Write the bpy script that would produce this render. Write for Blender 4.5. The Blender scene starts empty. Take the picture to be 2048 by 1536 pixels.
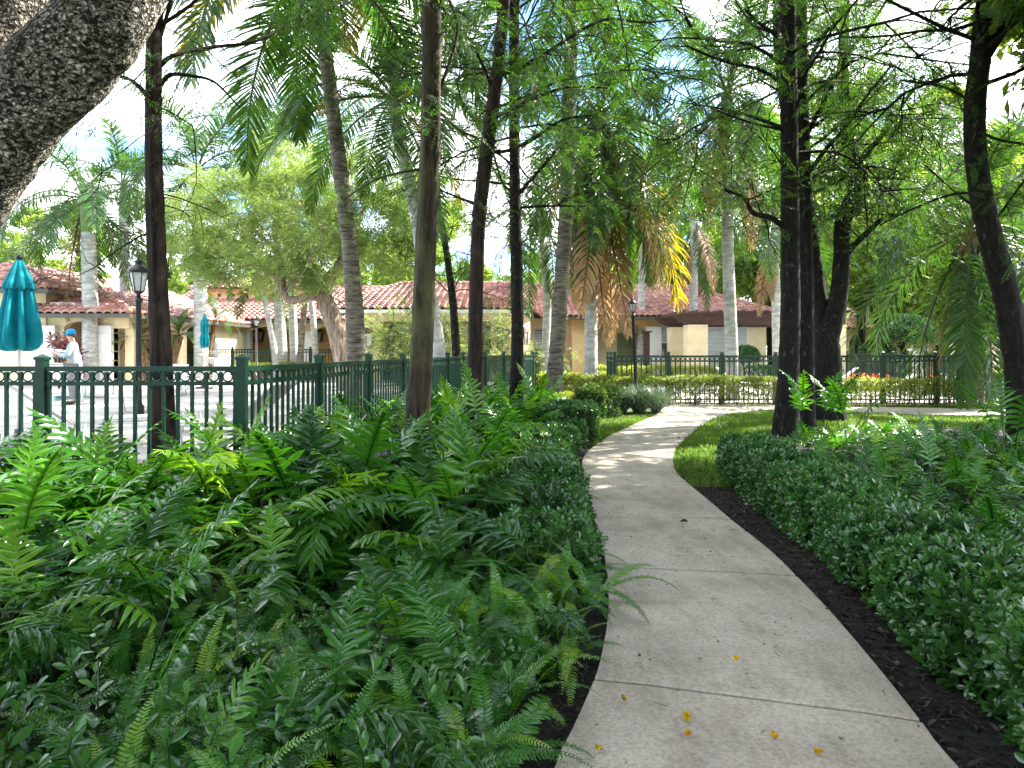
import bpy, bmesh, math
import numpy as np
from mathutils import Vector, noise as mnoise

scene = bpy.context.scene
COL = scene.collection
# ------------------------------------------------------------------ camera, sky, sun, exposure
CAMZ = 1.5
FPX = 1420.0          # focal length in photo pixels (photo 2048 wide), horizon at photo row 700
cam_data = bpy.data.cameras.new("camera")
cam = bpy.data.objects.new("camera", cam_data)
COL.objects.link(cam)
cam.location = (0, 0, CAMZ)
cam.rotation_euler = (math.radians(90), 0, 0)
cam_data.sensor_width = 36.0
cam_data.lens = 36.0 * FPX / 2048.0
cam_data.shift_y = -68.0 / 2048.0
cam_data.clip_start = 0.05
cam_data.clip_end = 2000
scene.camera = cam

SUN_DIR = Vector((0.66, 0.36, 0.70)).normalized()
SUN_EL = math.asin(SUN_DIR.z)
SUN_AZ = math.atan2(SUN_DIR.x, SUN_DIR.y)
world = bpy.data.worlds.new("World")
scene.world = world
world.use_nodes = True
wt = world.node_tree
wt.nodes.clear()
w_out = wt.nodes.new("ShaderNodeOutputWorld")
w_bg = wt.nodes.new("ShaderNodeBackground")
w_sky = wt.nodes.new("ShaderNodeTexSky")
w_sky.sky_type = 'NISHITA'
w_sky.sun_disc = False
w_sky.sun_elevation = SUN_EL
w_sky.sun_rotation = SUN_AZ
w_sky.air_density = 1.0
w_sky.dust_density = 1.0
w_tc = wt.nodes.new("ShaderNodeTexCoord")
w_map = wt.nodes.new("ShaderNodeMapping")
w_map.inputs['Scale'].default_value = (1.0, 1.0, 2.2)
w_ns = wt.nodes.new("ShaderNodeTexNoise")
w_ns.inputs['Scale'].default_value = 3.1
w_ns.inputs['Detail'].default_value = 7
w_ns.inputs['Roughness'].default_value = 0.55
w_rp = wt.nodes.new("ShaderNodeValToRGB")
w_rp.color_ramp.elements[0].position = 0.43
w_rp.color_ramp.elements[1].position = 0.56
w_mix = wt.nodes.new("ShaderNodeMix")
w_mix.data_type = 'RGBA'
w_mix.inputs['B'].default_value = (7.6, 7.7, 7.9, 1)     # sunlit cloud, in the sky texture's own units
wt.links.new(w_tc.outputs['Generated'], w_map.inputs['Vector'])
wt.links.new(w_map.outputs['Vector'], w_ns.inputs['Vector'])
wt.links.new(w_ns.outputs['Fac'], w_rp.inputs['Fac'])
wt.links.new(w_rp.outputs['Color'], w_mix.inputs['Factor'])
w_dim = wt.nodes.new("ShaderNodeMix"); w_dim.data_type = 'RGBA'; w_dim.blend_type = 'MULTIPLY'; w_dim.inputs['Factor'].default_value = 1.0
w_dim.inputs['B'].default_value = (.55, .68, .80, 1)
wt.links.new(w_sky.outputs['Color'], w_dim.inputs['A'])
wt.links.new(w_dim.outputs['Result'], w_mix.inputs['A'])
wt.links.new(w_mix.outputs['Result'], w_bg.inputs['Color'])
w_bg.inputs['Strength'].default_value = 0.15
wt.links.new(w_bg.outputs['Background'], w_out.inputs['Surface'])

sun_data = bpy.data.lights.new("sun", 'SUN')
sun_data.energy = 5.0
sun_data.angle = math.radians(0.5)
sun_data.color = (1.0, 0.95, 0.85)
sun = bpy.data.objects.new("sun", sun_data)
COL.objects.link(sun)
sun.rotation_euler = SUN_DIR.to_track_quat('Z', 'Y').to_euler()

scene.view_settings.view_transform = 'Standard'
scene.view_settings.look = 'None'
scene.view_settings.exposure = 2.35
scene.view_settings.gamma = 1.0
scene.view_settings.use_curve_mapping = False
scene.cycles.max_bounces = 6
scene.cycles.diffuse_bounces = 2
scene.cycles.glossy_bounces = 2
scene.cycles.transmission_bounces = 4
scene.cycles.transparent_max_bounces = 6
scene.cycles.use_denoising = True
scene.cycles.caustics_reflective = False
scene.cycles.caustics_refractive = False
scene.cycles.sample_clamp_indirect = 6.0

# ------------------------------------------------------------------ helpers
def W(px, py, D):
    """world point seen at photo pixel (px, py), D metres in front of the camera"""
    return np.array(((px - 1024.0) * D / FPX, D, CAMZ - (py - 700.0) * D / FPX))

def G(px, py, z=0.0):
    """point of the level z seen at a photo pixel"""
    D = (CAMZ - z) * FPX / (py - 700.0)
    return np.array(((px - 1024.0) * D / FPX, D, z))

RNG = np.random.default_rng(7)

class MB:
    """collects vertices, faces and a per-vertex tint and links them as one mesh object"""
    def __init__(self):
        self.v, self.f, self.t, self.n = [], [], [], 0
    def add(self, V, F, tint=0.5):
        V = np.asarray(V, dtype=np.float32).reshape(-1, 3)
        self.v.append(V)
        for f in (F if isinstance(F, (list, tuple)) else [F]):
            f = np.asarray(f, dtype=np.int64)
            if f.size:
                self.f.append(f + self.n)
        self.t.append(np.broadcast_to(np.asarray(tint, dtype=np.float32), (len(V),)).copy())
        self.n += len(V)
        return self
    def box(self, x0, x1, y0, y1, z0, z1, tint=0.5):
        V = [(x, y, z) for z in (z0, z1) for y in (y0, y1) for x in (x0, x1)]
        self.add(V, [np.array([(0, 2, 3, 1), (4, 5, 7, 6), (0, 1, 5, 4), (2, 6, 7, 3), (0, 4, 6, 2), (1, 3, 7, 5)])], tint)
        return self
    def obox(self, c, half, R, tint=0.5):
        V = np.array([(x, y, z) for z in (-1, 1) for y in (-1, 1) for x in (-1, 1)], float) * np.asarray(half)
        V = V @ np.asarray(R).T + np.asarray(c)
        self.add(V, [np.array([(0, 2, 3, 1), (4, 5, 7, 6), (0, 1, 5, 4), (2, 6, 7, 3), (0, 4, 6, 2), (1, 3, 7, 5)])], tint)
        return self
    def prism(self, poly, vec, tint=0.5):
        """extrude a convex planar polygon by vec"""
        P = np.asarray(poly, float); n = len(P)
        V = np.vstack([P, P + np.asarray(vec, float)])
        i = np.arange(n); j = (i + 1) % n
        self.add(V, [np.stack([i, j, j + n, i + n], 1), i[None, ::-1], (i + n)[None]], tint)
        return self
    def tube(self, P, R, n=8, tint=0.5, cap=True, wob=0.0, rng=RNG):
        P = np.asarray(P, float); m = len(P)
        R = np.broadcast_to(np.asarray(R, float), (m,))
        T = np.gradient(P, axis=0); T /= np.linalg.norm(T, axis=1)[:, None] + 1e-12
        a = np.array((0.0, 0.0, 1.0)) if abs(T[0, 2]) < 0.9 else np.array((0.0, 1.0, 0.0))
        N = np.zeros_like(P); u = np.cross(T[0], a); u /= np.linalg.norm(u); N[0] = u
        for k in range(1, m):
            u = u - T[k] * (u @ T[k]); u /= np.linalg.norm(u) + 1e-12; N[k] = u
        B = np.cross(T, N)
        th = np.arange(n) * 2 * math.pi / n
        rr = R[:, None] * np.ones((1, n))
        if wob:
            rr = rr * (1 + wob * rng.standard_normal((m, n)) * 0.5 + wob * rng.standard_normal((1, n)))
        V = P[:, None] + rr[..., None] * (np.cos(th)[None, :, None] * N[:, None] + np.sin(th)[None, :, None] * B[:, None])
        i = np.arange(m - 1)[:, None] * n; j = np.arange(n)[None]; j2 = (j + 1) % n
        F = np.stack([i + j, i + j2, i + n + j2, i + n + j], -1).reshape(-1, 4)
        fs = [F]
        if cap:
            fs += [np.arange(n)[None, ::-1], (np.arange(n) + (m - 1) * n)[None]]
        self.add(V.reshape(-1, 3), fs, tint)
        return self
    def lathe(self, prof, c=(0, 0, 0), n=12, tint=0.5):
        prof = np.asarray(prof, float)
        return self.tube(np.stack([np.full(len(prof), c[0]), np.full(len(prof), c[1]), prof[:, 1] + c[2]], 1), np.maximum(prof[:, 0], 1e-4), n, tint) if np.all(np.diff(prof[:, 1]) > 0) else self._lathe(prof, c, n, tint)
    def _lathe(self, prof, c, n, tint):
        th = np.arange(n) * 2 * math.pi / n; m = len(prof)
        V = np.stack([prof[:, 0, None] * np.cos(th) + c[0], prof[:, 0, None] * np.sin(th) + c[1], np.repeat(prof[:, 1, None], n, 1) + c[2]], -1)
        i = np.arange(m - 1)[:, None] * n; j = np.arange(n)[None]; j2 = (j + 1) % n
        F = np.stack([i + j, i + j2, i + n + j2, i + n + j], -1).reshape(-1, 4)
        self.add(V.reshape(-1, 3), [F, np.arange(n)[None, ::-1], (np.arange(n) + (m - 1) * n)[None]], tint)
        return self
    def inst(self, tmpl, R, loc, scale=1.0, dt=0.0):
        """many copies of a small template (V, faces, tint): R (N,3,3), loc (N,3)"""
        V, Fs, t = tmpl
        V = np.asarray(V, np.float32); N = len(loc); nv = len(V)
        scale = np.broadcast_to(np.asarray(scale, np.float32), (N,))
        VV = np.einsum('nij,vj->nvi', np.asarray(R, np.float32), V) * scale[:, None, None] + np.asarray(loc, np.float32)[:, None]
        tt = np.asarray(t, np.float32)[None] + np.where(np.asarray(t)[None] > 0.05, np.broadcast_to(np.asarray(dt, np.float32), (N,))[:, None], 0)
        off = (np.arange(N) * nv)[:, None, None]
        self.add(VV.reshape(-1, 3), [(np.asarray(F)[None] + off).reshape(-1, np.asarray(F).shape[1]) for F in Fs], np.clip(tt, 0, 1).reshape(-1))
        return self
    def mesh(self, name, mats, smooth=True):
        me = bpy.data.meshes.new(name)
        V = np.vstack(self.v); me.vertices.add(len(V)); me.vertices.foreach_set("co", V.ravel())
        tot = np.concatenate([np.full(len(f), f.shape[1], np.int32) for f in self.f])
        idx = np.concatenate([f.ravel() for f in self.f]).astype(np.int32)
        me.loops.add(len(idx)); me.loops.foreach_set("vertex_index", idx)
        me.polygons.add(len(tot))
        me.polygons.foreach_set("loop_start", np.concatenate([[0], np.cumsum(tot)[:-1]]).astype(np.int32))
        me.polygons.foreach_set("loop_total", tot)
        me.polygons.foreach_set("use_smooth", np.full(len(tot), smooth))
        at = me.attributes.new("tint", 'FLOAT', 'POINT'); at.data.foreach_set("value", np.concatenate(self.t))
        for m in (mats if isinstance(mats, (list, tuple)) else [mats]):
            me.materials.append(m)
        me.update(); me.validate()
        return me
    def build(self, name, mats, parent=None, smooth=True):
        o = bpy.data.objects.new(name, self.mesh(name, mats, smooth))
        COL.objects.link(o)
        if parent is not None:
            o.parent = parent
        return o

def tag(o, label=None, cat=None, group=None, kind=None):
    if label: o['label'] = label
    if cat: o['category'] = cat
    if group: o['group'] = group
    if kind: o['kind'] = kind
    return o

def empty(name, loc=(0, 0, 0), rz=0.0, label=None, cat=None, group=None):
    o = bpy.data.objects.new(name, None)
    COL.objects.link(o); o.location = tuple(loc); o.rotation_euler = (0, 0, rz)
    o.empty_display_size = 0.2
    return tag(o, label, cat, group)

def link(name, me, parent=None, loc=(0, 0, 0), rot=(0, 0, 0), scale=(1, 1, 1)):
    o = bpy.data.objects.new(name, me); COL.objects.link(o)
    o.location = tuple(loc); o.rotation_euler = tuple(rot); o.scale = tuple(scale) if not np.isscalar(scale) else (scale,) * 3
    if parent is not None: o.parent = parent
    return o

def copy_tree(o, parent=None):
    c = o.copy(); COL.objects.link(c)
    if parent is not None: c.parent = parent
    for ch in list(o.children): copy_tree(ch, c)
    return c

def shift_mesh(mb, loc):
    """move collected geometry so that loc becomes its origin"""
    for v in mb.v: v -= np.asarray(loc, np.float32)
    return mb

def spline(P, n):
    P = np.asarray(P, float); m = len(P)
    Q = np.vstack([2 * P[0] - P[1], P, 2 * P[-1] - P[-2]])
    d = np.concatenate([[0], np.cumsum(np.linalg.norm(np.diff(P[:, :3], axis=0), axis=1))])
    s = np.linspace(0, d[-1], n); k = np.clip(np.searchsorted(d, s, 'right') - 1, 0, m - 2)
    t = ((s - d[k]) / np.maximum(d[k + 1] - d[k], 1e-9))[:, None]
    p0, p1, p2, p3 = Q[k], Q[k + 1], Q[k + 2], Q[k + 3]
    return 0.5 * (2 * p1 + (p2 - p0) * t + (2 * p0 - 5 * p1 + 4 * p2 - p3) * t * t + (3 * p1 - p0 - 3 * p2 + p3) * t ** 3)

def ypr(yaw, pitch, roll):
    """rotations Rz(yaw) Ry(-pitch) Rx(roll): +X leads, pitched up by pitch"""
    yaw, pitch, roll = np.broadcast_arrays(np.asarray(yaw, float), np.asarray(pitch, float), np.asarray(roll, float))
    cy, sy, cp, sp, cr, sr = np.cos(yaw), np.sin(yaw), np.cos(pitch), np.sin(pitch), np.cos(roll), np.sin(roll)
    X = np.stack([cy * cp, sy * cp, sp], -1)
    Y = np.stack([-sy * cr - cy * sp * -sr * -1, cy * cr - sy * sp * sr, cp * sr], -1)
    Y = np.stack([-sy * cr - cy * sp * sr, cy * cr - sy * sp * sr, cp * sr], -1)
    Z = np.cross(X, Y)
    return np.stack([X, Y, Z], -1)

# ------------------------------------------------------------------ materials
def new_mat(name):
    m = bpy.data.materials.new(name); m.use_nodes = True
    nt = m.node_tree; nt.nodes.clear()
    out = nt.nodes.new("ShaderNodeOutputMaterial")
    return m, nt, out

def principled(nt, rough=0.6, spec=0.5, metal=0.0):
    b = nt.nodes.new("ShaderNodeBsdfPrincipled")
    b.inputs['Roughness'].default_value = rough
    b.inputs['Specular IOR Level'].default_value = spec
    b.inputs['Metallic'].default_value = metal
    return b

def ramp(nt, cols):
    r = nt.nodes.new("ShaderNodeValToRGB"); e = r.color_ramp.elements
    while len(e) < len(cols): e.new(0.5)
    for k, (p, c) in enumerate(cols):
        e[k].position = p; e[k].color = (c[0], c[1], c[2], 1)
    return r

def tex_noise(nt, scale, detail=4, rough=0.55, stretch=None, coord='Object', dist=0.0):
    tc = nt.nodes.new("ShaderNodeTexCoord"); mp = nt.nodes.new("ShaderNodeMapping")
    if stretch: mp.inputs['Scale'].default_value = stretch
    n = nt.nodes.new("ShaderNodeTexNoise")
    n.inputs['Scale'].default_value = scale; n.inputs['Detail'].default_value = detail
    n.inputs['Roughness'].default_value = rough; n.inputs['Distortion'].default_value = dist
    nt.links.new(tc.outputs[coord], mp.inputs['Vector']); nt.links.new(mp.outputs['Vector'], n.inputs['Vector'])
    return n

def bump(nt, height_socket, strength, dist, bsdf):
    b = nt.nodes.new("ShaderNodeBump"); b.inputs['Strength'].default_value = strength; b.inputs['Distance'].default_value = dist
    nt.links.new(height_socket, b.inputs['Height']); nt.links.new(b.outputs['Normal'], bsdf.inputs['Normal'])
    return b

def noisy(name, c1, c2, scale=4.0, rough=0.7, spec=0.4, bmp=0.2, bdist=0.01, stretch=None, metal=0.0, detail=5, lo=0.35, hi=0.65, coord='Object'):
    m, nt, out = new_mat(name)
    b = principled(nt, rough, spec, metal); n = tex_noise(nt, scale, detail, 0.6, stretch, coord)
    r = ramp(nt, [(lo, c1), (hi, c2)])
    nt.links.new(n.outputs['Fac'], r.inputs['Fac']); nt.links.new(r.outputs['Color'], b.inputs['Base Color'])
    if bmp: bump(nt, n.outputs['Fac'], bmp, bdist, b)
    nt.links.new(b.outputs['BSDF'], out.inputs['Surface'])
    return m

def leaf_mat(name, cols, rough=0.35, spec=0.5, trans=0.35, tcol=(1.7, 1.6, 0.7), cover=None):
    """leaf: glossy upper coat + light passing through; tint picks the leaf's own colour"""
    m, nt, out = new_mat(name)
    at = nt.nodes.new("ShaderNodeAttribute"); at.attribute_name = "tint"
    r = ramp(nt, cols); nt.links.new(at.outputs['Fac'], r.inputs['Fac'])
    n = tex_noise(nt, 1.3, 2); 
    hs = nt.nodes.new("ShaderNodeHueSaturation"); mr = nt.nodes.new("ShaderNodeMapRange")
    mr.inputs['From Min'].default_value = 0.3; mr.inputs['From Max'].default_value = 0.7
    mr.inputs['To Min'].default_value = 0.75; mr.inputs['To Max'].default_value = 1.25
    nt.links.new(n.outputs['Fac'], mr.inputs['Value']); nt.links.new(mr.outputs['Result'], hs.inputs['Value'])
    nt.links.new(r.outputs['Color'], hs.inputs['Color'])
    b = principled(nt, rough, spec); nt.links.new(hs.outputs['Color'], b.inputs['Base Color'])
    mul = nt.nodes.new("ShaderNodeMix"); mul.data_type = 'RGBA'; mul.blend_type = 'MULTIPLY'; mul.inputs['Factor'].default_value = 1
    mul.clamp_result = False
    mul.inputs['B'].default_value = (*tcol, 1); nt.links.new(hs.outputs['Color'], mul.inputs['A'])
    tr = nt.nodes.new("ShaderNodeBsdfTranslucent"); nt.links.new(mul.outputs['Result'], tr.inputs['Color'])
    mx = nt.nodes.new("ShaderNodeMixShader"); mx.inputs['Fac'].default_value = trans
    nt.links.new(b.outputs['BSDF'], mx.inputs[1]); nt.links.new(tr.outputs['BSDF'], mx.inputs[2])
    nt.links.new(mx.outputs['Shader'], out.inputs['Surface'])
    return m

def bark_mat(name, dark, light, scale=6.0, stretch=(1, 1, 0.18), bmp=0.9, bdist=0.02, moss=None, moss_scale=1.4, lo=0.38, hi=0.62, mlo=0.5, mhi=0.7):
    m, nt, out = new_mat(name)
    b = principled(nt, 0.85, 0.25)
    n = tex_noise(nt, scale, 7, 0.65, stretch, 'Object', 0.4)
    r = ramp(nt, [(lo, dark), (hi, light)]); nt.links.new(n.outputs['Fac'], r.inputs['Fac'])
    col = r.outputs['Color']
    if moss:
        n2 = tex_noise(nt, moss_scale, 6, 0.6, (1, 1, 0.6))
        r2 = ramp(nt, [(mlo, (0, 0, 0)), (mhi, (1, 1, 1))]); nt.links.new(n2.outputs['Fac'], r2.inputs['Fac'])
        mx = nt.nodes.new("ShaderNodeMix"); mx.data_type = 'RGBA'; mx.inputs['B'].default_value = (*moss, 1)
        nt.links.new(r2.outputs['Color'], mx.inputs['Factor']); nt.links.new(col, mx.inputs['A']); col = mx.outputs['Result']
    nt.links.new(col, b.inputs['Base Color'])
    bump(nt, n.outputs['Fac'], bmp, bdist, b)
    nt.links.new(b.outputs['BSDF'], out.inputs['Surface'])
    return m
# ------------------------------------------------------------------ ground, path, lawn, deck
M = {}
M['soil'] = noisy("soil", (0.05, 0.055, 0.02), (0.10, 0.12, 0.04), 1.2, 0.9, 0.2, 0.4, 0.03)
M['mulch'] = noisy("mulch", (0.004, 0.0035, 0.003), (0.022, 0.018, 0.015), 26, 0.85, 0.35, 1.0, 0.03, detail=8)
M['lawn'] = noisy("lawn_turf", (0.05, 0.10, 0.015), (0.10, 0.19, 0.03), 9, 0.8, 0.2, 0.6, 0.02)
M['sand_grass'] = noisy("thin_grass", (0.16, 0.17, 0.06), (0.34, 0.31, 0.18), 5, 0.9, 0.2, 0.4, 0.02)

def concrete(name, base, dark, scale, stain=True):
    m, nt, out = new_mat(name)
    b = principled(nt, 0.72, 0.35)
    big = tex_noise(nt, 1.1, 6, 0.62); fine = tex_noise(nt, 60, 5, 0.7); mid = tex_noise(nt, 7, 6, 0.7, (1, 0.4, 1))
    r1 = ramp(nt, [(0.30, dark), (0.62, base)]); nt.links.new(big.outputs['Fac'], r1.inputs['Fac'])
    r2 = ramp(nt, [(0.34, (0.62, 0.60, 0.58)), (0.58, (1.08, 1.08, 1.08))]); nt.links.new(fine.outputs['Fac'], r2.inputs['Fac'])
    r3 = ramp(nt, [(0.33, (0.70, 0.69, 0.64)), (0.55, (1.0, 1.0, 1.0))]); nt.links.new(mid.outputs['Fac'], r3.inputs['Fac'])
    cur = r1.outputs['Color']
    for r in (r2, r3):
        mx = nt.nodes.new("ShaderNodeMix"); mx.data_type = 'RGBA'; mx.blend_type = 'MULTIPLY'; mx.inputs['Factor'].default_value = 0.8
        nt.links.new(cur, mx.inputs['A']); nt.links.new(r.outputs['Color'], mx.inputs['B']); cur = mx.outputs['Result']
    vo = nt.nodes.new("ShaderNodeTexVoronoi"); vo.inputs['Scale'].default_value = 34
    tc = nt.nodes.new("ShaderNodeTexCoord"); nt.links.new(tc.outputs['Object'], vo.inputs['Vector'])
    r4 = ramp(nt, [(0.06, (0.35, 0.33, 0.30)), (0.14, (1, 1, 1))]); nt.links.new(vo.outputs['Distance'], r4.inputs['Fac'])
    mx = nt.nodes.new("ShaderNodeMix"); mx.data_type = 'RGBA'; mx.blend_type = 'MULTIPLY'; mx.inputs['Factor'].default_value = 0.55
    nt.links.new(cur, mx.inputs['A']); nt.links.new(r4.outputs['Color'], mx.inputs['B']); cur = mx.outputs['Result']
    nt.links.new(cur, b.inputs['Base Color'])
    bump(nt, fine.outputs['Fac'], 0.35, 0.004, b)
    nt.links.new(b.outputs['BSDF'], out.inputs['Surface'])
    return m
M['concrete'] = concrete("path_concrete", (0.55, 0.475, 0.40), (0.35, 0.295, 0.245), 1)
def pavers(name):
    m, nt, out = new_mat(name); b = principled(nt, .7, .35)
    tc = nt.nodes.new("ShaderNodeTexCoord"); br = nt.nodes.new("ShaderNodeTexBrick"); br.inputs['Scale'].default_value = 1.0
    br.inputs['Color1'].default_value = (.46, .42, .385, 1); br.inputs['Color2'].default_value = (.54, .50, .465, 1); br.inputs['Mortar'].default_value = (.25, .23, .21, 1)
    br.inputs['Mortar Size'].default_value = .012; br.inputs['Brick Width'].default_value = .9; br.inputs['Row Height'].default_value = .6; br.offset = .5
    n = tex_noise(nt, .7, 7, .65); r = ramp(nt, [(.35, (.68, .66, .64)), (.6, (1, 1, 1))]); mx = nt.nodes.new("ShaderNodeMix"); mx.data_type = 'RGBA'; mx.blend_type = 'MULTIPLY'; mx.inputs['Factor'].default_value = .9  # broad noise darkens the pavers in patches, painting dappled shade
    nt.links.new(tc.outputs['Object'], br.inputs['Vector']); nt.links.new(n.outputs['Fac'], r.inputs['Fac']); nt.links.new(br.outputs['Color'], mx.inputs['A']); nt.links.new(r.outputs['Color'], mx.inputs['B'])
    nt.links.new(mx.outputs['Result'], b.inputs['Base Color']); bump(nt, n.outputs['Fac'], .1, .004, b); nt.links.new(b.outputs['BSDF'], out.inputs['Surface']); return m
M['deck'] = pavers("deck_pavers")

def sheet(name, poly, z, mat, kind='structure', label=None, cat=None):
    P = np.array([(p[0], p[1], z) for p in poly], float)
    mb = MB().add(P, [np.arange(len(P))[None]])
    o = mb.build(name, mat, smooth=False)
    return tag(o, label, cat, kind=kind)

sheet("ground", [(-400, -60), (400, -60), (400, 900), (-400, 900)], 0.0, M['soil'], label="flat dark garden soil reaching under the trees to the horizon", cat="ground")

# path edges, photo pixels on the ground plane
PL = [(1109, 1533), (1140, 1466), (1188, 1358), (1204, 1303), (1216, 1231), (1217, 1164), (1212, 1130), (1207, 1097), (1195, 1054), (1185, 1025), (1179, 992), (1171, 948), (1164, 929), (1171, 908), (1195, 886), (1226, 867), (1279, 843), (1312, 829)]
PR = [(1919, 1533), (1839, 1435), (1748, 1322), (1662, 1222), (1593, 1150), (1538, 1097), (1463, 1038), (1423, 1004), (1379, 968), (1355, 946), (1347, 927), (1347, 910), (1355, 891), (1375, 872), (1403, 850), (1432, 834), (1475, 824)]
PZ = 0.04
EL = np.array([G(*p, PZ) for p in PL]); ER = np.array([G(*p, PZ) for p in PR])
EL = np.vstack([[(-0.62, -0.3, PZ), (-0.18, 1.2, PZ)], EL]); ER = np.vstack([[(1.25, -0.3, PZ), (1.47, 1.2, PZ)], ER])
SL = spline(EL, 500); SR = spline(ER, 500)
def XL(D): return np.interp(D, SL[:, 1], SL[:, 0])
def XR(D): return np.interp(D, SR[:, 1], SR[:, 0])
JOINTS = [((1188, 1358), (1839, 1435), 0.010), ((1212, 1132), (1593, 1150), 0.016), ((1187, 1033), (1463, 1038), 0.011), ((1176, 967), (1379, 969), 0.011), ((1166, 930), (1350, 933), 0.011), ((1198, 891), (1344, 901), 0.011), ((1285, 844), (1408, 850), 0.014)]
cuts = [(0, 0, 0.0)]
for a, b_, gap in JOINTS:
    ga, gb = G(*a, PZ), G(*b_, PZ)
    cuts.append((int(np.argmin(np.linalg.norm(SL - ga, axis=1))), int(np.argmin(np.linalg.norm(SR - gb, axis=1))), gap))
cuts.append((499, 499, 0.0))
path_mb = MB()
def slab(L, R, z, mb, thick=0.1):
    n = len(L); m = 7
    T = np.linspace(0, 1, m)
    top = L[:, None] * (1 - T)[None, :, None] + R[:, None] * T[None, :, None]
    # slightly rounded edges
    top[..., 2] = z
    e = 0.006
    top[0, :, 2] -= e; top[-1, :, 2] -= e; top[:, 0, 2] -= e; top[:, -1, 2] -= e
    i = np.arange(n - 1)[:, None] * m; j = np.arange(m - 1)[None]
    F = np.stack([i + j, i + j + 1, i + m + j + 1, i + m + j], -1).reshape(-1, 4)
    mb.add(top.reshape(-1, 3), [F])
    idx = [k for k in range(m)] + [k * m + m - 1 for k in range(1, n)] + [(n - 1) * m + k for k in range(m - 2, -1, -1)] + [k * m for k in range(n - 2, 0, -1)]
    B = top.reshape(-1, 3)[idx]; B2 = B.copy(); B2[:, 2] = z - thick
    q = len(B); a = np.arange(q); b = (a + 1) % q
    mb.add(np.vstack([B, B2]), [np.stack([a, a + q, b + q, b], 1)])
def along(S, s0, s1, gap, n):
    d = np.concatenate([[0], np.cumsum(np.linalg.norm(np.diff(S, axis=0), axis=1))])
    s = np.linspace(d[s0] + gap[0], d[s1] - gap[1], n)
    s = np.concatenate([[s[0], s[0] + 0.008], s[1:-1], [s[-1] - 0.008, s[-1]]])
    return np.stack([np.interp(s, d, S[:, k]) for k in range(3)], 1)
for c0, c1 in zip(cuts[:-1], cuts[1:]):
    slab(along(SL, c0[0], c1[0], (c0[2], c1[2]), 26), along(SR, c0[1], c1[1], (c0[2], c1[2]), 26), PZ, path_mb)
tag(path_mb.build("path", M['concrete'], smooth=False), "pale concrete footpath of jointed slabs winding between the hedges", "path", kind='structure')

cross = MB()
farL = np.array([SL[-1] + (0, .012, 0), (4.25, 19.35, PZ), (6.0, 19.15, PZ), (9.4, 18.35, PZ), (12.2, 17.5, PZ), (16, 16.4, PZ), (22, 14.6, PZ)])
nearR = np.array([SR[-1] + (0, .012, 0), (6.0, 17.55, PZ), (7.2, 17.15, PZ), (9.4, 16.15, PZ), (12.0, 15.5, PZ), (16, 14.5, PZ), (22, 12.8, PZ)])
fl = spline(farL[1:], 60); nr = spline(np.vstack([nearR[0], nearR[1:]]), 60)
slab(np.vstack([SL[-1] + (0.005, 0.012, 0), fl[0], fl[8], fl[16]]), np.vstack([SR[-1] + (0.005, 0.012, 0), nr[4], nr[8], nr[16]]), PZ - 0.003, cross)
for k0, k1 in ((16, 26), (26, 36), (36, 47), (47, 59)):
    slab(fl[k0:k1 + 1] + (0.008, 0, 0), nr[k0:k1 + 1] + (0.008, 0, 0), PZ, cross)
tag(cross.build("crossing_path", M['concrete'], smooth=False), "sunlit concrete path crossing in front of the clipped hedge", "path", kind='structure')
side = MB()
sl_ = spline([(3.5, 19.1, PZ), (2.7, 21.5, PZ), (1.9, 25, PZ), (1.2, 30, PZ), (1.0, 33, PZ)], 20); sr_ = spline([(4.2, 19.37, PZ), (4.0, 21.8, PZ), (3.3, 25.2, PZ), (2.6, 30, PZ), (2.4, 33, PZ)], 20)
slab(sl_, sr_, PZ - 0.006, side)
tag(side.build("entry_path", M['concrete'], smooth=False), "bright concrete path leading back to the clubhouse door", "path", kind='structure')

# planting soil along the path and the lawns
sheet("mulch_bed", [(-14, -4), (9, -4), (9, 9), (9, 15.0), (2.6, 16.8), (0, 18.0), (-1.3, 17.6), (-2.6, 6.45), (-14, 6.45)], 0.004, M['mulch'], label="black mulch under the ferns and hedges", cat="mulch")
def lawn(name, poly, seed, n, label, h=(0.035, 0.07)):
    sheet(name, poly, 0.010, M['lawn'], label=label, cat="lawn")
    P = np.array(poly, float); rng = np.random.default_rng(seed)
    lo, hi = P.min(0), P.max(0)
    Q = rng.uniform(lo, hi, (n * 3, 2))
    inside = np.zeros(len(Q), bool)
    for k in range(len(P)):
        a, b = P[k], P[(k + 1) % len(P)]
        c = ((a[1] > Q[:, 1]) != (b[1] > Q[:, 1])) & (Q[:, 0] < (b[0] - a[0]) * (Q[:, 1] - a[1]) / (b[1] - a[1] + 1e-9) + a[0])
        inside ^= c
    Q = Q[inside][:n]
    N = len(Q); mb = MB()
    V = np.array([(0, -.0035, 0), (0, .0035, 0), (.35, .003, .6), (.35, -.003, .6), (1.0, 0, 0.95)], float); V[:, 0] *= 0.05; V[:, 2] *= 0.055; V[:, 1] *= 1.3
    R = ypr(rng.uniform(0, 6.28, N), rng.normal(0, .3, N), rng.normal(0, .3, N))
    mb.inst((V, [np.array([(0, 1, 2, 3)]), np.array([(3, 2, 4)])], np.full(5, .5)), R, np.column_stack([Q, np.full(N, .008)]), rng.uniform(.7, 1.5, N), rng.uniform(-.45, .45, N))
    return mb
M['grass'] = leaf_mat("grass_blades", [(0.0, (0.05, 0.11, 0.012)), (0.6, (0.10, 0.20, 0.02)), (1.0, (0.22, 0.27, 0.05))], 0.5, 0.3, 0.45, (1.5, 1.5, 0.5))
lr = [tuple(p[:2]) for p in SR[::12] if p[1] > 7.4]
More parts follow.
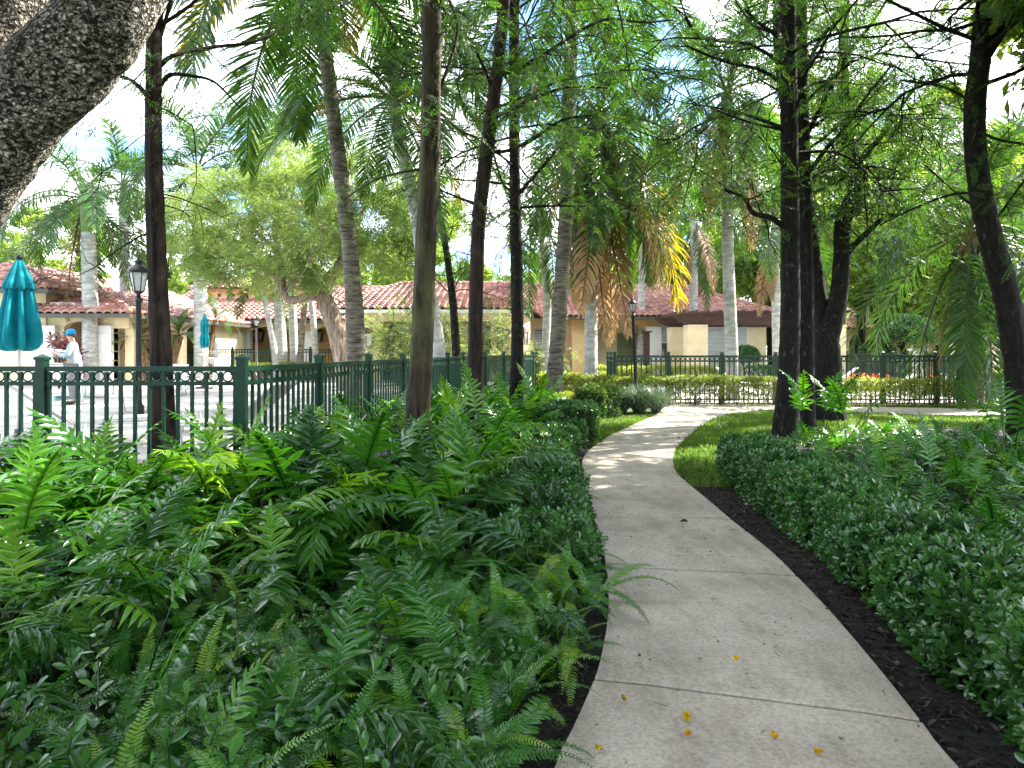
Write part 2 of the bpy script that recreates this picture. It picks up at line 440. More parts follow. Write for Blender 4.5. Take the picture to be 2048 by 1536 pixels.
lawn_r = lr + [(6.6, 17.35), (8.0, 16.7), (9.4, 16.05), (12, 15.4), (15, 14.5), (15, 13), (8.5, 13.6), (6.2, 13.2), (4.3, 11.6), (3.2, 9.4), (2.75, 8.2), (2.4, 7.6)]
g = lawn("lawn", lawn_r, 3, 42000, "bright mown grass inside the bend of the path")
tag(g.build("grass", M['grass']), "sunlit short grass blades beside the winding path", "grass", kind='stuff')
ll = [tuple(p[:2]) for p in SL[::-10] if 10.9 < p[1] < 16.3]
lawn_l = ll + [(1.2, 11.2), (1.1, 12.8), (1.5, 14.6), (2.4, 15.6)]
g = lawn("lawn_patch", lawn_l, 4, 12000, "small wedge of grass by the ornamental grass clump")
tag(g.build("grass_patch", M['grass']), "short grass blades in the wedge before the ornamental grass clump", "grass", kind='stuff')
sheet("verge", [(4.4, 19.4), (6, 19.2), (9.4, 18.4), (12.2, 17.55), (16, 16.5), (16, 19.3), (4.4, 19.9)], 0.012, M['sand_grass'], label="thin sandy grass verge at the foot of the hedge", cat="ground")
g = lawn("verge_turf", [(8.2, 18.7), (12.2, 17.6), (15, 16.8), (15, 18.6), (8.2, 19.0)], 9, 6000, "dry sparse turf strip under the small palm")
tag(g.build("verge_grass", M['grass']), "sparse yellowish grass blades on the sandy strip under the small palm", "grass", kind='stuff')

DZ = 0.2   # pool deck level
FLINE = [(-2.47, 6.5), (-1.2, 17.4)]
deck = MB()
deck.prism([(-60, 6.62, -0.2), (-2.36, 6.62, -0.2), (-1.1, 17.5, -0.2), (0.6, 23.9, -0.2), (0.6, 33.6, -0.2), (-60, 33.6, -0.2)], (0, 0, 0.2 + DZ))
tag(deck.build("pool_deck", M['deck'], smooth=False), "wide sun-bleached concrete pool deck behind the green fence", "deck", kind='structure')
deck2 = MB()
deck2.prism([(3.15, 19.6, -0.2), (13.0, 19.6, -0.2), (14.6, 32, -0.2), (3.2, 30.0, -0.2)], (0, 0, 0.25))
tag(deck2.build("terrace", M['deck'], smooth=False), "pale terrace slab enclosed by the dark green fence", "terrace", kind='structure')
m, nt, out = new_mat("pool_water"); b = principled(nt, 0.05, 0.6); b.inputs['Base Color'].default_value = (0.05, 0.42, 0.46, 1)
n = tex_noise(nt, 3.0, 3); bump(nt, n.outputs['Fac'], 0.25, 0.03, b); nt.links.new(b.outputs['BSDF'], out.inputs['Surface']); M['water'] = m
sheet("pool_water", [(-23, 15.5), (-11.6, 15.5), (-11.6, 20), (-23, 20)], DZ + 0.004, M['water'], label="strip of turquoise pool water", cat="pool water")
# ------------------------------------------------------------------ ferns, hedges, ground cover
M['fern'] = leaf_mat("broad_fern_leaf", [(0.0, (0.008, 0.022, 0.008)), (0.2, (0.016, 0.082, 0.010)), (0.6, (0.060, 0.205, 0.018)), (1.0, (0.19, 0.36, 0.03))], 0.22, 0.60, 0.38, (2.0, 1.9, 0.45))
M['sword'] = leaf_mat("sword_fern_leaf", [(0.0, (0.02, 0.03, 0.01)), (0.2, (0.020, 0.098, 0.014)), (0.6, (0.058, 0.21, 0.024)), (1.0, (0.22, 0.36, 0.04))], 0.26, 0.55, 0.36, (1.9, 1.8, 0.6))
M['shrub'] = leaf_mat("glossy_shrub_leaf", [(0.0, (0.02, 0.03, 0.012)), (0.15, (0.017, 0.070, 0.016)), (0.6, (0.056, 0.160, 0.034)), (1.0, (0.15, 0.29, 0.04))], 0.20, 0.65, 0.24, (1.8, 1.7, 0.6))
M['stalk'] = noisy("stalk", (0.02, 0.025, 0.01), (0.06, 0.07, 0.02), 20, 0.6)

def wart_frond(L, pet, pairs, lobe, el0, el1, seed, fold=0.10):
    """deep-lobed frond: petiole rises from the origin, blade arches towards +X"""
    rng = np.random.default_rng(seed)
    n = 40; s = np.linspace(0, 1, n)
    ang = el0 + (el1 - el0) * s ** 1.4
    tot = pet + L
    x = np.concatenate([[0], np.cumsum(np.cos(ang[:-1]) * tot / (n - 1))]); z = np.concatenate([[0], np.cumsum(np.sin(ang[:-1]) * tot / (n - 1))])
    y = 0.02 * np.sin(s * 3 + rng.uniform(0, 6)) * tot
    C = np.stack([x, y, z], 1)
    mb = MB()
    k = 7
    mb.tube(C[np.linspace(0, n - 1, 9).astype(int)], np.linspace(0.0042, 0.0014, 9), 4, 0.0, cap=False)
    T = np.gradient(C, axis=0); T /= np.linalg.norm(T, axis=1)[:, None]
    Yv = np.array((0., 1., 0.)); 
    s0 = pet / tot
    # wing strip along the rachis
    sw = np.linspace(s0, 1, 16); 
    P = np.stack([np.interp(sw, s, C[:, q]) for q in range(3)], 1)
    w = 0.011 * np.sin(np.clip((sw - s0) / (1 - s0) * 2.6 + .25, 0, 3.0)) + 0.004
    A = P + Yv * w[:, None]; B = P - Yv * w[:, None]; A[:, 2] += .002; B[:, 2] += .002
    i = np.arange(15)
    mb.add(np.vstack([A, P, B]), [np.stack([i, i + 1, i + 17, i + 16], 1), np.stack([i + 16, i + 17, i + 33, i + 32], 1)], 0.45)
    for p in range(pairs):
        for side in (-1, 1):
            f = (p + 0.5 + 0.12 * side + rng.uniform(-.1, .1)) / pairs
            sp = s0 + (1 - s0) * (0.02 + 0.93 * f)
            c = np.array([np.interp(sp, s, C[:, q]) for q in range(3)]); t = np.array([np.interp(sp, s, T[:, q]) for q in range(3)])
            N = np.cross(t, Yv); N /= np.linalg.norm(N)
            if N[2] < 0: N = -N
            prof = min(1.0, 0.62 + f * 2.2) * (1 - 0.72 * max(0, f - .25) ** 1.1 / .75)
            l = lobe * prof * rng.uniform(.9, 1.08)
            a = math.radians(72 - 34 * f + rng.uniform(-6, 6))
            d = side * Yv * math.sin(a) + t * math.cos(a) + N * (fold + rng.uniform(-.08, .08)); d /= np.linalg.norm(d)
            wd = np.cross(d, N); wd /= np.linalg.norm(wd)
            m = 6; q = np.linspace(0, 1, m)
            ph = rng.uniform(0, 6.28)
            hw = 0.0112 * np.array([1.25, 0.95, 1.0, 0.92, 0.62, 0.04]) * (0.7 + 0.5 * prof) * (1 + 0.16 * np.sin(q * 11 + ph))
            dr = rng.uniform(.10, .75)
            mid = c + d * (l * q)[:, None] + np.array((0, 0, -1.)) * (dr * l * q ** 2)[:, None] + t * (l * .18 * q ** 2)[:, None]
            wav = 0.10 * l * np.sin(q * 9 + ph)[:, None] * N * (q * (1.2 - q))[:, None]
            Lf = mid + wd * hw[:, None] + N * (hw * .35)[:, None] + wav; Rt = mid - wd * hw[:, None] + N * (hw * .35)[:, None] - wav * .6
            i = np.arange(m - 1)
            V = np.vstack([Lf, mid, Rt]); tt = np.full(3 * m, 0.5) + rng.uniform(-.06, .06); 
            tt[m:2 * m] -= 0.16
            mb.add(V, [np.stack([i, i + m, i + m + 1, i + 1], 1), np.stack([i + m, i + 2 * m, i + 2 * m + 1, i + m + 1], 1)], tt)
    # end lobe
    c, t = C[-2], T[-1]; l = lobe * 0.42; q = np.linspace(0, 1, 4)
    mid = c + t * (l * q)[:, None]; hw = np.array([.012, .010, .006, .0005])
    V = np.vstack([mid + Yv * hw[:, None], mid - Yv * hw[:, None]]); i = np.arange(3)
    mb.add(V, [np.stack([i, i + 4, i + 5, i + 1], 1)], 0.5)
    F4 = [f for f in mb.f if f.shape[1] == 4]
    return np.vstack(mb.v), [np.concatenate(F4)], np.concatenate(mb.t)

def sword_frond(L, pairs, leaf, el0, el1, seed):
    rng = np.random.default_rng(seed)
    n = 40; s = np.linspace(0, 1, n); ang = el0 + (el1 - el0) * s ** 1.2
    x = np.concatenate([[0], np.cumsum(np.cos(ang[:-1]) * L / (n - 1))]); z = np.concatenate([[0], np.cumsum(np.sin(ang[:-1]) * L / (n - 1))])
    C = np.stack([x, 0.03 * L * np.sin(s * 4 + rng.uniform(0, 6)), z], 1); T = np.gradient(C, axis=0); T /= np.linalg.norm(T, axis=1)[:, None]
    mb = MB(); mb.tube(C[::5], np.linspace(.0025, .0008, 8), 4, 0.0, cap=False)
    f = (np.arange(pairs) + .5) / pairs
    for side in (-1, 1):
        sp = 0.08 + 0.92 * f
        c = np.stack([np.interp(sp, s, C[:, q]) for q in range(3)], 1); t = np.stack([np.interp(sp, s, T[:, q]) for q in range(3)], 1)
        Y = np.array((0, 1., 0)); N = np.cross(t, Y); N[N[:, 2] < 0] *= -1
        l = (leaf * np.minimum(1, .45 + f * 3) * np.clip((1 - f) * 2.1, 0.06, 1) ** .8 * rng.uniform(.9, 1.1, pairs))[:, None]
        d = side * Y * .95 + t * (.18 + .3 * f)[:, None] + N * rng.uniform(-.12, .25, pairs)[:, None]; d /= np.linalg.norm(d, axis=1)[:, None]
        hw = 0.0058 * (l / leaf) ** .4
        mid1 = c + d * l * .35; mid2 = c + d * l * .72 + t * l * .05 - np.array((0, 0, 1.)) * l * .05
        tip = c + d * l + t * l * .12 - np.array((0, 0, 1.)) * l * .16
        V = np.stack([c - t * hw * .8, c + t * hw * .8, mid1 + t * hw + N * hw * .25, mid1 - t * hw * 1.05 + N * hw * .25, mid2 + t * hw * .9, mid2 - t * hw * .7, tip], 1)
        o = (np.arange(pairs) * 7)[:, None]
        mb.add(V.reshape(-1, 3), [o + np.array([[0, 1, 2, 3]]), o + np.array([[3, 2, 4, 5]]), o + np.array([[5, 4, 6, 6]])], np.repeat(.5 + rng.uniform(-.05, .05, pairs), 7))
    V, t = np.vstack(mb.v), np.concatenate(mb.t)
    F = np.concatenate([f for f in mb.f if f.shape[1] == 4]); tri = F[:, 2] == F[:, 3]
    return V, [F[~tri], F[tri][:, :3]], t

def leaf_tmpl(L, Wd, fold=.25, curl=.12, obov=.6):
    """one oval leaf along +X"""
    xs = [0, .3, obov, 1]; hw = [0.04, .36, .5, 0]
    V = [(0, 0, 0)]
    for x_, h in ((.30, .30), (.66, .5)):
        V += [(x_ * L, h * Wd, fold * h * Wd - curl * L * x_ ** 2 + .0), (x_ * L, 0, -curl * L * x_ ** 2), (x_ * L, -h * Wd, fold * h * Wd - curl * L * x_ ** 2)]
    V += [(.9 * L, .27 * Wd, fold * .27 * Wd - curl * L * .81), (.9 * L, -.27 * Wd, fold * .27 * Wd - curl * L * .81), (L, 0, -curl * L)]
    V = np.array(V)
    F3 = np.array([(0, 2, 1), (0, 3, 2), (5, 9, 7), (5, 8, 9)]); F4 = np.array([(1, 2, 5, 4), (2, 3, 6, 5)]); F5 = np.array([(4, 5, 7, 7), (5, 6, 8, 8)])
    F3 = np.vstack([F3, F5[:, :3]])
    t = np.full(10, .5); t[[0, 2, 5, 9]] -= .1
    return V, [F3, F4], t

def rosette(nl, L, Wd, stem, seed, up=.5, obov=.6):
    rng = np.random.default_rng(seed); mb = MB(); lt = leaf_tmpl(L, Wd, obov=obov)
    a = np.arange(nl) * 2.4 + rng.uniform(-.3, .3, nl); h = np.linspace(-.6, 0, nl) * stem * .7
    R = ypr(a, up + np.linspace(-.35, .6, nl) + rng.normal(0, .2, nl), rng.normal(0, .3, nl))
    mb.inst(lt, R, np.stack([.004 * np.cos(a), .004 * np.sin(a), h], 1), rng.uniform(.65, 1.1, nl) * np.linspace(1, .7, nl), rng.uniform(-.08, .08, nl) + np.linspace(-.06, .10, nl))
    mb.tube([(0, 0, -stem), (0, 0, 0)], [.0025, .0015], 3, 0.0, cap=False)
    F3 = np.concatenate([f for f in mb.f if f.shape[1] == 3]); F4 = np.concatenate([f for f in mb.f if f.shape[1] == 4])
    return np.vstack(mb.v), [F3, F4], np.concatenate(mb.t)

rad = math.radians
WART = [wart_frond(.40, .26, 10, .165, rad(84), rad(30), 1), wart_frond(.46, .30, 11, .18, rad(78), rad(-20), 2), wart_frond(.44, .26, 10, .185, rad(72), rad(-45), 3), wart_frond(.38, .24, 9, .16, rad(84), rad(5), 4), wart_frond(.50, .24, 11, .185, rad(64), rad(-60), 5), wart_frond(.34, .2, 8, .14, rad(80), rad(-10), 6)]
SWORD = [sword_frond(.62, 42, .048, rad(70), rad(-40), 1), sword_frond(.70, 46, .052, rad(56), rad(-55), 2), sword_frond(.56, 38, .044, rad(80), rad(0), 3), sword_frond(.58, 40, .048, rad(42), rad(-40), 4)]
ROS = [rosette(8, .062, .032, .10, 11), rosette(7, .070, .034, .10, 12, .35), rosette(9, .056, .030, .12, 13, .6)]
ROS_S = [rosette(6, .045, .022, .07, 21), rosette(7, .05, .022, .07, 22, .4)]

def in_bed(x, y):
    """the fern bed on the pool side of the path"""
    ok = (x < XL(np.minimum(y, 15.5)) - .16) & (y > 1.15) & (y < 16.5) & (np.abs(x) < .78 * y + .9)
    line = FLINE[0][0] + (y - FLINE[0][1]) * (FLINE[1][0] - FLINE[0][0]) / (FLINE[1][1] - FLINE[0][1])
    ok &= np.where(y > 6.42, x > line + .08, True)
    ok &= ~((y > 11.0) & (x > .75))
    return ok

def noise2(x, y, sc, seed):
    return np.array([mnoise.noise((a * sc, b * sc, seed)) for a, b in zip(x, y)])

def scatter(n, x0, x1, y0, y1, seed, test):
    rng = np.random.default_rng(seed)
    x = rng.uniform(x0, x1, n); y = rng.uniform(y0, y1, n); k = test(x, y)
    return x[k], y[k]

def fern_mass(T, x, y, seed, sc=(.8, 1.2), dt=0.0, per=1, up=0.0, zb=-.03, tall=None):
    rng = np.random.default_rng(seed); mb = MB()
    x = np.repeat(x, per); y = np.repeat(y, per); N = len(x)
    v = rng.integers(0, len(T), N); yaw = rng.uniform(0, 6.283, N)
    for k in range(len(T)):
        q = v == k
        if not q.any(): continue
        n = q.sum()
        mb.inst(T[k], ypr(yaw[q], rng.normal(up, .10, n), rng.normal(0, .14, n)), np.stack([x[q] + rng.normal(0, .02, n), y[q] + rng.normal(0, .02, n), np.full(n, zb)], 1), rng.uniform(sc[0], sc[1], n) * (1 if tall is None else tall(x[q], y[q])), rng.normal(dt, .15, n) + np.where(rng.random(n) < .12, .35, 0))
    return mb

# --- broad lobed ferns filling the bed (uncountable mass)
x, y = scatter(5200, -8, 1.2, 1.2, 16.5, 31, in_bed)
nz = noise2(x, y, .9, 3.1)
rr = np.random.default_rng(5).random(len(x))
near_sword = (y < 4.9) & (x > -2.3 + .25 * y)
dens = np.where(near_sword, .22, np.where(y < 6.5, .85, .72))
edge = XL(np.minimum(y, 15.5)) - x
keep = (rr < dens + .25 * nz) & (edge > .30) & (y > 1.9) & ~((edge < .95) & (y > 4.5))
mass = fern_mass(WART, x[keep], y[keep], 41, (.72, 1.22), tall=lambda a, b: np.interp(b, [1.5, 3, 4.5, 5.4, 6.6, 16], [.85, .95, 1.2, 1.6, 1.45, 1.35]))
tag(mass.build("fern_bed", M['fern']), "dark glossy broad-lobed ferns massed between the fence and the path", "ferns", kind='stuff')
NW = keep.sum()
# --- sword ferns
x, y = scatter(1500, -6, 1.2, 1.2, 9, 32, in_bed)
rr = np.random.default_rng(6).random(len(x))
edge = XL(y) - x
near_sword = (y < 5.2) & (x > -2.4 + .2 * y)
keep = (rr < np.where(near_sword, .95, .22)) & (edge > .12)
mass = fern_mass(SWORD, x[keep], y[keep], 42, (.6, 1.0), per=6)
tag(mass.build("sword_fern_bed", M['sword']), "narrow feathery sword ferns massed low near the path edge", "ferns", kind='stuff')

# --- clipped shrub hedges
def hedge_points(line, width, height, n, seed, rough=.05):
    """points and outward directions on the skin of a rounded hedge that follows line (x, y)"""
    rng = np.random.default_rng(seed); L = spline(np.column_stack([line, np.zeros(len(line))]), 200)
    s = rng.uniform(0, 199, n); k = s.astype(int); P = L[k] + (L[np.minimum(k + 1, 199)] - L[k]) * (s - k)[:, None]
    T = np.gradient(L, axis=0)[k]; T /= np.linalg.norm(T, axis=1)[:, None]; Nn = np.stack([T[:, 1], -T[:, 0], T[:, 2]], 1)
    th = rng.uniform(0, 1, n)
    w2 = width / 2; per = np.array([0, height, height + width, 2 * height + width]); u = th * per[-1]
    a = np.where(u < height, -w2, np.where(u < height + width, u - height - w2, w2))
    z = np.where(u < height, u, np.where(u < height + width, height, per[-1] - u))
    rnd = .12
    top = np.clip((np.abs(a) - (w2 - rnd)) / rnd, 0, 1) * np.clip((z - (height - rnd)) / rnd, 0, 1)
    nx = np.where(u < height, -1., np.where(u < height + width, 0., 1.)); nz_ = np.where(nx == 0, 1., 0.0)
    nx = nx + np.where(nx == 0, np.clip((np.abs(a) - (w2 - rnd)) / rnd, 0, 1) * np.sign(a), 0); nz_ = nz_ + np.where(nz_ == 0, .3 + np.clip((z - (height - rnd)) / rnd, 0, 1), 0)
    ins = rng.exponential(rough, n)
    bump_ = np.array([mnoise.noise((p[0] * 2.1, p[1] * 2.1, q * 2)) for p, q in zip(P, z)]) * rough * 1.4
    d = Nn * nx[:, None] + np.array((0, 0, 1.)) * nz_[:, None]; d /= np.linalg.norm(d, axis=1)[:, None]
    pos = P + Nn * a[:, None] + np.array((0, 0, 1.)) * z[:, None] + d * (bump_ - ins - top * .06)[:, None]
    pos[:, 2] = np.maximum(pos[:, 2], .03)
    return pos, d, rng

def orient(d, rng, spread=.5):
    """rotations whose +Z follows d with some scatter"""
    d = d + rng.normal(0, spread, d.shape) * np.array((1, 1, .7)); d[:, 2] += .15; d /= np.linalg.norm(d, axis=1)[:, None]
    a = rng.normal(0, 1, d.shape); x = np.cross(a, d); x /= np.linalg.norm(x, axis=1)[:, None]
    return np.stack([x, np.cross(d, x), d], -1)

def hedge(mb, line, width, height, n, seed, T, sc=(.8, 1.2), dt=0.0, rough=.05, spread=.45):
    pos, d, rng = hedge_points(line, width, height, n, seed, rough)
    v = rng.integers(0, len(T), n); R = orient(d, rng, spread)
    z = noise2(pos[:, 0], pos[:, 1], 1.7, 5)
    for k in range(len(T)):
        q = v == k
        mb.inst(T[k], R[q], pos[q], rng.uniform(sc[0], sc[1], q.sum()), dt + .16 * z[q] + rng.normal(0, .07, q.sum()))
    return mb

def offset(Dl, side, off):
    """line at a set distance from a path edge"""
    f = XR if side > 0 else XL
    return np.array([(float(f(d)) + side * o, d) for d, o in zip(Dl, np.broadcast_to(off, (len(Dl),)))])
Dh = np.array([1.3, 2.2, 3, 4, 5, 6, 7, 8, 8.9])
mb = MB()
lineR = offset(Dh, 1, np.array([.60, .60, .60, .62, .64, .68, .72, .80, .92]))
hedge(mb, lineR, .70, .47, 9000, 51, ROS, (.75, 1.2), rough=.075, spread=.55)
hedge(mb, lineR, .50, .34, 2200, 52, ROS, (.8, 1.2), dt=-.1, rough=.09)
for k in range(260):
    rng = np.random.default_rng(900 + k); p = lineR[0] + (lineR[-1] - lineR[0]) * rng.random(); dd = rng.uniform(1.4, 8.8); c = (np.interp(dd, lineR[:, 1], lineR[:, 0]) + rng.uniform(-.25, .25), dd)
    mb.tube([(c[0], c[1], 0), (c[0] + rng.normal(0, .05), c[1] + rng.normal(0, .05), .2), (c[0] + rng.normal(0, .1), c[1] + rng.normal(0, .1), .42)], [.005, .004, .002], 4, 0.0, cap=False)
tag(mb.build("hedge", M['shrub']), "low dense hedge of small glossy oval leaves beside black mulch", "hedge")
mb = MB()
lineL = offset(np.array([4.55, 5.5, 6.5, 7.5, 8.5, 9.5, 10.5, 11.6]), -1, np.array([.42, .44, .46, .46, .48, .5, .52, .52]))
hedge(mb, lineL, .72, .38, 3900, 53, ROS, (.75, 1.2), rough=.10, spread=.6)
tag(mb.build("edging_shrub", M['shrub']), "loose low shrub edging between the fern bed and the path", "hedge")
# block of taller shrub at its far end
mb = MB()
hedge(mb, np.array([(.95, 11.2), (1.0, 12.4)]), .9, .62, 2400, 54, ROS_S, (.9, 1.4), dt=.05, rough=.08)
tag(mb.build("shrub", M['shrub']), "square-cut green shrub at the end of the fern bed by the lawn", "shrub", group="garden shrubs")

# --- glossy leaves low in the near corner of the bed
x, y = scatter(2600, -3.4, .6, 1.25, 3.3, 33, in_bed)
rr = np.random.default_rng(8).random(len(x)); keep = rr < np.where(y < 2.5, .55, .2)
x, y = x[keep], y[keep]; rng = np.random.default_rng(77); mb = MB(); n = len(x)
BIG = [rosette(6, .085, .038, .16, 61, .5, .5), rosette(7, .075, .036, .14, 62, .4, .55)]
for k in range(2):
    q = np.arange(n) % 2 == k
    mb.inst(BIG[k], orient(np.tile((0., 0., 1.), (q.sum(), 1)), rng, .4), np.stack([x[q], y[q], rng.uniform(.10, .34, q.sum())], 1), rng.uniform(.6, 1.15, q.sum()), rng.normal(0, .1, q.sum()))
tag(mb.build("ground_cover", M['shrub']), "glossy pointed leaves growing low between the nearest ferns", "ground cover", kind='stuff')

# --- ferns behind the clipped hedge on the other side of the path
def in_bed_r(x, y):
    hb = np.interp(y, lineR[:, 1], lineR[:, 0]) + .36
    ok = (x > np.where(y < 9, hb, 2.9 + (y - 9) * .55)) & (y > 1.6) & (y < 11.8 - np.maximum(0, 5.6 - x) * 1.0) & (x < .80 * y + 1.0)
    return ok
x, y = scatter(5200, 1.8, 12, 1.6, 14, 34, in_bed_r)
rr = np.random.default_rng(9).random(len(x)); keep = rr < .55
WARTN = WART[:5]
mass = fern_mass(WARTN, x[keep], y[keep], 43, (.55, .92))
tag(mass.build("fern_bed", M['fern']), "dark ferns massed behind the low clipped hedge", "ferns", kind='stuff')
x, y = scatter(900, 1.8, 12, 1.6, 14, 35, in_bed_r)
mass = fern_mass(SWORD, x, y, 44, (.6, .95), per=3, dt=-.05)
tag(mass.build("sword_fern_bed", M['sword']), "feathery sword ferns mixed in behind the clipped hedge", "ferns", kind='stuff')
# ------------------------------------------------------------------ trees and palms
M['bark_oak'] = None
def oak_bark():
    m, nt, out = new_mat("plated_oak_bark")
    b = principled(nt, 0.9, 0.2)
    tc = nt.nodes.new("ShaderNodeTexCoord"); mp = nt.nodes.new("ShaderNodeMapping"); mp.inputs['Scale'].default_value = (1, 1, .8)
    nd = nt.nodes.new("ShaderNodeTexNoise"); nd.inputs['Scale'].default_value = 9; nd.inputs['Detail'].default_value = 4
    va = nt.nodes.new("ShaderNodeVectorMath"); va.operation = 'MULTIPLY_ADD'; va.inputs[1].default_value = (.10, .10, .10)
    nt.links.new(tc.outputs['Object'], mp.inputs['Vector']); nt.links.new(mp.outputs['Vector'], nd.inputs['Vector'])
    nt.links.new(nd.outputs['Color'], va.inputs[0]); nt.links.new(mp.outputs['Vector'], va.inputs[2])
    vo = nt.nodes.new("ShaderNodeTexVoronoi"); vo.feature = 'DISTANCE_TO_EDGE'; vo.inputs['Scale'].default_value = 42
    nt.links.new(va.outputs['Vector'], vo.inputs['Vector'])
    rv = ramp(nt, [(0.02, (0, 0, 0)), (0.22, (1, 1, 1))]); nt.links.new(vo.outputs['Distance'], rv.inputs['Fac'])
    n2 = tex_noise(nt, 30, 3, .55, (1, 1, 1.5), 'Object', .8); n3 = tex_noise(nt, 2.2, 4, .6)
    r2 = ramp(nt, [(.40, (0.035, 0.028, 0.024)), (.49, (0.14, 0.115, 0.095)), (.53, (0.42, 0.39, 0.34)), (.66, (0.66, 0.64, 0.56))]); nt.links.new(n2.outputs['Fac'], r2.inputs['Fac'])
    r3 = ramp(nt, [(.35, (.55, .5, .45)), (.65, (1.1, 1.1, 1.05))]); nt.links.new(n3.outputs['Fac'], r3.inputs['Fac'])
    cur = r2.outputs['Color']
    for s, f in ((r3.outputs['Color'], .8), (rv.outputs['Color'], .45)):
        mx = nt.nodes.new("ShaderNodeMix"); mx.data_type = 'RGBA'; mx.blend_type = 'MULTIPLY'; mx.inputs['Factor'].default_value = f
        nt.links.new(cur, mx.inputs['A']); nt.links.new(s, mx.inputs['B']); cur = mx.outputs['Result']
    nt.links.new(cur, b.inputs['Base Color'])
    ad = nt.nodes.new("ShaderNodeMath"); ad.operation = 'MULTIPLY_ADD'; ad.inputs[1].default_value = .5
    nt.links.new(n2.outputs['Fac'], ad.inputs[0]); nt.links.new(rv.outputs['Color'], ad.inputs[2])
    bump(nt, ad.outputs['Value'], 1.0, 0.03, b)
    nt.links.new(b.outputs['BSDF'], out.inputs['Surface'])
    return m
M['bark_oak'] = oak_bark()
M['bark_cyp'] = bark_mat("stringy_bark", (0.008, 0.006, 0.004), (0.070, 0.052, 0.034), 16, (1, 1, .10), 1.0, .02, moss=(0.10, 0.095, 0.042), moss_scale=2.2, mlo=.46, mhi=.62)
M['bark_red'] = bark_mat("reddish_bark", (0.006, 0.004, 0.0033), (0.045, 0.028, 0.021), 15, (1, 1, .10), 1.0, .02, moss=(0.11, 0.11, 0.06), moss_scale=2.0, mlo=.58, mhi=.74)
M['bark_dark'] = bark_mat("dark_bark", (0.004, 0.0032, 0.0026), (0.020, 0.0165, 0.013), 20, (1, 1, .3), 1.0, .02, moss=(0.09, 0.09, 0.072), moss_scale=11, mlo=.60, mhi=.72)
M['bark_pale'] = bark_mat("pale_bark", (0.15, 0.10, 0.07), (0.42, 0.33, 0.25), 12, (1, 1, .12), 1.0, .03)
M['palm_ring'] = bark_mat("ringed_palm_bark", (0.045, 0.036, 0.028), (0.20, 0.175, 0.14), 9, (.5, .5, 3.2), .8, .015, moss=(0.20, 0.21, 0.12), moss_scale=3, mlo=.55, mhi=.75)
M['palm_grey'] = bark_mat("smooth_palm_bark", (0.30, 0.29, 0.27), (0.58, 0.57, 0.54), 5, (.6, .6, 2.2), .3, .008, moss=(0.26, 0.27, 0.22), moss_scale=4, mlo=.55, mhi=.7)
M['boots'] = bark_mat("fibrous_palm_boots", (0.06, 0.035, 0.02), (0.30, 0.19, 0.10), 18, (1, 1, .25), 1.0, .03)
M['shaft'] = noisy("green_crownshaft", (0.14, 0.22, 0.06), (0.24, 0.33, 0.10), 3, .45)
M['twig'] = noisy("twig", (0.035, 0.026, 0.02), (0.14, 0.11, 0.085), 12, .85, .2)
M['cyp'] = leaf_mat("feathery_leaf", [(0, (.02, .03, .01)), (.15, (.020, .070, .012)), (.6, (.045, .125, .020)), (1, (.13, .25, .035))], .5, .3, .45, (1.7, 1.6, .6))
M['oakleaf'] = leaf_mat("small_oak_leaf", [(0, (.02, .03, .01)), (.15, (.016, .055, .013)), (.6, (.038, .100, .020)), (1, (.12, .21, .035))], .4, .4, .40, (1.8, 1.7, .6))
M['lightleaf'] = leaf_mat("pale_narrow_leaf", [(0, (.05, .05, .02)), (.15, (.11, .18, .045)), (.6, (.22, .30, .09)), (1, (.36, .42, .15))], .42, .5, .40, (1.5, 1.5, .7))
M['farleaf'] = leaf_mat("far_leaf", [(0, (.05, .05, .02)), (.15, (.10, .18, .04)), (.6, (.20, .29, .07)), (1, (.34, .40, .12))], .5, .4, .52, (1.6, 1.6, .7))
M['frond'] = leaf_mat("palm_leaflet", [(0, (.10, .11, .04)), (.15, (.020, .062, .016)), (.6, (.042, .112, .026)), (1, (.16, .22, .035))], .33, .55, .38, (1.8, 1.7, .5))
M['frond_y'] = leaf_mat("yellowing_palm_leaflet", [(0, (.16, .12, .04)), (.15, (.12, .16, .03)), (.6, (.30, .26, .03)), (1, (.46, .30, .03))], .4, .4, .40, (1.5, 1.3, .5))
M['frond_d'] = leaf_mat("dead_palm_leaflet", [(0, (.14, .09, .06)), (.15, (.22, .13, .08)), (.6, (.38, .26, .16)), (1, (.54, .42, .28))], .7, .2, .30, (1.4, 1.2, .7))

def img_line(pts, D):
    """photo-pixel centre line with widths -> world points and radii; D one depth or one per point"""
    pts = np.asarray(pts, float); D = np.broadcast_to(np.asarray(D, float), (len(pts),))
    P = np.array([W(p[0], p[1], d) for p, d in zip(pts, D)])
    return np.column_stack([P, pts[:, 2] * D / FPX / 2])

def limb(mb, Q, n=36, sides=12, wob=.05, rng=RNG, rings=None, tint=.5):
    S = spline(Q, n); r = np.maximum(S[:, 3], .002)
    if rings:
        d = np.concatenate([[0], np.cumsum(np.linalg.norm(np.diff(S[:, :3], axis=0), axis=1))])
        r = r * (1 + .035 * np.sin(d / rings * 6.283)) 
    mb.tube(S[:, :3], r, sides, tint, True, wob, rng)
    return S

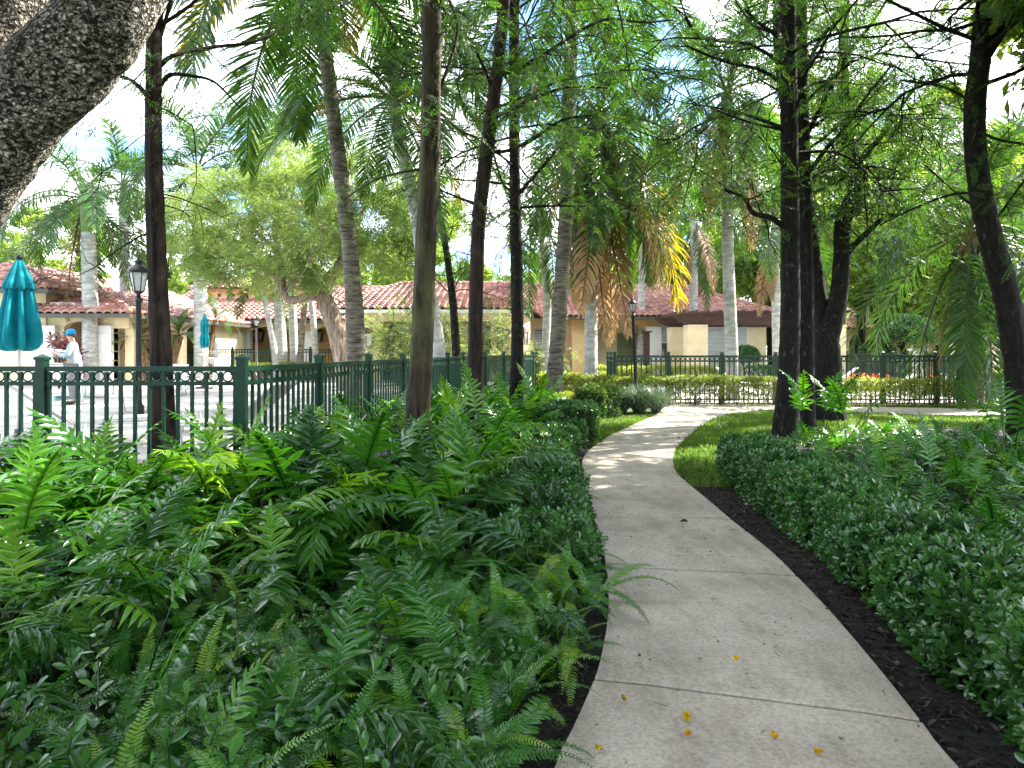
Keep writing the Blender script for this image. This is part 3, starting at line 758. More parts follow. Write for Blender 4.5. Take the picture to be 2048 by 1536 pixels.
def feather(L, pairs, l, w, seed):
    rng = np.random.default_rng(seed); f = (np.arange(pairs) + .5) / pairs
    c = np.stack([f * L, .02 * L * np.sin(f * 5), -.12 * L * f ** 2], 1); mb = MB()
    for s in (-1, 1):
        a = np.radians(rng.uniform(45, 70, pairs)); ll = (l * np.sin(np.clip(f * 2.7 + .35, 0, 3.0)) * rng.uniform(.7, 1.15, pairs))[:, None]
        d = np.stack([np.cos(a), s * np.sin(a), rng.uniform(-.35, .15, pairs)], 1); t = np.array((1., 0, 0)) * w
        V = np.stack([c, c + d * ll * .5 + t, c + d * ll, c + d * ll * .5 - t], 1)
        mb.add(V.reshape(-1, 3), [(np.arange(pairs) * 4)[:, None] + np.array([[0, 1, 2, 3]])], np.repeat(.5 + rng.uniform(-.1, .1, pairs), 4))
    mb.add([(0, -.0015, 0), (0, .0015, 0), (L, .001, -.12 * L), (L, -.001, -.12 * L)], [np.array([(0, 1, 2, 3)])], .1)
    return np.vstack(mb.v), [np.concatenate(mb.f)], np.concatenate(mb.t)
FEATH = [feather(.26, 11, .065, .006, 1), feather(.32, 12, .075, .007, 2), feather(.20, 9, .055, .006, 3)]

def leafspray(L, n, l, w, seed):
    rng = np.random.default_rng(seed); f = (np.arange(n) + .6) / n; a = np.arange(n) * 2.4 + rng.uniform(0, 1, n)
    c = np.stack([f * L, .01 * np.cos(a), .01 * np.sin(a)], 1)
    R = ypr(np.sign(np.sin(a)) * rng.uniform(.3, 1.3, n), rng.uniform(-.6, .7, n), rng.uniform(-.8, .8, n))
    V = np.array([(0, 0, 0), (.5 * l, .5 * w, .1 * w), (l, 0, -.08 * l), (.5 * l, -.5 * w, .1 * w)], float)
    mb = MB(); mb.inst((V, [np.array([(0, 1, 2), (0, 2, 3)])], np.full(4, .5)), R, c, rng.uniform(.7, 1.2, n), rng.uniform(-.12, .12, n))
    return np.vstack(mb.v), [np.concatenate(mb.f)], np.concatenate(mb.t)
OAKSP = [leafspray(.22, 9, .060, .028, 1), leafspray(.28, 11, .065, .030, 2)]
NARSP = [leafspray(.26, 12, .105, .024, 3), leafspray(.32, 14, .11, .026, 4)]
FARSP = [leafspray(.55, 10, .24, .11, 5), leafspray(.65, 12, .26, .12, 6)]

def grow(mb, p, d, L, r, depth, rng, out, grav=-.02, kids=4, curl=.16, sides=5):
    n = 7; P = [np.asarray(p, float)]; d = np.asarray(d, float) / np.linalg.norm(d); ds = [d]
    for k in range(n - 1):
        d = d + rng.normal(0, curl, 3) + np.array((0, 0, grav)); d /= np.linalg.norm(d)
        P.append(P[-1] + d * L / (n - 1)); ds.append(d)
    P = np.array(P); mb.tube(P, np.linspace(r, max(r * .32, .0022), n), sides if r > .012 else 3, .5, cap=False)
    out.append((P, depth, L))
    if depth > 0:
        for c in range(kids):
            k = rng.integers(2, n); q = rng.normal(0, 1, 3); q -= ds[k] * (q @ ds[k]); q /= np.linalg.norm(q) + 1e-9
            grow(mb, P[k], ds[k] * .7 + q * .8, L * rng.uniform(.4, .65), r * .5, depth - 1, rng, out, grav, max(2, kids - 1), curl, sides)

def dress(mb, out, T, per_m, rng, maxdepth=1, sc=(.7, 1.2), droop=-.35, dt=0.0, spread=.10):
    """hang foliage sprays along the thin twigs"""
    pos, yaw = [], []
    for P, dep, L in out:
        if dep > maxdepth: continue
        n = rng.poisson(per_m * L)
        if n == 0: continue
        k = rng.uniform(.8, len(P) - 1.001, n); i = k.astype(int); q = P[i] + (P[i + 1] - P[i]) * (k - i)[:, None]
        t = P[i + 1] - P[i]
        pos.append(q + rng.normal(0, spread, (n, 3))); yaw.append(np.arctan2(t[:, 1], t[:, 0]) + rng.normal(0, .8, n))
    if not pos: return 0
    pos = np.vstack(pos); yaw = np.concatenate(yaw); N = len(pos); v = rng.integers(0, len(T), N)
    for k in range(len(T)):
        q = v == k; m = q.sum()
        mb.inst(T[k], ypr(yaw[q], rng.normal(droop, .45, m), rng.normal(0, .6, m)), pos[q], rng.uniform(sc[0], sc[1], m), dt + rng.normal(0, .14, m))
    return N

def clumps(mb, C, Rad, n, T, rng, sc=(.8, 1.25), dt=0.0, droop=-.2):
    """foliage spread through uneven clumps: centres C (k,3), radii Rad (k,)"""
    C = np.asarray(C, float); Rad = np.asarray(Rad, float)
    w = Rad ** 2; k = rng.choice(len(C), n, p=w / w.sum())
    d = rng.normal(0, 1, (n, 3)); d /= np.linalg.norm(d, axis=1)[:, None]
    r = rng.random(n) ** .42
    pos = C[k] + d * (Rad[k] * r)[:, None] * np.array((1, 1, .72))
    tk = rng.normal(0, .10, len(C))
    v = rng.integers(0, len(T), n)
    for j in range(len(T)):
        q = v == j; m = q.sum()
        mb.inst(T[j], ypr(rng.uniform(0, 6.283, m), rng.normal(droop, .5, m), rng.normal(0, .8, m)), pos[q], rng.uniform(sc[0], sc[1], m), dt + tk[k[q]] + rng.normal(0, .1, m))

class Tree:
    def __init__(self, name, base, label, cat="tree", group=None):
        self.base = np.asarray(base, float)
        self.o = empty(name, self.base, 0, label, cat, group)
        self.wood, self.leaf = MB(), MB()
    def part(self, mb, name, mat, label=None):
        o = shift_mesh(mb, self.base).build(name, mat, self.o)
        if label: o['label'] = label
        return o
    def done(self, bark, leafmat):
        if self.wood.n: self.part(self.wood, "trunk", bark)
        if self.leaf.n: self.part(self.leaf, "crown", leafmat)
        return self.o

def base_of(pts, D, z=0.0):
    return (W(pts[0][0], 700, D)[0], D, z)

# ---------- tall bald cypresses around the path
CYP_GROUP = "slender cypress trees around the path"
def cypress(pts, D, label, seed, bark, low=3.6, top=12.5, nb=24, blen=2.6, limbs=(), per_m=16, kids=5, side=None, name="cypress_tree", dt=0.0, low_bare=0, hide=.0):
    rng = np.random.default_rng(seed); pts = [tuple(p) for p in pts]
    t = Tree(name, base_of(pts, D), label, "tree", CYP_GROUP)
    Q = img_line(pts, D); Q[0, 2] = -.06
    S = limb(t.wood, Q, 60, 18, .05, rng)
    # carry the trunk on above the picture
    end = S[-1]; d = S[-1, :3] - S[-6, :3]; d /= np.linalg.norm(d)
    up = np.array([np.append(end[:3] + (d * .5 + np.array((0, 0, .5))) * h, end[3] * (1 - .75 * h / (top - end[2] + .1))) for h in np.linspace(0, max(1.0, top - end[2]), 6)])
    S2 = limb(t.wood, up, 24, 12, .05, rng) if top > end[2] + .5 else S
    ALL = np.vstack([S, S2]); out = []
    for k in range(nb):
        z = low + (top - low) * ((k + rng.random()) / nb)
        q = ALL[np.argmin(np.abs(ALL[:, 2] - z))]; a = k * 2.4 + rng.uniform(-.4, .4)
        if side is not None and rng.random() < .6: a = side + rng.normal(0, .8)
        L = blen * (1 - .45 * (z - low) / (top - low)) * rng.uniform(.7, 1.2)
        grow(t.wood, q[:3], (math.cos(a), math.sin(a), rng.uniform(.1, .7)), L, max(.014, q[3] * .26), 2, rng, out, -.05, kids)
    dress(t.leaf, out, FEATH, per_m, rng, 1, (.8, 1.5), -.45, dt)
    for lp, ld, kd in limbs:
        QL = img_line(lp, ld); SLm = limb(t.wood, QL, 22, 8, .05, rng); o2 = []
        for k in range(kd):
            q = SLm[rng.integers(6, 22)]; dd = rng.normal(0, 1, 3) * (1, 1, .7)
            grow(t.wood, q[:3], dd, rng.uniform(.5, 1.2), max(.006, q[3] * .4), 1, rng, o2, -.04, 4)
        dress(t.leaf, o2, FEATH, 9, rng, 1, (.7, 1.2), -.4, dt)
    for k in range(low_bare):     # dead drooping twigs on the lower trunk
        z = rng.uniform(2.6, low + 1.5); q = ALL[np.argmin(np.abs(ALL[:, 2] - z))]; a = rng.uniform(0, 6.28)
        grow(t.wood, q[:3], (math.cos(a), math.sin(a), rng.uniform(-.2, .5)), rng.uniform(.6, 1.5), .011, 1, rng, [], -.10, 3, .25)
    return t.done(bark, M['cyp'])

A = [(330, 984, 64), (328, 860, 50), (324, 730, 42), (318, 600, 38), (312, 450, 36), (308, 300, 33), (308, 150, 31), (312, 0, 30), (318, -60, 30)]
cypress(A, 7.5, "dark brown trunk rising just behind the near fence with bare drooping twigs", 101, M['bark_red'], low=4.6, nb=20, blen=2.6,
        limbs=[([(302, 200, 11), (285, 180, 9), (262, 160, 7), (232, 150, 5)], 7.4, 3), ([(316, 175, 11), (340, 150, 9), (385, 152, 7), (430, 165, 5), (480, 215, 3)], 7.6, 3), ([(313, 140, 11), (345, 112, 9), (420, 95, 7), (520, 80, 5), (590, 35, 4)], [7.6, 7.6, 7.9, 8.3, 8.6], 5), ([(310, 95, 10), (325, 60, 8), (345, -10, 7)], 7.5, 2)], per_m=4, low_bare=10)
B = [(829, 966, 70), (831, 905, 57), (836, 830, 51), (843, 720, 46), (848, 600, 43), (854, 450, 41), (860, 300, 40), (863, 150, 39), (864, 0, 38), (866, -80, 36)]
cypress(B, 8.0, "thickest straight mossy trunk standing in the ferns before the fence bend", 102, M['bark_cyp'], low=5.2, nb=22, blen=2.8,
        limbs=[([(845, 338, 6), (800, 345, 5), (745, 362, 4), (690, 398, 3)], 8.0, 2), ([(880, 225, 6), (920, 260, 5), (955, 275, 4)], 8.1, 2), ([(880, 180, 7), (915, 60, 6), (890, -20, 5)], 8.1, 3)], per_m=4.5, low_bare=9)
Cc = [(951, 903, 42), (951, 830, 32), (951, 720, 29), (952, 600, 28), (957, 450, 27), (970, 330, 27), (985, 220, 26), (997, 120, 24), (1009, 0, 22), (1013, -60, 20)]
cypress(Cc, 10.5, "trunk curving to a lean above a fern with long limbs towards the lamp", 103, M['bark_red'], low=5.0, nb=22, blen=3.0,
        limbs=[([(1000, 150, 10), (1060, 125, 9), (1110, 95, 8), (1160, 62, 7), (1215, 38, 6), (1290, 45, 4), (1345, 40, 3)], [10.5, 10.3, 10, 9.8, 9.6, 9.4, 9.2], 9),
               ([(976, 305, 9), (1020, 300, 8), (1070, 275, 8), (1125, 240, 6), (1185, 230, 4)], [10.5, 10.4, 10.2, 10, 9.8], 7), ([(990, 235, 8), (1050, 205, 7), (1130, 175, 5), (1215, 175, 4)], [10.5, 10.8, 11, 11.3], 7),
               ([(985, 180, 7), (955, 110, 6), (905, 55, 5), (880, 0, 4)], [10.5, 10.2, 10, 9.8], 5), ([(955, 410, 7), (905, 390, 5), (880, 380, 4)], 10.5, 2)], per_m=7, low_bare=14, dt=.08)
Dd = [(1031, 869, 40), (1032, 800, 30), (1034, 720, 26), (1034, 600, 25), (1030, 400, 23), (1028, 200, 21), (1028, 0, 20), (1026, -60, 19)]
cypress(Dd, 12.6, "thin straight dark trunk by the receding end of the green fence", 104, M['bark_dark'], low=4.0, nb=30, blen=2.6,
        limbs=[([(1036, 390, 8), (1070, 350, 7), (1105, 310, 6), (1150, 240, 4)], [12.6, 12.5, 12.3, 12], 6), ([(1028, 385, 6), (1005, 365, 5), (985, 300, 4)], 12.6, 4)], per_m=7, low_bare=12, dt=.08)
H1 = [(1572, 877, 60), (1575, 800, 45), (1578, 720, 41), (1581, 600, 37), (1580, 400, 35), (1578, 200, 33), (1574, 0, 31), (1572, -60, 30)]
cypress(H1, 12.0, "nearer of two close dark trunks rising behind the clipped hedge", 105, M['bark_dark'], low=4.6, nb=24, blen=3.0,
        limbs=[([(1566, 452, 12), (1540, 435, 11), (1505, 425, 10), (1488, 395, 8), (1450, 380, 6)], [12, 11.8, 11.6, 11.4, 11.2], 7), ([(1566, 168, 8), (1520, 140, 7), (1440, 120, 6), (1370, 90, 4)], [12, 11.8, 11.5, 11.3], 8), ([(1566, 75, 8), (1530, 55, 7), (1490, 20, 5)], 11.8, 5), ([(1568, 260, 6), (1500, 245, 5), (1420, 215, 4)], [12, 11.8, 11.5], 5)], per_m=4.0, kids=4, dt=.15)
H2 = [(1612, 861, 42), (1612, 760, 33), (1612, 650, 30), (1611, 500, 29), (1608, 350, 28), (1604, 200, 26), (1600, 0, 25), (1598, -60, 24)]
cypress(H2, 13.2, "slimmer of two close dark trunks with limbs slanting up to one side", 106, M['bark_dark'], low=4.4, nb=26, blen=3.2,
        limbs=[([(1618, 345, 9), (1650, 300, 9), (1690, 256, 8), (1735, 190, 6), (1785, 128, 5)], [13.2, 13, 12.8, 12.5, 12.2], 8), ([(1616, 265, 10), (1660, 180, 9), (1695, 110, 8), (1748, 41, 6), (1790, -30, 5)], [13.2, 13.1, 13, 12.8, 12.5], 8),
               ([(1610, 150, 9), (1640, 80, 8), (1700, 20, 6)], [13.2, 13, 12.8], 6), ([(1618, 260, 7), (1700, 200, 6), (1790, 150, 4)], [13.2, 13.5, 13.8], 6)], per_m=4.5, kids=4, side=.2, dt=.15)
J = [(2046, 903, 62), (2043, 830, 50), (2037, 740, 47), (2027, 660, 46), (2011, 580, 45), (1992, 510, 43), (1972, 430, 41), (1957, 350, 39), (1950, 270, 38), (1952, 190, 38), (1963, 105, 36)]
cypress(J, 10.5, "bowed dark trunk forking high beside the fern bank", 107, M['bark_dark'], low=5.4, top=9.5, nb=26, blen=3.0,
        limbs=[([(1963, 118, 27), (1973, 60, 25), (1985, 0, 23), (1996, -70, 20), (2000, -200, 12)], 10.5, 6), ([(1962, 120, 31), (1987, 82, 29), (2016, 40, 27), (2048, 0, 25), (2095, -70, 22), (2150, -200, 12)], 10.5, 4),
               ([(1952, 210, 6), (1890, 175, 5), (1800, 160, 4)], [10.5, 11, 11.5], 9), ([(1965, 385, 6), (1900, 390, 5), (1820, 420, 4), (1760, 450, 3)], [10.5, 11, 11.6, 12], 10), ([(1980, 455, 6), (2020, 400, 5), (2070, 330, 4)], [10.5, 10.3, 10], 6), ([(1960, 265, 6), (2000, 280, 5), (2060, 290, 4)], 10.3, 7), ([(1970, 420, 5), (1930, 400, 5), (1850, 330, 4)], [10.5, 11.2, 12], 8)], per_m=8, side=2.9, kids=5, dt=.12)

# ---------- leaning oak at the picture's edge, close by
rng = np.random.default_rng(110)
t = Tree("oak_tree", (W(-78, 0, 4.0)[0], 4.0, 0), "huge leaning oak with pale flaking bark and a heavy forked limb", "tree")
def rough_limb(mb, Q, n, sides, rng, amp=.02, sc=5.0):
    S = spline(Q, n); k0 = mb.n; mb.tube(S[:, :3], S[:, 3], sides, .5, True)
    V = mb.v[-1]
    ax = np.repeat(S[:, :3], sides, 0); d = V - ax; d /= np.linalg.norm(d, axis=1)[:, None] + 1e-9
    h = np.array([mnoise.fractal(Vector(p * sc), 1.0, 2.0, 5) for p in V])
    mb.v[-1] = (V + d * (h * amp)[:, None]).astype(np.float32)
    return S
rough_limb(t.wood, img_line([(-140, 1230, 250), (-140, 1000, 205), (-150, 830, 190), (-175, 680, 190), (-165, 540, 190), (-98, 400, 188), (-14, 278, 186), (70, 185, 178), (150, 105, 168), (215, 30, 160), (262, -60, 150), (320, -220, 130), (380, -420, 90)], [4.0, 4, 4, 4, 4, 3.98, 3.95, 3.9, 3.85, 3.8, 3.8, 3.8, 3.8]), 220, 72, rng)
rough_limb(t.wood, img_line([(-60, 330, 130), (-28, 190, 128), (-8, 100, 122), (22, 20, 112), (58, -70, 105), (80, -260, 90)], [4.05, 4.1, 4.15, 4.2, 4.25, 4.3]), 90, 48, rng)
out = []
for k in range(16):
    p = W(rng.uniform(-250, 420), rng.uniform(-700, -420), rng.uniform(3.6, 5.0)); grow(t.wood, p, rng.normal(0, 1, 3) * (1, 1, .3) + (0, 0, 1.1), rng.uniform(.8, 1.5), .03, 2, rng, out, .05, 5)
for p0, d0 in ((W(205, 40, 4.6), (-.5, .4, -.25)), (W(60, 60, 4.7), (.6, .2, .3)), (W(40, 110, 4.4), (.3, .3, .3))):
    grow(t.wood, p0, d0, .55, .007, 1, rng, [], -.02, 4, .3)
dress(t.leaf, out, OAKSP, 22, rng, 1, (.8, 1.4))
cl = [W(rng.uniform(-700, 500), -rng.uniform(520, 1000), rng.uniform(4.2, 6.5)) for k in range(26)]
clumps(t.leaf, cl, rng.uniform(.5, .9, 26), 3000, OAKSP, rng, (1.0, 1.6))
t.done(M['bark_oak'], M['oakleaf'])

# ---------- forked oak behind the two dark trunks
rng = np.random.default_rng(111)
I0 = [(1655, 842, 78), (1655, 780, 58), (1655, 720, 51), (1653, 655, 48)]
t = Tree("oak_tree", base_of(I0, 15.0), "dark oak forking low into two crooked stems behind the twin trunks", "tree")
Q = img_line(I0, 15.0); Q[0, 2] = -.05; limb(t.wood, Q, 26, 16, .06, rng)
lims = [([(1650, 672, 38), (1640, 600, 31), (1628, 520, 27), (1618, 430, 25), (1600, 330, 23), (1572, 220, 20), (1556, 100, 17), (1550, -60, 12)], 15.2),
        ([(1657, 672, 40), (1676, 600, 33), (1683, 520, 31), (1685, 450, 30), (1700, 410, 29), (1712, 378, 27), (1701, 320, 25), (1692, 250, 23), (1686, 150, 20), (1690, 0, 16), (1700, -120, 10)], 15.0),
        ([(1684, 532, 13), (1700, 500, 12), (1735, 465, 11), (1762, 440, 9), (1802, 422, 7), (1850, 380, 4)], [15, 14.9, 14.7, 14.5, 14.3, 14]),
        ([(1710, 345, 13), (1722, 318, 12), (1768, 267, 10), (1802, 212, 8), (1850, 150, 5)], [15, 14.9, 14.6, 14.3, 14])]
out = []
for lp, ld in lims:
    S = limb(t.wood, img_line(lp, ld), 40, 10, .06, rng)
    for k in range(11):
        q = S[rng.integers(12, 40)]; a = rng.uniform(0, 6.28)
        grow(t.wood, q[:3], (math.cos(a), math.sin(a), rng.uniform(-.2, .8)), rng.uniform(.9, 1.9), max(.01, q[3] * .3), 2, rng, out, -.02, 4)
dress(t.leaf, out, OAKSP, 7, rng, 1, (.8, 1.5), -.2)
cl, cr = [], []
for (px, py, D, r) in [(1310, 400, 15.5, .55), (1345, 340, 15.8, .7), (1400, 330, 15.4, .6), (1370, 420, 15.4, .6), (1440, 400, 15, .5), (1500, 330, 15.4, .6), (1530, 390, 14.6, .5), (1520, 450, 15, .4), (1640, 190, 16, .7), (1580, 120, 16, .7), (1700, 120, 15, .7), (1760, 180, 15, .6), (1650, 40, 16, .8), (1780, 80, 15, .7), (1850, 150, 14.5, .6), (1640, 330, 16, .5), (1760, 330, 15.6, .5), (1840, 300, 15, .5), (1830, 420, 14.6, .5), (1720, 250, 15.4, .45), (1490, 90, 15.6, .6), (1560, 30, 16.4, .8)]:
    cl.append(W(px, py, D)); cr.append(r)
clumps(t.leaf, cl, cr, 1900, OAKSP, rng, (.8, 1.3))
t.done(M['bark_dark'], M['oakleaf'])

# ---------- pale spreading tree in front of the arcade
rng = np.random.default_rng(112)
T0 = [(697, 780, 48), (688, 720, 41), (672, 660, 37), (655, 615, 35), (645, 588, 33)]
t = Tree("spreading_tree", base_of(T0, 23.0, DZ), "pale green spreading tree with a crooked leaning trunk before the arcade", "tree")
limb(t.wood, img_line(T0, 23.0), 24, 14, .08, rng)
out = []
for lp, ld in [([(647, 592, 26), (620, 592, 21), (590, 600, 18), (570, 594, 16), (558, 560, 14), (542, 545, 11), (515, 528, 8), (470, 540, 5)], [23, 22.8, 22.6, 22.5, 22.4, 22.2, 22, 21.8]), ([(568, 588, 14), (563, 545, 13), (556, 508, 11), (528, 478, 8), (480, 440, 5)], [22.5, 22.6, 22.7, 22.8, 23]),
               ([(647, 592, 28), (655, 560, 24), (672, 540, 21), (685, 510, 19), (672, 478, 16), (640, 455, 11), (600, 400, 6)], [23, 23.2, 23.4, 23.5, 23.4, 23.2, 23]), ([(684, 515, 13), (702, 468, 11), (724, 425, 8), (760, 380, 5)], [23.4, 23.8, 24, 24.4])]:
    S = limb(t.wood, img_line(lp, ld), 36, 9, .08, rng)
    for k in range(8):
        q = S[rng.integers(14, 36)]; a = rng.uniform(0, 6.28); grow(t.wood, q[:3], (math.cos(a), math.sin(a), rng.uniform(0, .9)), rng.uniform(1, 2.2), max(.015, q[3] * .3), 2, rng, out, 0, 4)
dress(t.leaf, out, NARSP, 9, rng, 1, (.8, 1.4))
cl, cr = [], []
for k in range(150):
    px = rng.uniform(335, 845); f = (px - 590) / 258
    ytop = 480 - 195 * math.sqrt(max(0, 1 - f * f)) + rng.uniform(-18, 18); ybot = 585 - 55 * abs(f) + rng.uniform(-30, 34)
    D = 23 + rng.uniform(-2.6, 2.6) * math.sqrt(max(.1, 1 - f * f)); cl.append(W(px, rng.uniform(ytop + 8, ybot), D)); cr.append(rng.uniform(.28, .66))
clumps(t.leaf, cl, cr, 8600, NARSP, rng, (.75, 1.3), 0.05)
t.done(M['bark_pale'], M['lightleaf'])

# ---------- thin dark tree with sparse leaves in front of the entry, and a loose ornamental tree
rng = np.random.default_rng(113)
pts = [(915, 797, 22), (912, 700, 17), (905, 600, 15), (895, 520, 13), (886, 460, 12), (878, 400, 9), (874, 330, 6)]
t = Tree("slim_tree", base_of(pts, 22.0), "slim dark sapling with sparse twigs before the entry wall", "tree")
S = limb(t.wood, img_line(pts, 22.0), 30, 9, .06, rng); out = []
for k in range(16):
    q = S[rng.integers(12, 30)]; a = rng.uniform(0, 6.28); grow(t.wood, q[:3], (math.cos(a), math.sin(a), .5), rng.uniform(.8, 1.8), .02, 2, rng, out, -.02, 4)
dress(t.leaf, out, FEATH, 6, rng, 1, (1.0, 1.8)); t.done(M['bark_dark'], M['cyp'])
for (px, D, w_, h, lab, seed, bm) in [(800, 26.5, 75, 130, "loose ornamental tree with wiry branches before the entry window", 114, 1), (1010, 25.5, 60, 125, "loose wiry shrub tree before the right-hand entry pier", 115, 1), (875, 27.5, 45, 100, "small wiry tree half hidden by the mossy trunk", 118, 1)]:
    rng = np.random.default_rng(seed); b0 = (W(px, 700, D)[0], D, .0)
    t = Tree("ornamental_tree", b0, lab.replace("right-hand ", "shuttered "), "tree", "small ornamental trees at the entry"); out = []
    for k in range(7):
        a = rng.uniform(0, 6.28); grow(t.wood, np.array(b0) + (0, 0, -.02), (math.cos(a) * .35, math.sin(a) * .35, 1.2), h * D / FPX * rng.uniform(.9, 1.15), .035, 2, rng, out, .02, 5, .2)
    dress(t.leaf, out, NARSP, 6, rng, 1, (.7, 1.1), dt=.05); t.done(M['twig'], M['lightleaf'])

# ---------- tree belt beyond the roofs
FAR = []
def far_tree(seed, H, Wd, nclump, nleaf, trunk_h, loose=1.0):
    rng = np.random.default_rng(seed); wood, leaf = MB(), MB(); C, R_ = [], []
    limb(wood, np.array([(0, 0, -.1, .3), (0, .1, trunk_h, .24), (.2, 0, H * .55, .16), (0, 0, H * .85, .06)]), 20, 8, .08, rng)
    for k in range(nclump):
        a = rng.uniform(0, 6.28); z = rng.uniform(trunk_h, H); f = (z - trunk_h) / (H - trunk_h)
        rr = Wd / 2 * math.sin(min(3.0, .35 + f * 2.6)) * math.sqrt(rng.random()) * loose
        c = np.array((rr * math.cos(a), rr * math.sin(a), z)); C.append(c); R_.append(rng.uniform(.6, 1.25))
        if rng.random() < .6: wood.tube([(0, 0, z * .7), c * (.5, .5, .93), c], [.09, .05, .02], 4, .5, cap=False)
    clumps(leaf, C, R_, nleaf, FARSP, rng, (.8, 1.4))
    return wood.mesh("trunk", M['bark_dark']), leaf.mesh("crown", M['farleaf'])
FARM = [far_tree(201, 12, 9, 46, 3600, 2.6), far_tree(202, 15, 8, 52, 3600, 3.4), far_tree(203, 10, 10, 44, 3600, 1.6), far_tree(204, 17, 9, 52, 3800, 4.5, 1.1)]
def put_far(px, D, k, s, rz, label, group="trees beyond the roofs"):
    e = empty("background_tree", (W(px, 700, D)[0], D, 0), rz, label, "tree", group); e.scale = (s, s, s)
    link("trunk", FARM[k][0], e); link("crown", FARM[k][1], e)
rng = np.random.default_rng(205)
k = 0
for px in range(-420, 2600, 92):
    D = 58 + (k * 7) % 19 + rng.uniform(-2, 2)
    put_far(px + rng.uniform(-25, 25), D, (k * 3 + 1) % 4, rng.uniform(.72, .98), rng.uniform(0, 6.28), "light green leafy tree in the belt behind the tiled roofs"); k += 1
for px, D, kk, s, lab in [(1760, 34, 1, .8, "leafy tree between the clubhouse corner and the far arched house"), (1960, 33, 0, .95, "leafy tree standing before the far arched house"), (1640, 47, 3, .75, "tall leafy tree behind the pergola"), (-120, 40, 0, .9, "leafy tree behind the near wing"), (60, 50, 1, .75, "leafy tree showing above the hip of the near wing")]:
    put_far(px, D, kk, s, 1.3 * kk + px, lab, None)

for px, D, kk, s, lab in [(1545, 44, 1, 1.1, "tall leafy tree filling the gap behind the twin trunks"), (1720, 40, 3, .95, "tall leafy tree behind the forked oak's stems"), (1880, 42, 1, 1.1, "tall leafy tree behind the small palm's fronds"), (2060, 46, 3, .9, "tall leafy tree beyond the bowed trunk"), (1350, 50, 1, 1.1, "tall leafy tree rising behind the gallery roof")]:
    put_far(px, D, kk, s, 2.1 * kk + px, lab, None)
# ---------- unseen trees added outside the picture so their crowns shade the path
SHM = far_tree(211, 12.5, 8.5, 60, 5200, 5.6)
for (x_, y_, s, lab) in [(8.0, 5.4, 1.0, "unseen broad tree added to shade the near path"), (10.6, 8.9, .95, "unseen broad tree added to shade the hedge"), (5.4, 1.6, .95, "broad tree over the hedge's near end"), (0.6, -4.2, 1.0, "unseen broad tree added for shade behind the viewer"), (14.2, 11.6, .85, "unseen broad tree added to shade the fern bank"), (-7.5, -1.6, .95, "unseen broad tree added to shade the near ferns"), (-3.2, -.8, 1.05, "broad tree arching over the path's near end"), (3.4, -1.2, 1.0, "broad tree close behind the viewer's shoulder")]:
    e = empty("added_shade_tree", (x_, y_, 0), x_, lab, "tree"); e.scale = (s, s, s); link("trunk", SHM[0], e); link("crown", SHM[1], e)
# ------------------------------------------------------------------ palms
def palm_frond(L, n, ll, lw, el0, el1, droop, seed, plume=0.15, twist=0.0, start=.14):
    rng = np.random.default_rng(seed); m = 48; s = np.linspace(0, 1, m); ang = el0 + (el1 - el0) * s ** 1.15
    x = np.concatenate([[0], np.cumsum(np.cos(ang[:-1]) * L / (m - 1))]); z = np.concatenate([[0], np.cumsum(np.sin(ang[:-1]) * L / (m - 1))])
    C = np.stack([x, .05 * L * s ** 2 * rng.uniform(-1, 1), z], 1); T = np.gradient(C, axis=0); T /= np.linalg.norm(T, axis=1)[:, None]
    mb = MB(); mb.tube(C[::5], np.linspace(.03, .006, len(C[::5])) * L / 3.2, 5, 0.0, cap=False)
    f = (np.arange(n) + .5) / n
    for side in (-1, 1):
        sp = start + (1 - start) * f
        c = np.stack([np.interp(sp, s, C[:, q]) for q in range(3)], 1); t = np.stack([np.interp(sp, s, T[:, q]) for q in range(3)], 1); t /= np.linalg.norm(t, axis=1)[:, None]
        Y = np.array((0, 1., 0)); N = np.cross(t, Y); N /= np.linalg.norm(N, axis=1)[:, None]
        a = np.radians(62 - 30 * f + rng.normal(0, 5, n)); l = ll * np.sin(np.clip(.5 + f * 2.35, 0, 2.95)) * rng.uniform(.88, 1.08, n)
        d = side * Y * np.sin(a)[:, None] + t * np.cos(a)[:, None] + N * rng.normal(.10, plume, n)[:, None]; d /= np.linalg.norm(d, axis=1)[:, None]
        g = np.array((0, 0, -1.)); q = np.array([0, .35, .7, 1.0])
        P = [c]; dd = d.copy()
        for k in range(3):
            P.append(P[-1] + dd * (l * (q[k + 1] - q[k]))[:, None]); dd = dd + g * droop * (.55 + .5 * k); dd /= np.linalg.norm(dd, axis=1)[:, None]
        hw = lw * np.array([.55, 1.0, .8, .08])
        wv = np.cross(d, N); wv /= np.linalg.norm(wv, axis=1)[:, None]
        V = np.stack([v for k in range(4) for v in (P[k] + wv * hw[k], P[k] - wv * hw[k])], 1)
        o = (np.arange(n) * 8)[:, None]
        F = np.concatenate([o + np.array([[2 * k, 2 * k + 1, 2 * k + 3, 2 * k + 2]]) for k in range(3)])
        tt = .5 + rng.uniform(-.12, .12, n)[:, None] + np.array([-.05, -.05, 0, 0, .02, .02, .18, .18]) + np.clip(f - .7, 0, 1)[:, None] * .5
        mb.add(V.reshape(-1, 3), [F], tt.ravel())
    return mb

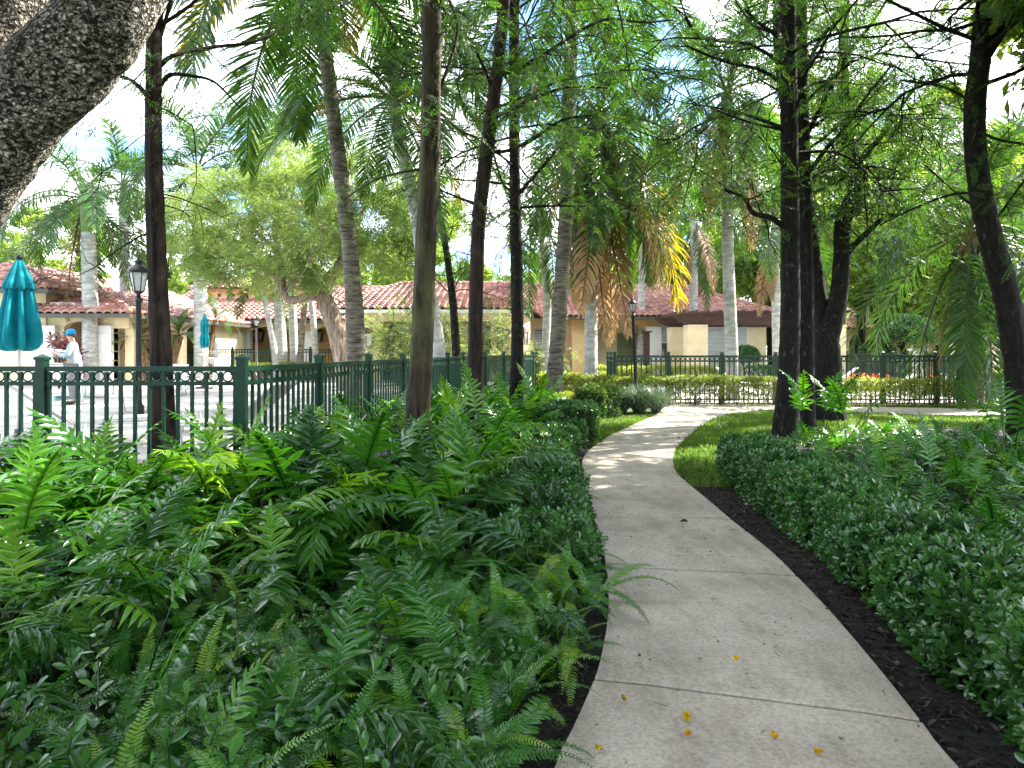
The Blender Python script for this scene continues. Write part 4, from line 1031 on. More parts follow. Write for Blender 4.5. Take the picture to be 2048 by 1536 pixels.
def species(tag_, L, n, ll, lw, droop, plume, els, seed, mat):
    return [palm_frond(L, n, ll, lw, rad(a), rad(b), droop, seed + k, plume).mesh("frond", mat) for k, (a, b) in enumerate(els)]
ELS = [(78, 35), (58, -5), (38, -38), (12, -62), (-25, -80), (-62, -89)]
COCO = species("coco", 4.2, 84, .80, .019, .22, .08, [(78, 30), (58, -10), (40, -42), (24, -62), (8, -74), (-14, -80)], 301, M['frond'])
COCO_Y = species("coco", 3.7, 70, .66, .020, .25, .12, ELS[3:], 311, M['frond_y'])
QUEEN = species("queen", 3.3, 84, .62, .015, .42, .30, [(78, 20), (60, -30), (40, -62), (18, -80), (-12, -88), (-62, -89)], 321, M['frond'])
QUEEN_Y = species("queen", 3.0, 70, .55, .015, .5, .3, [(0, -85), (-45, -89)], 331, M['frond_y'])
DEAD = species("dead", 2.6, 64, .42, .013, .75, .35, [(-45, -88), (-72, -89), (-80, -90)], 341, M['frond_d'])
ROYAL = species("royal", 3.4, 88, .66, .017, .30, .42, [(72, -15), (52, -55), (32, -78), (8, -86), (-35, -89)], 351, M['frond'])
PYGMY = species("pygmy", 1.25, 46, .24, .007, .25, .15, [(80, 20), (55, -25), (30, -55), (5, -75)], 361, M['frond'])

def palm(name, pts, D, label, sp, nf, seed, bark, sc=1.0, z0=0.0, shaft=None, boots=None, dead=0, yellow=(), ysp=None, rings=.10, az=None, group=None, hang=1.0, cat="palm tree", crown=None, low=None):
    rng = np.random.default_rng(seed); pts = [tuple(p) for p in pts]
    base = np.array((W(pts[0][0], 700, D)[0], D, z0)); o = empty(name, base, 0, label, cat, group)
    Q = img_line(pts, D); Q[0, 2] = z0 - .05; mb = MB(); S = limb(mb, Q, 130, 14, .015, rng, rings)
    shift_mesh(mb, base).build("trunk", bark, o)
    top = S[-1, :3]
    for pp, mt, nm in ((shaft, M['shaft'], "crownshaft"), (boots, M['boots'], "leaf_boots")):
        if pp:
            mb = MB(); S2 = limb(mb, img_line(pp, D), 24, 12, .10 if nm == "leaf_boots" else .01, rng); top = S2[-1, :3]
            if nm == "leaf_boots":
                for k in range(26):
                    q = S2[rng.integers(2, 22)]; a = rng.uniform(0, 6.28); d = np.array((math.cos(a), math.sin(a), 0)); mb.tube([q[:3] + d * q[3] * .8, q[:3] + d * (q[3] + .03) + (0, 0, .12), q[:3] + d * (q[3] + .12) + (0, 0, .30)], [.035, .03, .012], 5, .5)
            shift_mesh(mb, base).build(nm, mt, o)
    c = top - base
    n = len(sp)
    for k in range(nf):
        f = (k + .5) / nf; v = min(n - 1, int(f ** hang * n)); a = k * 2.39996 + rng.uniform(-.25, .25) + seed
        link("frond", sp[v], o, c + rng.normal(0, .03, 3) + np.array((0, 0, .12 * (1 - f))), (rng.normal(0, .08), rng.normal(0, .08), a), sc * rng.uniform(.88, 1.08))
    for a_, v, s_ in yellow:
        fo = link("frond", (ysp or QUEEN_Y)[v], o, c - np.array((0, 0, .1)), (0, 0, a_), sc * s_); fo['label'] = "yellowing frond"
    for k in range(dead):
        a = k * 2.4 + seed * .7; fo = link("frond", DEAD[k % len(DEAD)], o, c - np.array((0, 0, .15 + (.35 if dead < 10 else .9) * (k % 4))) + .12 * np.array((math.cos(a), math.sin(a), 0)), (rng.normal(0, .1), rng.normal(0, .06), a), sc * rng.uniform(.7, 1.25)); fo['label'] = "dry brown frond hanging against the trunk"
    return o

pi = math.pi
palm("coconut_palm", [(712, 837, 56), (713, 760, 42), (712, 700, 39), (708, 600, 35), (700, 500, 32), (690, 420, 31), (678, 320, 30), (664, 210, 29), (652, 110, 28), (643, 20, 28), (636, -60, 29), (632, -110, 31)], 13.5,
     "tall curved palm leaning behind the receding fence with long arching fronds", COCO, 26, 1, M['palm_ring'], 1.25, DZ, hang=.55, yellow=[(3.6, 0, 1.0), (2.7, 0, .95), (5.2, 1, .8)], ysp=COCO_Y)
palm("coconut_palm", [(884, 802, 38), (878, 720, 33), (868, 650, 31), (850, 540, 29), (836, 450, 28), (822, 380, 27), (806, 310, 27), (794, 250, 27), (786, 200, 30)], 18.0,
     "pale leaning palm passing behind the thick mossy trunk", COCO, 20, 2, M['palm_grey'], 1.05, DZ, hang=.7, yellow=[(5.6, 0, .9), (.6, 1, .8), (4.4, 0, .9)], ysp=COCO_Y)
palm("coconut_palm", [(1106, 825, 50), (1108, 790, 35), (1112, 720, 31), (1118, 640, 30), (1126, 520, 29), (1132, 420, 29), (1136, 320, 28), (1138, 220, 28), (1142, 100, 27), (1146, 0, 26), (1150, -50, 28)], 17.0,
     "straight ringed palm with a swollen foot beside the fern bank", COCO, 22, 3, M['palm_ring'], 1.1, hang=.5)
palm("queen_palm", [(1182, 797, 32), (1182, 740, 26), (1182, 640, 25), (1186, 520, 24), (1190, 420, 24), (1192, 330, 24), (1195, 300, 26)], 22.0,
     "palm wrapped in a long skirt of dry brown fronds", QUEEN, 32, 4, M['palm_grey'], 1.65, boots=[(1195, 310, 36), (1196, 275, 36), (1196, 235, 24)], dead=18, hang=.5, yellow=[(5.5, 1, 1.2), (.3, 1, 1.3)])
palm("queen_palm", [(1090, 779, 20), (1092, 700, 17), (1094, 600, 16), (1088, 500, 16), (1082, 400, 16)], 27.0, "thin pale palm between the dark trunk and the skirted palm", QUEEN, 14, 5, M['palm_grey'], 1.35, dead=2, hang=.6)
palm("queen_palm", [(1466, 804, 32), (1465, 740, 26), (1460, 620, 25), (1456, 500, 23), (1455, 400, 22), (1455, 325, 23)], 20.5,
     "tall palm rising from the hedge with an orange dead frond", QUEEN, 22, 6, M['palm_grey'], 1.25, boots=[(1455, 335, 32), (1455, 255, 32), (1455, 185, 20)], dead=4, yellow=[(3.3, 1, 1.1), (3.0, 1, .9), (2.6, 1, 1.0)], hang=.9)
palm("queen_palm", [(1392, 756, 20), (1388, 640, 17), (1388, 520, 16), (1390, 440, 16)], 33.0, "slim palm standing before the tiled roof by the pergola", QUEEN, 14, 7, M['palm_grey'], 1.25, .05, dead=3, hang=.7)
palm("queen_palm", [(1556, 776, 20), (1553, 650, 18), (1550, 540, 17), (1549, 440, 16)], 28.0, "slim palm behind the pergola with one hanging dry frond", QUEEN, 14, 8, M['palm_grey'], 1.1, .05, dead=3)
palm("queen_palm", [(1280, 756, 18), (1282, 640, 15), (1284, 520, 14), (1285, 380, 14)], 37.0, "far palm whose fronds droop over the roof ridge", QUEEN, 16, 18, M['palm_grey'], 1.5, .05, dead=3, hang=.6)
palm("queen_palm", [(1952, 816, 28), (1952, 760, 22), (1951, 640, 21), (1947, 570, 21), (1943, 530, 24)], 18.6,
     "short slender palm on the verge with wide drooping fronds", QUEEN, 28, 9, M['palm_ring'], 1.4, boots=[(1943, 535, 26), (1940, 500, 34), (1938, 466, 20)], dead=2, rings=.07, hang=.8)
palm("royal_palm", [(180, 771, 32), (180, 700, 28), (180, 600, 28), (178, 520, 27), (176, 465, 25)], 26.0, "stout white-trunked palm behind the person with one reddish dead frond", ROYAL, 17, 10, M['palm_grey'], 1.28, DZ, shaft=[(176, 468, 24), (171, 430, 19), (167, 400, 12)], dead=2, rings=.16, hang=.6)
palm("royal_palm", [(252, 760, 21), (252, 650, 21), (250, 560, 21), (248, 480, 19), (247, 430, 17)], 31.0, "white-trunked palm beside the black lamp post", ROYAL, 13, 11, M['palm_grey'], 1.2, DZ, shaft=[(247, 432, 17), (246, 400, 14), (245, 375, 9)], rings=.16, hang=.8)
palm("royal_palm", [(403, 768, 29), (402, 700, 27), (401, 600, 26), (399, 500, 23), (397, 420, 20)], 28.0, "white-trunked palm behind the small teal umbrella", ROYAL, 14, 12, M['palm_grey'], 1.3, DZ, shaft=[(397, 425, 20), (395, 380, 17), (393, 345, 10)], rings=.16)
palm("royal_palm", [(565, 757, 24), (562, 690, 22), (558, 600, 21), (556, 500, 19), (554, 420, 17)], 31.0, "fattest white palm trunk under the spreading tree", ROYAL, 13, 13, M['palm_grey'], 1.3, DZ, shaft=[(554, 425, 18), (553, 370, 15), (552, 320, 9)], rings=.16)
palm("royal_palm", [(590, 757, 17), (586, 650, 16), (583, 560, 15), (581, 480, 14), (580, 400, 13)], 33.0, "grey palm trunk just beside the fattest white one", ROYAL, 12, 14, M['palm_grey'], 1.2, DZ, shaft=[(580, 405, 13), (580, 350, 11), (580, 310, 7)], rings=.16)
palm("slim_palm", [(556, 757, 15), (547, 690, 12), (537, 640, 11), (528, 590, 10), (521, 540, 10)], 30.0, "thin white palm stem leaning towards the far lamp", ROYAL, 9, 15, M['palm_grey'], .8, DZ)
palm("slim_palm", [(598, 757, 16), (602, 690, 13), (608, 620, 12), (612, 560, 11), (614, 500, 10)], 29.0, "mottled thin palm stem leaning away from the far lamp", ROYAL, 9, 16, M['palm_ring'], .8, DZ)
palm("slim_palm", [(634, 757, 14), (630, 690, 13), (624, 620, 12), (618, 560, 12), (614, 480, 11)], 32.0, "thin upright palm stem next to the crooked tree trunk", ROYAL, 9, 17, M['palm_grey'], .8, DZ)
palm("pygmy_palm", [(290, 770, 22), (292, 735, 20), (285, 705, 18), (276, 680, 18)], 27.0, "bushy little palm with fine arching fronds beside the lamp post", PYGMY, 22, 21, M['boots'], 1.0, DZ, cat="small palm", rings=.06)
palm("pygmy_palm", [(335, 770, 22), (340, 735, 20), (350, 700, 18), (358, 672, 18)], 28.0, "bushy little palm leaning out behind the dark fence trunk", PYGMY, 22, 22, M['boots'], 1.05, DZ, cat="small palm", rings=.06)
palm("pygmy_palm", [(415, 760, 12), (418, 700, 11), (426, 660, 10), (432, 642, 10)], 33.0, "little palm with curled yellowish fronds above the small umbrella", PYGMY, 16, 23, M['boots'], 1.1, DZ, cat="small palm", rings=.06)
# ------------------------------------------------------------------ buildings
def roof_material():
    m, nt, out = new_mat("clay_roof_tile"); b = principled(nt, .38, .6)
    at = nt.nodes.new("ShaderNodeAttribute"); at.attribute_name = "tint"
    r = ramp(nt, [(0, (.17, .045, .035)), (.35, (.31, .12, .09)), (.7, (.43, .21, .16)), (1, (.55, .34, .27))]); nt.links.new(at.outputs['Fac'], r.inputs['Fac'])
    n = tex_noise(nt, 1.2, 6); mx = nt.nodes.new("ShaderNodeMix"); mx.data_type = 'RGBA'; mx.blend_type = 'MULTIPLY'; mx.inputs['Factor'].default_value = .6
    r2 = ramp(nt, [(.35, (.6, .55, .55)), (.6, (1.1, 1.1, 1.1))]); nt.links.new(n.outputs['Fac'], r2.inputs['Fac'])
    nt.links.new(r.outputs['Color'], mx.inputs['A']); nt.links.new(r2.outputs['Color'], mx.inputs['B']); nt.links.new(mx.outputs['Result'], b.inputs['Base Color'])
    nt.links.new(b.outputs['BSDF'], out.inputs['Surface']); return m
M['tile'] = roof_material()
M['stucco'] = noisy("cream_stucco", (.78, .63, .38), (.86, .71, .46), 2.2, .85, .2, .25, .01)
M['orange'] = noisy("apricot_stucco", (.74, .50, .25), (.80, .56, .30), 2.0, .85, .2, .2, .01)
M['peach'] = noisy("peach_stucco", (.76, .60, .47), (.82, .66, .53), 2.0, .85, .2, .2, .01)
M['white'] = noisy("white_paint", (.68, .67, .64), (.80, .79, .76), 3, .6, .4, .05, .004)
M['groove'] = noisy("dark_groove", (.05, .045, .04), (.09, .08, .07), 3, .9)
M['brown'] = noisy("brown_timber", (.035, .016, .012), (.10, .045, .032), 9, .6, .4, .4, .01, (.3, 4, 4))
M['fascia'] = noisy("dark_gutter", (.05, .045, .035), (.09, .08, .06), 3, .5)
M['door'] = noisy("sage_door", (.16, .19, .10), (.22, .25, .14), 2, .5, .4, .05)
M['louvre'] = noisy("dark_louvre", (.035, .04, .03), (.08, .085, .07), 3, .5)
M['blind'] = noisy("blind", (.55, .55, .52), (.68, .68, .65), 2, .6, .3, 0)
M['lantern'] = noisy("rust_lantern", (.06, .03, .02), (.14, .07, .045), 9, .5, .5, .2)
m, nt, out = new_mat("window_glass"); b = principled(nt, .04, .7); b.inputs['Base Color'].default_value = (.05, .06, .065, 1); nt.links.new(b.outputs['BSDF'], out.inputs['Surface']); M['glass'] = m
m, nt, out = new_mat("lamp_glass"); b = principled(nt, .25, .5); b.inputs['Base Color'].default_value = (.62, .63, .63, 1); b.inputs['Transmission Weight'].default_value = .3; nt.links.new(b.outputs['BSDF'], out.inputs['Surface']); M['lampglass'] = m

def tile_roof(mb, A, B, C, D, pitch=.29, course=.40, seed=0, lift=.0):
    """barrel tiles on the slope with eave A-B and top edge D-C (D above A)"""
    rng = np.random.default_rng(seed)
    A, B, C, D = [np.asarray(q, float) for q in (A, B, C, D)]
    u = B - A; w = np.linalg.norm(u); u /= w
    nrm = np.cross(u, (D + C) / 2 - A); nrm /= np.linalg.norm(nrm); v = np.cross(nrm, u)
    if nrm[2] < 0: nrm = -nrm
    uv = lambda P: ((P - A) @ u, (P - A) @ v)
    (du, dv), (cu, cv) = uv(D), uv(C); vm = max(dv, cv)
    S = 6; ncol = max(2, int(w / pitch)); us = np.linspace(0, w, ncol * S + 1)
    prof = .095 * np.abs(np.sin(np.arange(ncol * S + 1) / S * math.pi)) ** .7
    if dv > .01 and du > .01: pass
    for k in range(ncol * S):
        um = (us[k] + us[k + 1]) / 2
        top = vm
        if du > .02: top = min(top, um * dv / du)
        if cu < w - .02: top = min(top, (w - um) * cv / (w - cu))
        if dv != cv and cu > du: top = min(top, dv + (cv - dv) * min(1, max(0, (um - du) / (cu - du))))
        nr = int(math.ceil(top / course))
        if nr < 1: continue
        r = np.arange(nr); v0 = r * course - .02; v1 = np.minimum((r + 1) * course + .03, max(top, .05))
        P = []
        for uu, p, vv, h in ((us[k], prof[k], v0, .085), (us[k + 1], prof[k + 1], v0, .085), (us[k + 1], prof[k + 1], v1, 0), (us[k], prof[k], v1, 0)):
            P.append(A + uu * u + vv[:, None] * v + (p + h + lift) * nrm)
        # front lip of every course
        for uu, p in ((us[k], prof[k]), (us[k + 1], prof[k + 1])):
            P.append(A + uu * u + v0[:, None] * v + (p - .01 + lift) * nrm)
        V = np.stack(P, 1); o = (r * 6)[:, None]
        col = k // S; trng = np.random.default_rng(seed * 1000 + col)
        t = np.repeat(np.clip(trng.normal(.5, .22, nr), 0, 1), 6)
        mb.add(V.reshape(-1, 3), [o + np.array([[0, 1, 2, 3]]), o + np.array([[4, 5, 1, 0]])], t)
    # backing sheet
    mb.add(np.array([A, B, C, D]) - nrm * .03, [np.array([(0, 1, 2, 3)])] if np.linalg.norm(C - D) > 1e-6 else [np.array([(0, 1, 2)])], .3)

def ridge_caps(mb, a, b, seed=0):
    a, b = np.asarray(a, float), np.asarray(b, float); L = np.linalg.norm(b - a); n = max(1, int(L / .42)); rng = np.random.default_rng(seed)
    for k in range(n):
        p, q = a + (b - a) * k / n, a + (b - a) * (k + 1.12) / n
        mb.tube([p + (0, 0, .04), q + (0, 0, .02)], [.13, .105], 9, rng.uniform(.3, .7))

def arch_wall(mb, x0, x1, y0, y1, z0, z1, ops, axis='x', seg=10):
    """wall slab between x0..x1 with arched openings (xa, xb, spring, rise)"""
    def bx(a, b, c, d):
        mb.box(a, b, y0, y1, c, d) if axis == 'x' else mb.box(y0, y1, a, b, c, d)
    cur = x0
    for xa, xb, sp, ri in ops:
        if xa > cur: bx(cur, xa, z0, z1)
        if ri <= 0: bx(xa, xb, sp, z1)
        else:
            c = (xa + xb) / 2; h = (xb - xa) / 2; xs = np.linspace(xa, xb, seg + 1); zs = sp + ri * np.sqrt(np.clip(1 - ((xs - c) / h) ** 2, 0, 1))
            for k in range(seg):
                q = [(xs[k], y0, zs[k]), (xs[k + 1], y0, zs[k + 1]), (xs[k + 1], y0, z1), (xs[k], y0, z1)]
                if axis != 'x': q = [(y0, a, c_) for a, _, c_ in q]
                mb.prism(q, (0, y1 - y0, 0) if axis == 'x' else (y1 - y0, 0, 0))
        cur = xb
    if cur < x1: bx(cur, x1, z0, z1)

def pier(parent, x0, x1, y0, y1, z0, z1, mat='white', step=.34, name="pier"):
    """rusticated pier: stacked blocks with shadow gaps"""
    mb = MB(); mb.box(x0 + .02, x1 - .02, y0 + .02, y1 - .02, z0, z1, .0)
    z = z0
    while z < z1 - .02:
        mb.box(x0, x1, y0, y1, z, min(z + step - .022, z1)); z += step
    return mb.build(name, M[mat], parent, smooth=False)

def window(parent, x0, x1, y, z0, z1, style='blind', cols=1, rows=1, face=-1):
    """framed window in a wall facing the viewer; frame > pane, blind"""
    f = MB(); t = .06; yy0, yy1 = y - .07, y - .003
    f.box(x0, x0 + t, yy0, yy1, z0, z1); f.box(x1 - t, x1, yy0, yy1, z0, z1); f.box(x0 + t, x1 - t, yy0, yy1, z0, z0 + t); f.box(x0 + t, x1 - t, yy0, yy1, z1 - t, z1)
    for k in range(1, cols):
        xx = x0 + (x1 - x0) * k / cols; f.box(xx - .02, xx + .02, yy0 + .01, yy1, z0 + t, z1 - t)
    for k in range(1, rows):
        zz = z0 + (z1 - z0) * k / rows; f.box(x0 + t, x1 - t, yy0 + .012, yy1, zz - .02, zz + .02)
    o = f.build("window", M['white'], parent, smooth=False)
    MB().box(x0 + t, x1 - t, y - .028, y - .02, z0 + t, z1 - t).build("pane", M['glass'], o, smooth=False)
    if style == 'blind':
        s = MB(); zz = z0 + t + .02 + (z1 - z0) * (.45 if rows == 2 else 0)
        while zz < z1 - t: s.box(x0 + t, x1 - t, y - .044, y - .030, zz, zz + .055); zz += .07
        s.build("blind", M['blind'], o, smooth=False)
    if style == 'shutter':
        s = MB(); zz = z0 + t + .02
        while zz < z1 - t - .05: s.obox(((x0 + x1) / 2, y - .05, zz + .03), ((x1 - x0) / 2 - t, .028, .008), np.array([[1, 0, 0], [0, .8, -.6], [0, .6, .8]])); zz += .085
        s.build("shutter", M['blind'], o, smooth=False)
    return o

def wall_lantern(parent, x, y, z, s=1.0, rz=0):
    """coach lantern on a wall: tapered body, pitched cap, pale panes"""
    fr = MB(); w0, w1 = .17 * s, .25 * s; h = .55 * s; dpt = .2 * s
    c, sn = math.cos(rz), math.sin(rz)
    def P(a, b, c_): return (x + a * c - b * sn, y + a * sn + b * c, z + c_)
    for sx in (-1, 1):
        for yy in (-.02, -dpt):
            fr.tube([P(sx * w0, yy, -h / 2), P(sx * w1, yy, h * .28)], .022 * s, 4)
    fr.prism([P(-w0 - .02, -.01, -h / 2), P(w0 + .02, -.01, -h / 2), P(w0 + .02, -dpt - .02, -h / 2), P(-w0 - .02, -dpt - .02, -h / 2)], (0, 0, -.04))
    top = [P(-w1 - .04, -.01, h * .28), P(w1 + .04, -.01, h * .28), P(w1 + .04, -dpt - .03, h * .28), P(-w1 - .04, -dpt - .03, h * .28)]; ap = [P(-.07 * s, -.03, h * .62), P(.07 * s, -.03, h * .62), P(.07 * s, -dpt * .7, h * .62), P(-.07 * s, -dpt * .7, h * .62)]
    fr.add(top + ap, [np.array([(0, 1, 2, 3), (4, 7, 6, 5), (0, 4, 5, 1), (1, 5, 6, 2), (2, 6, 7, 3), (3, 7, 4, 0)])])
    fr.tube([P(0, -dpt - .004, -h * .5), P(0, -dpt - .004, h * .28)], .012 * s, 4)
    fr.prism([P(-w0, -.006, -h * .5), P(w0, -.006, -h * .5), P(w1, -.006, h * .28), P(-w1, -.006, h * .28)], (0 + sn * .0, 0, 0.001))
    o = fr.build("wall_lantern", M['lantern'], parent, smooth=False)
    g = MB(); g.prism([P(-w0 * .9, -dpt * .9, -h * .48), P(w0 * .9, -dpt * .9, -h * .48), P(w1 * .9, -dpt * .9, h * .26), P(-w1 * .9, -dpt * .9, h * .26)], (P(0, .012, 0)[0] - x, P(0, .012, 0)[1] - y, 0))
    g.build("glass", M['lampglass'], o, smooth=False)
    return o

club = empty("clubhouse", (-3, 38, 0), 0, "long single-storey cream clubhouse with red barrel-tile roofs behind the pool", "building")
def part(mb, name, mat, smooth=False):
    for v in mb.v: v -= np.array((-3, 38, 0), np.float32)
    return mb.build(name, M[mat], club, smooth=smooth)
CL = lambda o: (setattr(o, 'location', (3, -38, 0)), o)[1]
Z0 = .1
# ---- arcade
w = MB(); arch_wall(w, -18.8, -7.6, 38.0, 38.35, Z0, 3.05, [(-17.5, -14.75, 2.5, .28), (-14.05, -11.3, 2.5, .28), (-10.6, -8.4, 2.5, .28)])
part(w, "arcade_wall", 'stucco')
w = MB(); w.box(-18.8, -7.6, 40.6, 40.8, Z0, 3.2); w.box(-18.8, -18.6, 38.35, 40.6, Z0, 3.2); part(w, "recess_wall", 'orange')
for x in (-17.9, -14.4, -10.95): CL(pier(club, x - .36, x + .36, 37.82, 38.42, Z0, 2.52))
d = MB(); d.box(-16.85, -15.72, 40.5, 40.597, Z0, 2.62); o = part(d, "door", 'door')
d = MB(); d.box(-16.7, -15.87, 40.44, 40.499, Z0 + .1, 2.48)
for k in range(24): d.box(-16.62, -15.95, 40.425, 40.44, Z0 + .2 + k * .092, Z0 + .255 + k * .092)
for v in d.v: v -= np.array((-3, 38, 0), np.float32)
d.build("louvre_panel", M['louvre'], o, smooth=False)
for x in (-14.95, -11.6): CL(wall_lantern(club, x + .5, 40.58, 2.35, 1.25))
r = MB(); tile_roof(r, (-19.6, 37.3, 3.08), (-6.2, 37.3, 3.08), (-6.2, 44, 5.3), (-19.6, 44, 5.3), seed=1); ridge_caps(r, (-19.6, 44, 5.34), (-6.2, 44, 5.34))
tile_roof(r, (-6.2, 50.7, 3.08), (-19.6, 50.7, 3.08), (-19.6, 44, 5.3), (-6.2, 44, 5.3), course=.8, pitch=.6, seed=2); part(r, "roof", 'tile', True)
g = MB(); g.box(-19.6, -6.2, 37.22, 37.36, 2.93, 3.07); part(g, "gutter", 'fascia')
c = MB(); c.box(-18.3, -12.0, 41.3, 43.6, 4.0, 5.05); part(c, "clerestory", 'orange')
for k in range(8):
    c = MB(); c.box(-17.9 + k * .8, -17.74 + k * .8, 41.25, 41.297, 4.6, 4.78); part(c, "vent", 'louvre')
r = MB(); tile_roof(r, (-18.7, 40.9, 5.05), (-11.6, 40.9, 5.05), (-12.6, 43.2, 5.75), (-17.7, 43.2, 5.75), seed=3); ridge_caps(r, (-17.7, 43.2, 5.8), (-12.6, 43.2, 5.8)); tile_roof(r, (-11.6, 45.5, 5.05), (-18.7, 45.5, 5.05), (-17.7, 43.2, 5.75), (-12.6, 43.2, 5.75), seed=4, course=.8, pitch=.6); part(r, "clerestory_roof", 'tile', True)
# ---- near wing
w = MB(); w.box(-23.2, -17.2, 26.2, 39, Z0, 3.6); part(w, "wing_wall", 'stucco')
w = MB(); arch_wall(w, -17.2, -14.2, 26.3, 26.6, Z0, 2.75, [(-16.6, -15.3, 2.35, .22), (-14.75, -14.2, 2.3, 0)]); arch_wall(w, 26.6, 37.6, -14.5, -14.2, Z0, 2.75, [(27.2, 30.2, 2.35, .25), (31, 34, 2.35, .25)], axis='y'); part(w, "porch_wall", 'stucco')
w = MB(); w.box(-17.15, -15.0, 28.4, 28.6, Z0, 2.7); part(w, "porch_recess_wall", 'orange')
CL(pier(club, -17.65, -16.75, 26.0, 26.68, Z0, 2.4)); CL(pier(club, -15.4, -14.75, 26.1, 26.68, Z0, 2.4))
s = MB(); s.box(-17.0, -16.1, 26.12, 26.19, 2.85, 3.25); part(s, "sunlit_patch", 'white')  # white slab imitates the patch of sun on the wing wall
r = MB(); R0, R1 = (-20.0, 28.6, 4.92), (-20.0, 40, 4.92)
tile_roof(r, (-16.7, 25.5, 3.7), (-16.7, 40, 3.7), R1, R0, seed=5); tile_roof(r, (-23.4, 25.5, 3.7), (-16.7, 25.5, 3.7), R0, R0, seed=6); tile_roof(r, (-23.4, 40, 3.7), (-23.4, 25.5, 3.7), R0, R1, seed=7, course=.8, pitch=.6)
ridge_caps(r, (-16.7, 25.5, 3.76), np.array(R0) + (0, 0, .04)); ridge_caps(r, R0, R1); ridge_caps(r, (-23.4, 25.5, 3.76), R0); part(r, "wing_roof", 'tile', True)
r = MB(); tile_roof(r, (-17.9, 25.4, 2.8), (-13.7, 25.4, 2.8), (-16.2, 28.1, 3.72), (-17.1, 28.1, 3.72), seed=8); tile_roof(r, (-13.7, 25.4, 2.8), (-13.7, 38.2, 2.8), (-16.9, 38.2, 3.95), (-16.5, 28.4, 3.85), seed=9); ridge_caps(r, (-13.7, 25.4, 2.86), (-16.4, 28.2, 3.86)); part(r, "porch_roof", 'tile', True)
g = MB(); g.box(-17.9, -13.62, 25.3, 25.44, 2.66, 2.8); g.box(-13.76, -13.62, 25.44, 38.2, 2.66, 2.8); g.box(-23.4, -16.6, 25.4, 25.54, 3.55, 3.7); g.box(-16.74, -16.6, 25.54, 27.8, 3.55, 3.7); part(g, "wing_gutter", 'fascia')
# ---- entry block
w = MB(); arch_wall(w, -7.05, .05, 30.0, 30.5, Z0, 3.1, [(-5.55, -.9, 2.72, 0)]); w.prism([(.05, 30.0, Z0), (.85, 33, Z0), (.45, 33, Z0), (.05, 30.5, Z0)], (0, 0, 3.0)); w.box(-7.05, -6.7, 30.5, 37.9, Z0, 3.1); part(w, "entry_wall", 'stucco')
gr = MB()
for z in (.85, 1.55, 2.25):
    gr.box(-7.06, -5.545, 29.992, 30.3, z, z + .02); gr.box(-.905, .06, 29.992, 30.3, z, z + .02)
part(gr, "wall_groove", 'groove')
w = MB(); w.box(-6.7, .6, 32.6, 32.8, Z0, 3.1); part(w, "entry_recess_wall", 'peach')
CL(window(club, -5.75, -4.7, 32.6, 1.35, 2.72, 'none', 3, 4)); CL(window(club, -1.75, -.75, 32.6, 1.35, 2.72, 'shutter', 1, 1)); CL(window(club, -3.9, -2.9, 32.6, 1.35, 2.72, 'shutter', 1, 1))
CL(wall_lantern(club, -6.12, 29.99, 2.0, 1.3)); CL(wall_lantern(club, -.45, 29.99, 2.12, 1.2)); CL(wall_lantern(club, .38, 31.1, 2.1, 1.2, 1.25))
r = MB(); tile_roof(r, (-8.0, 29.4, 3.18), (.75, 29.4, 3.18), (.1, 35.5, 4.75), (-5.5, 35.5, 4.75), seed=11); tile_roof(r, (.75, 29.4, 3.18), (1.5, 37.4, 3.18), (.1, 37.4, 4.75), (.1, 35.5, 4.75), seed=12); tile_roof(r, (-8, 37.4, 3.18), (-8, 29.4, 3.18), (-5.5, 35.5, 4.75), (-5.5, 37.4, 4.75), seed=13)
ridge_caps(r, (.75, 29.4, 3.24), (.1, 35.5, 4.8)); ridge_caps(r, (-8, 29.4, 3.24), (-5.5, 35.5, 4.8)); ridge_caps(r, (-5.5, 35.5, 4.8), (.1, 35.5, 4.8)); part(r, "entry_roof", 'tile', True)
g = MB(); g.box(-8.0, .8, 29.3, 29.44, 3.03, 3.17); g.box(-8, .78, 29.44, 30.0, 3.1, 3.12); part(g, "entry_gutter", 'white')
# ---- block behind the pergola
w = MB(); w.box(.95, 13.6, 38.0, 38.3, .75, 3.35); w.box(13.3, 13.6, 38.3, 50, Z0, 3.35); part(w, "gallery_wall", 'stucco')
w = MB(); w.box(.93, 13.62, 37.97, 38.32, -.05, .749); part(w, "plinth", 'white')
w = MB(); arch_wall(w, 3.1, 7.7, 36.5, 36.8, Z0, 3.2, [(4.0, 6.86, 2.5, .42)]); w.box(7.4, 7.7, 36.8, 38, Z0, 3.2); w.box(3.1, 3.4, 36.8, 38, Z0, 3.2); part(w, "loggia_wall", 'orange')
CL(pier(club, 6.86, 7.62, 36.25, 36.84, Z0, 2.7))
d = MB(); d.box(5.62, 6.7, 37.9, 37.97, Z0, 2.4); o = part(d, "door", 'door'); d = MB()
for i in range(2):
    for j in range(3): d.box(5.76 + i * .44, 6.12 + i * .44, 37.885, 37.9, .3 + j * .68, .85 + j * .68)
for v in d.v: v -= np.array((-3, 38, 0), np.float32)
d.build("door_panel", M['door'], o, smooth=False)
s = MB(); s.box(4.05, 4.3, 36.43, 36.497, 1.3, 1.82); o = part(s, "alarm_box", 'white'); s = MB(); s.box(4.12, 4.23, 36.415, 36.43, 1.42, 1.72)
for v in s.v: v -= np.array((-3, 38, 0), np.float32)
s.build("alarm_face", M['groove'], o, smooth=False)
CL(window(club, 7.85, 9.05, 38, 1.0, 2.78, 'blind', 2, 2)); CL(window(club, 10.3, 12.6, 38, .3, 2.72, 'blind', 2, 1)); CL(window(club, 1.1, 1.85, 38, .95, 2.7, 'shutter', 1, 2))
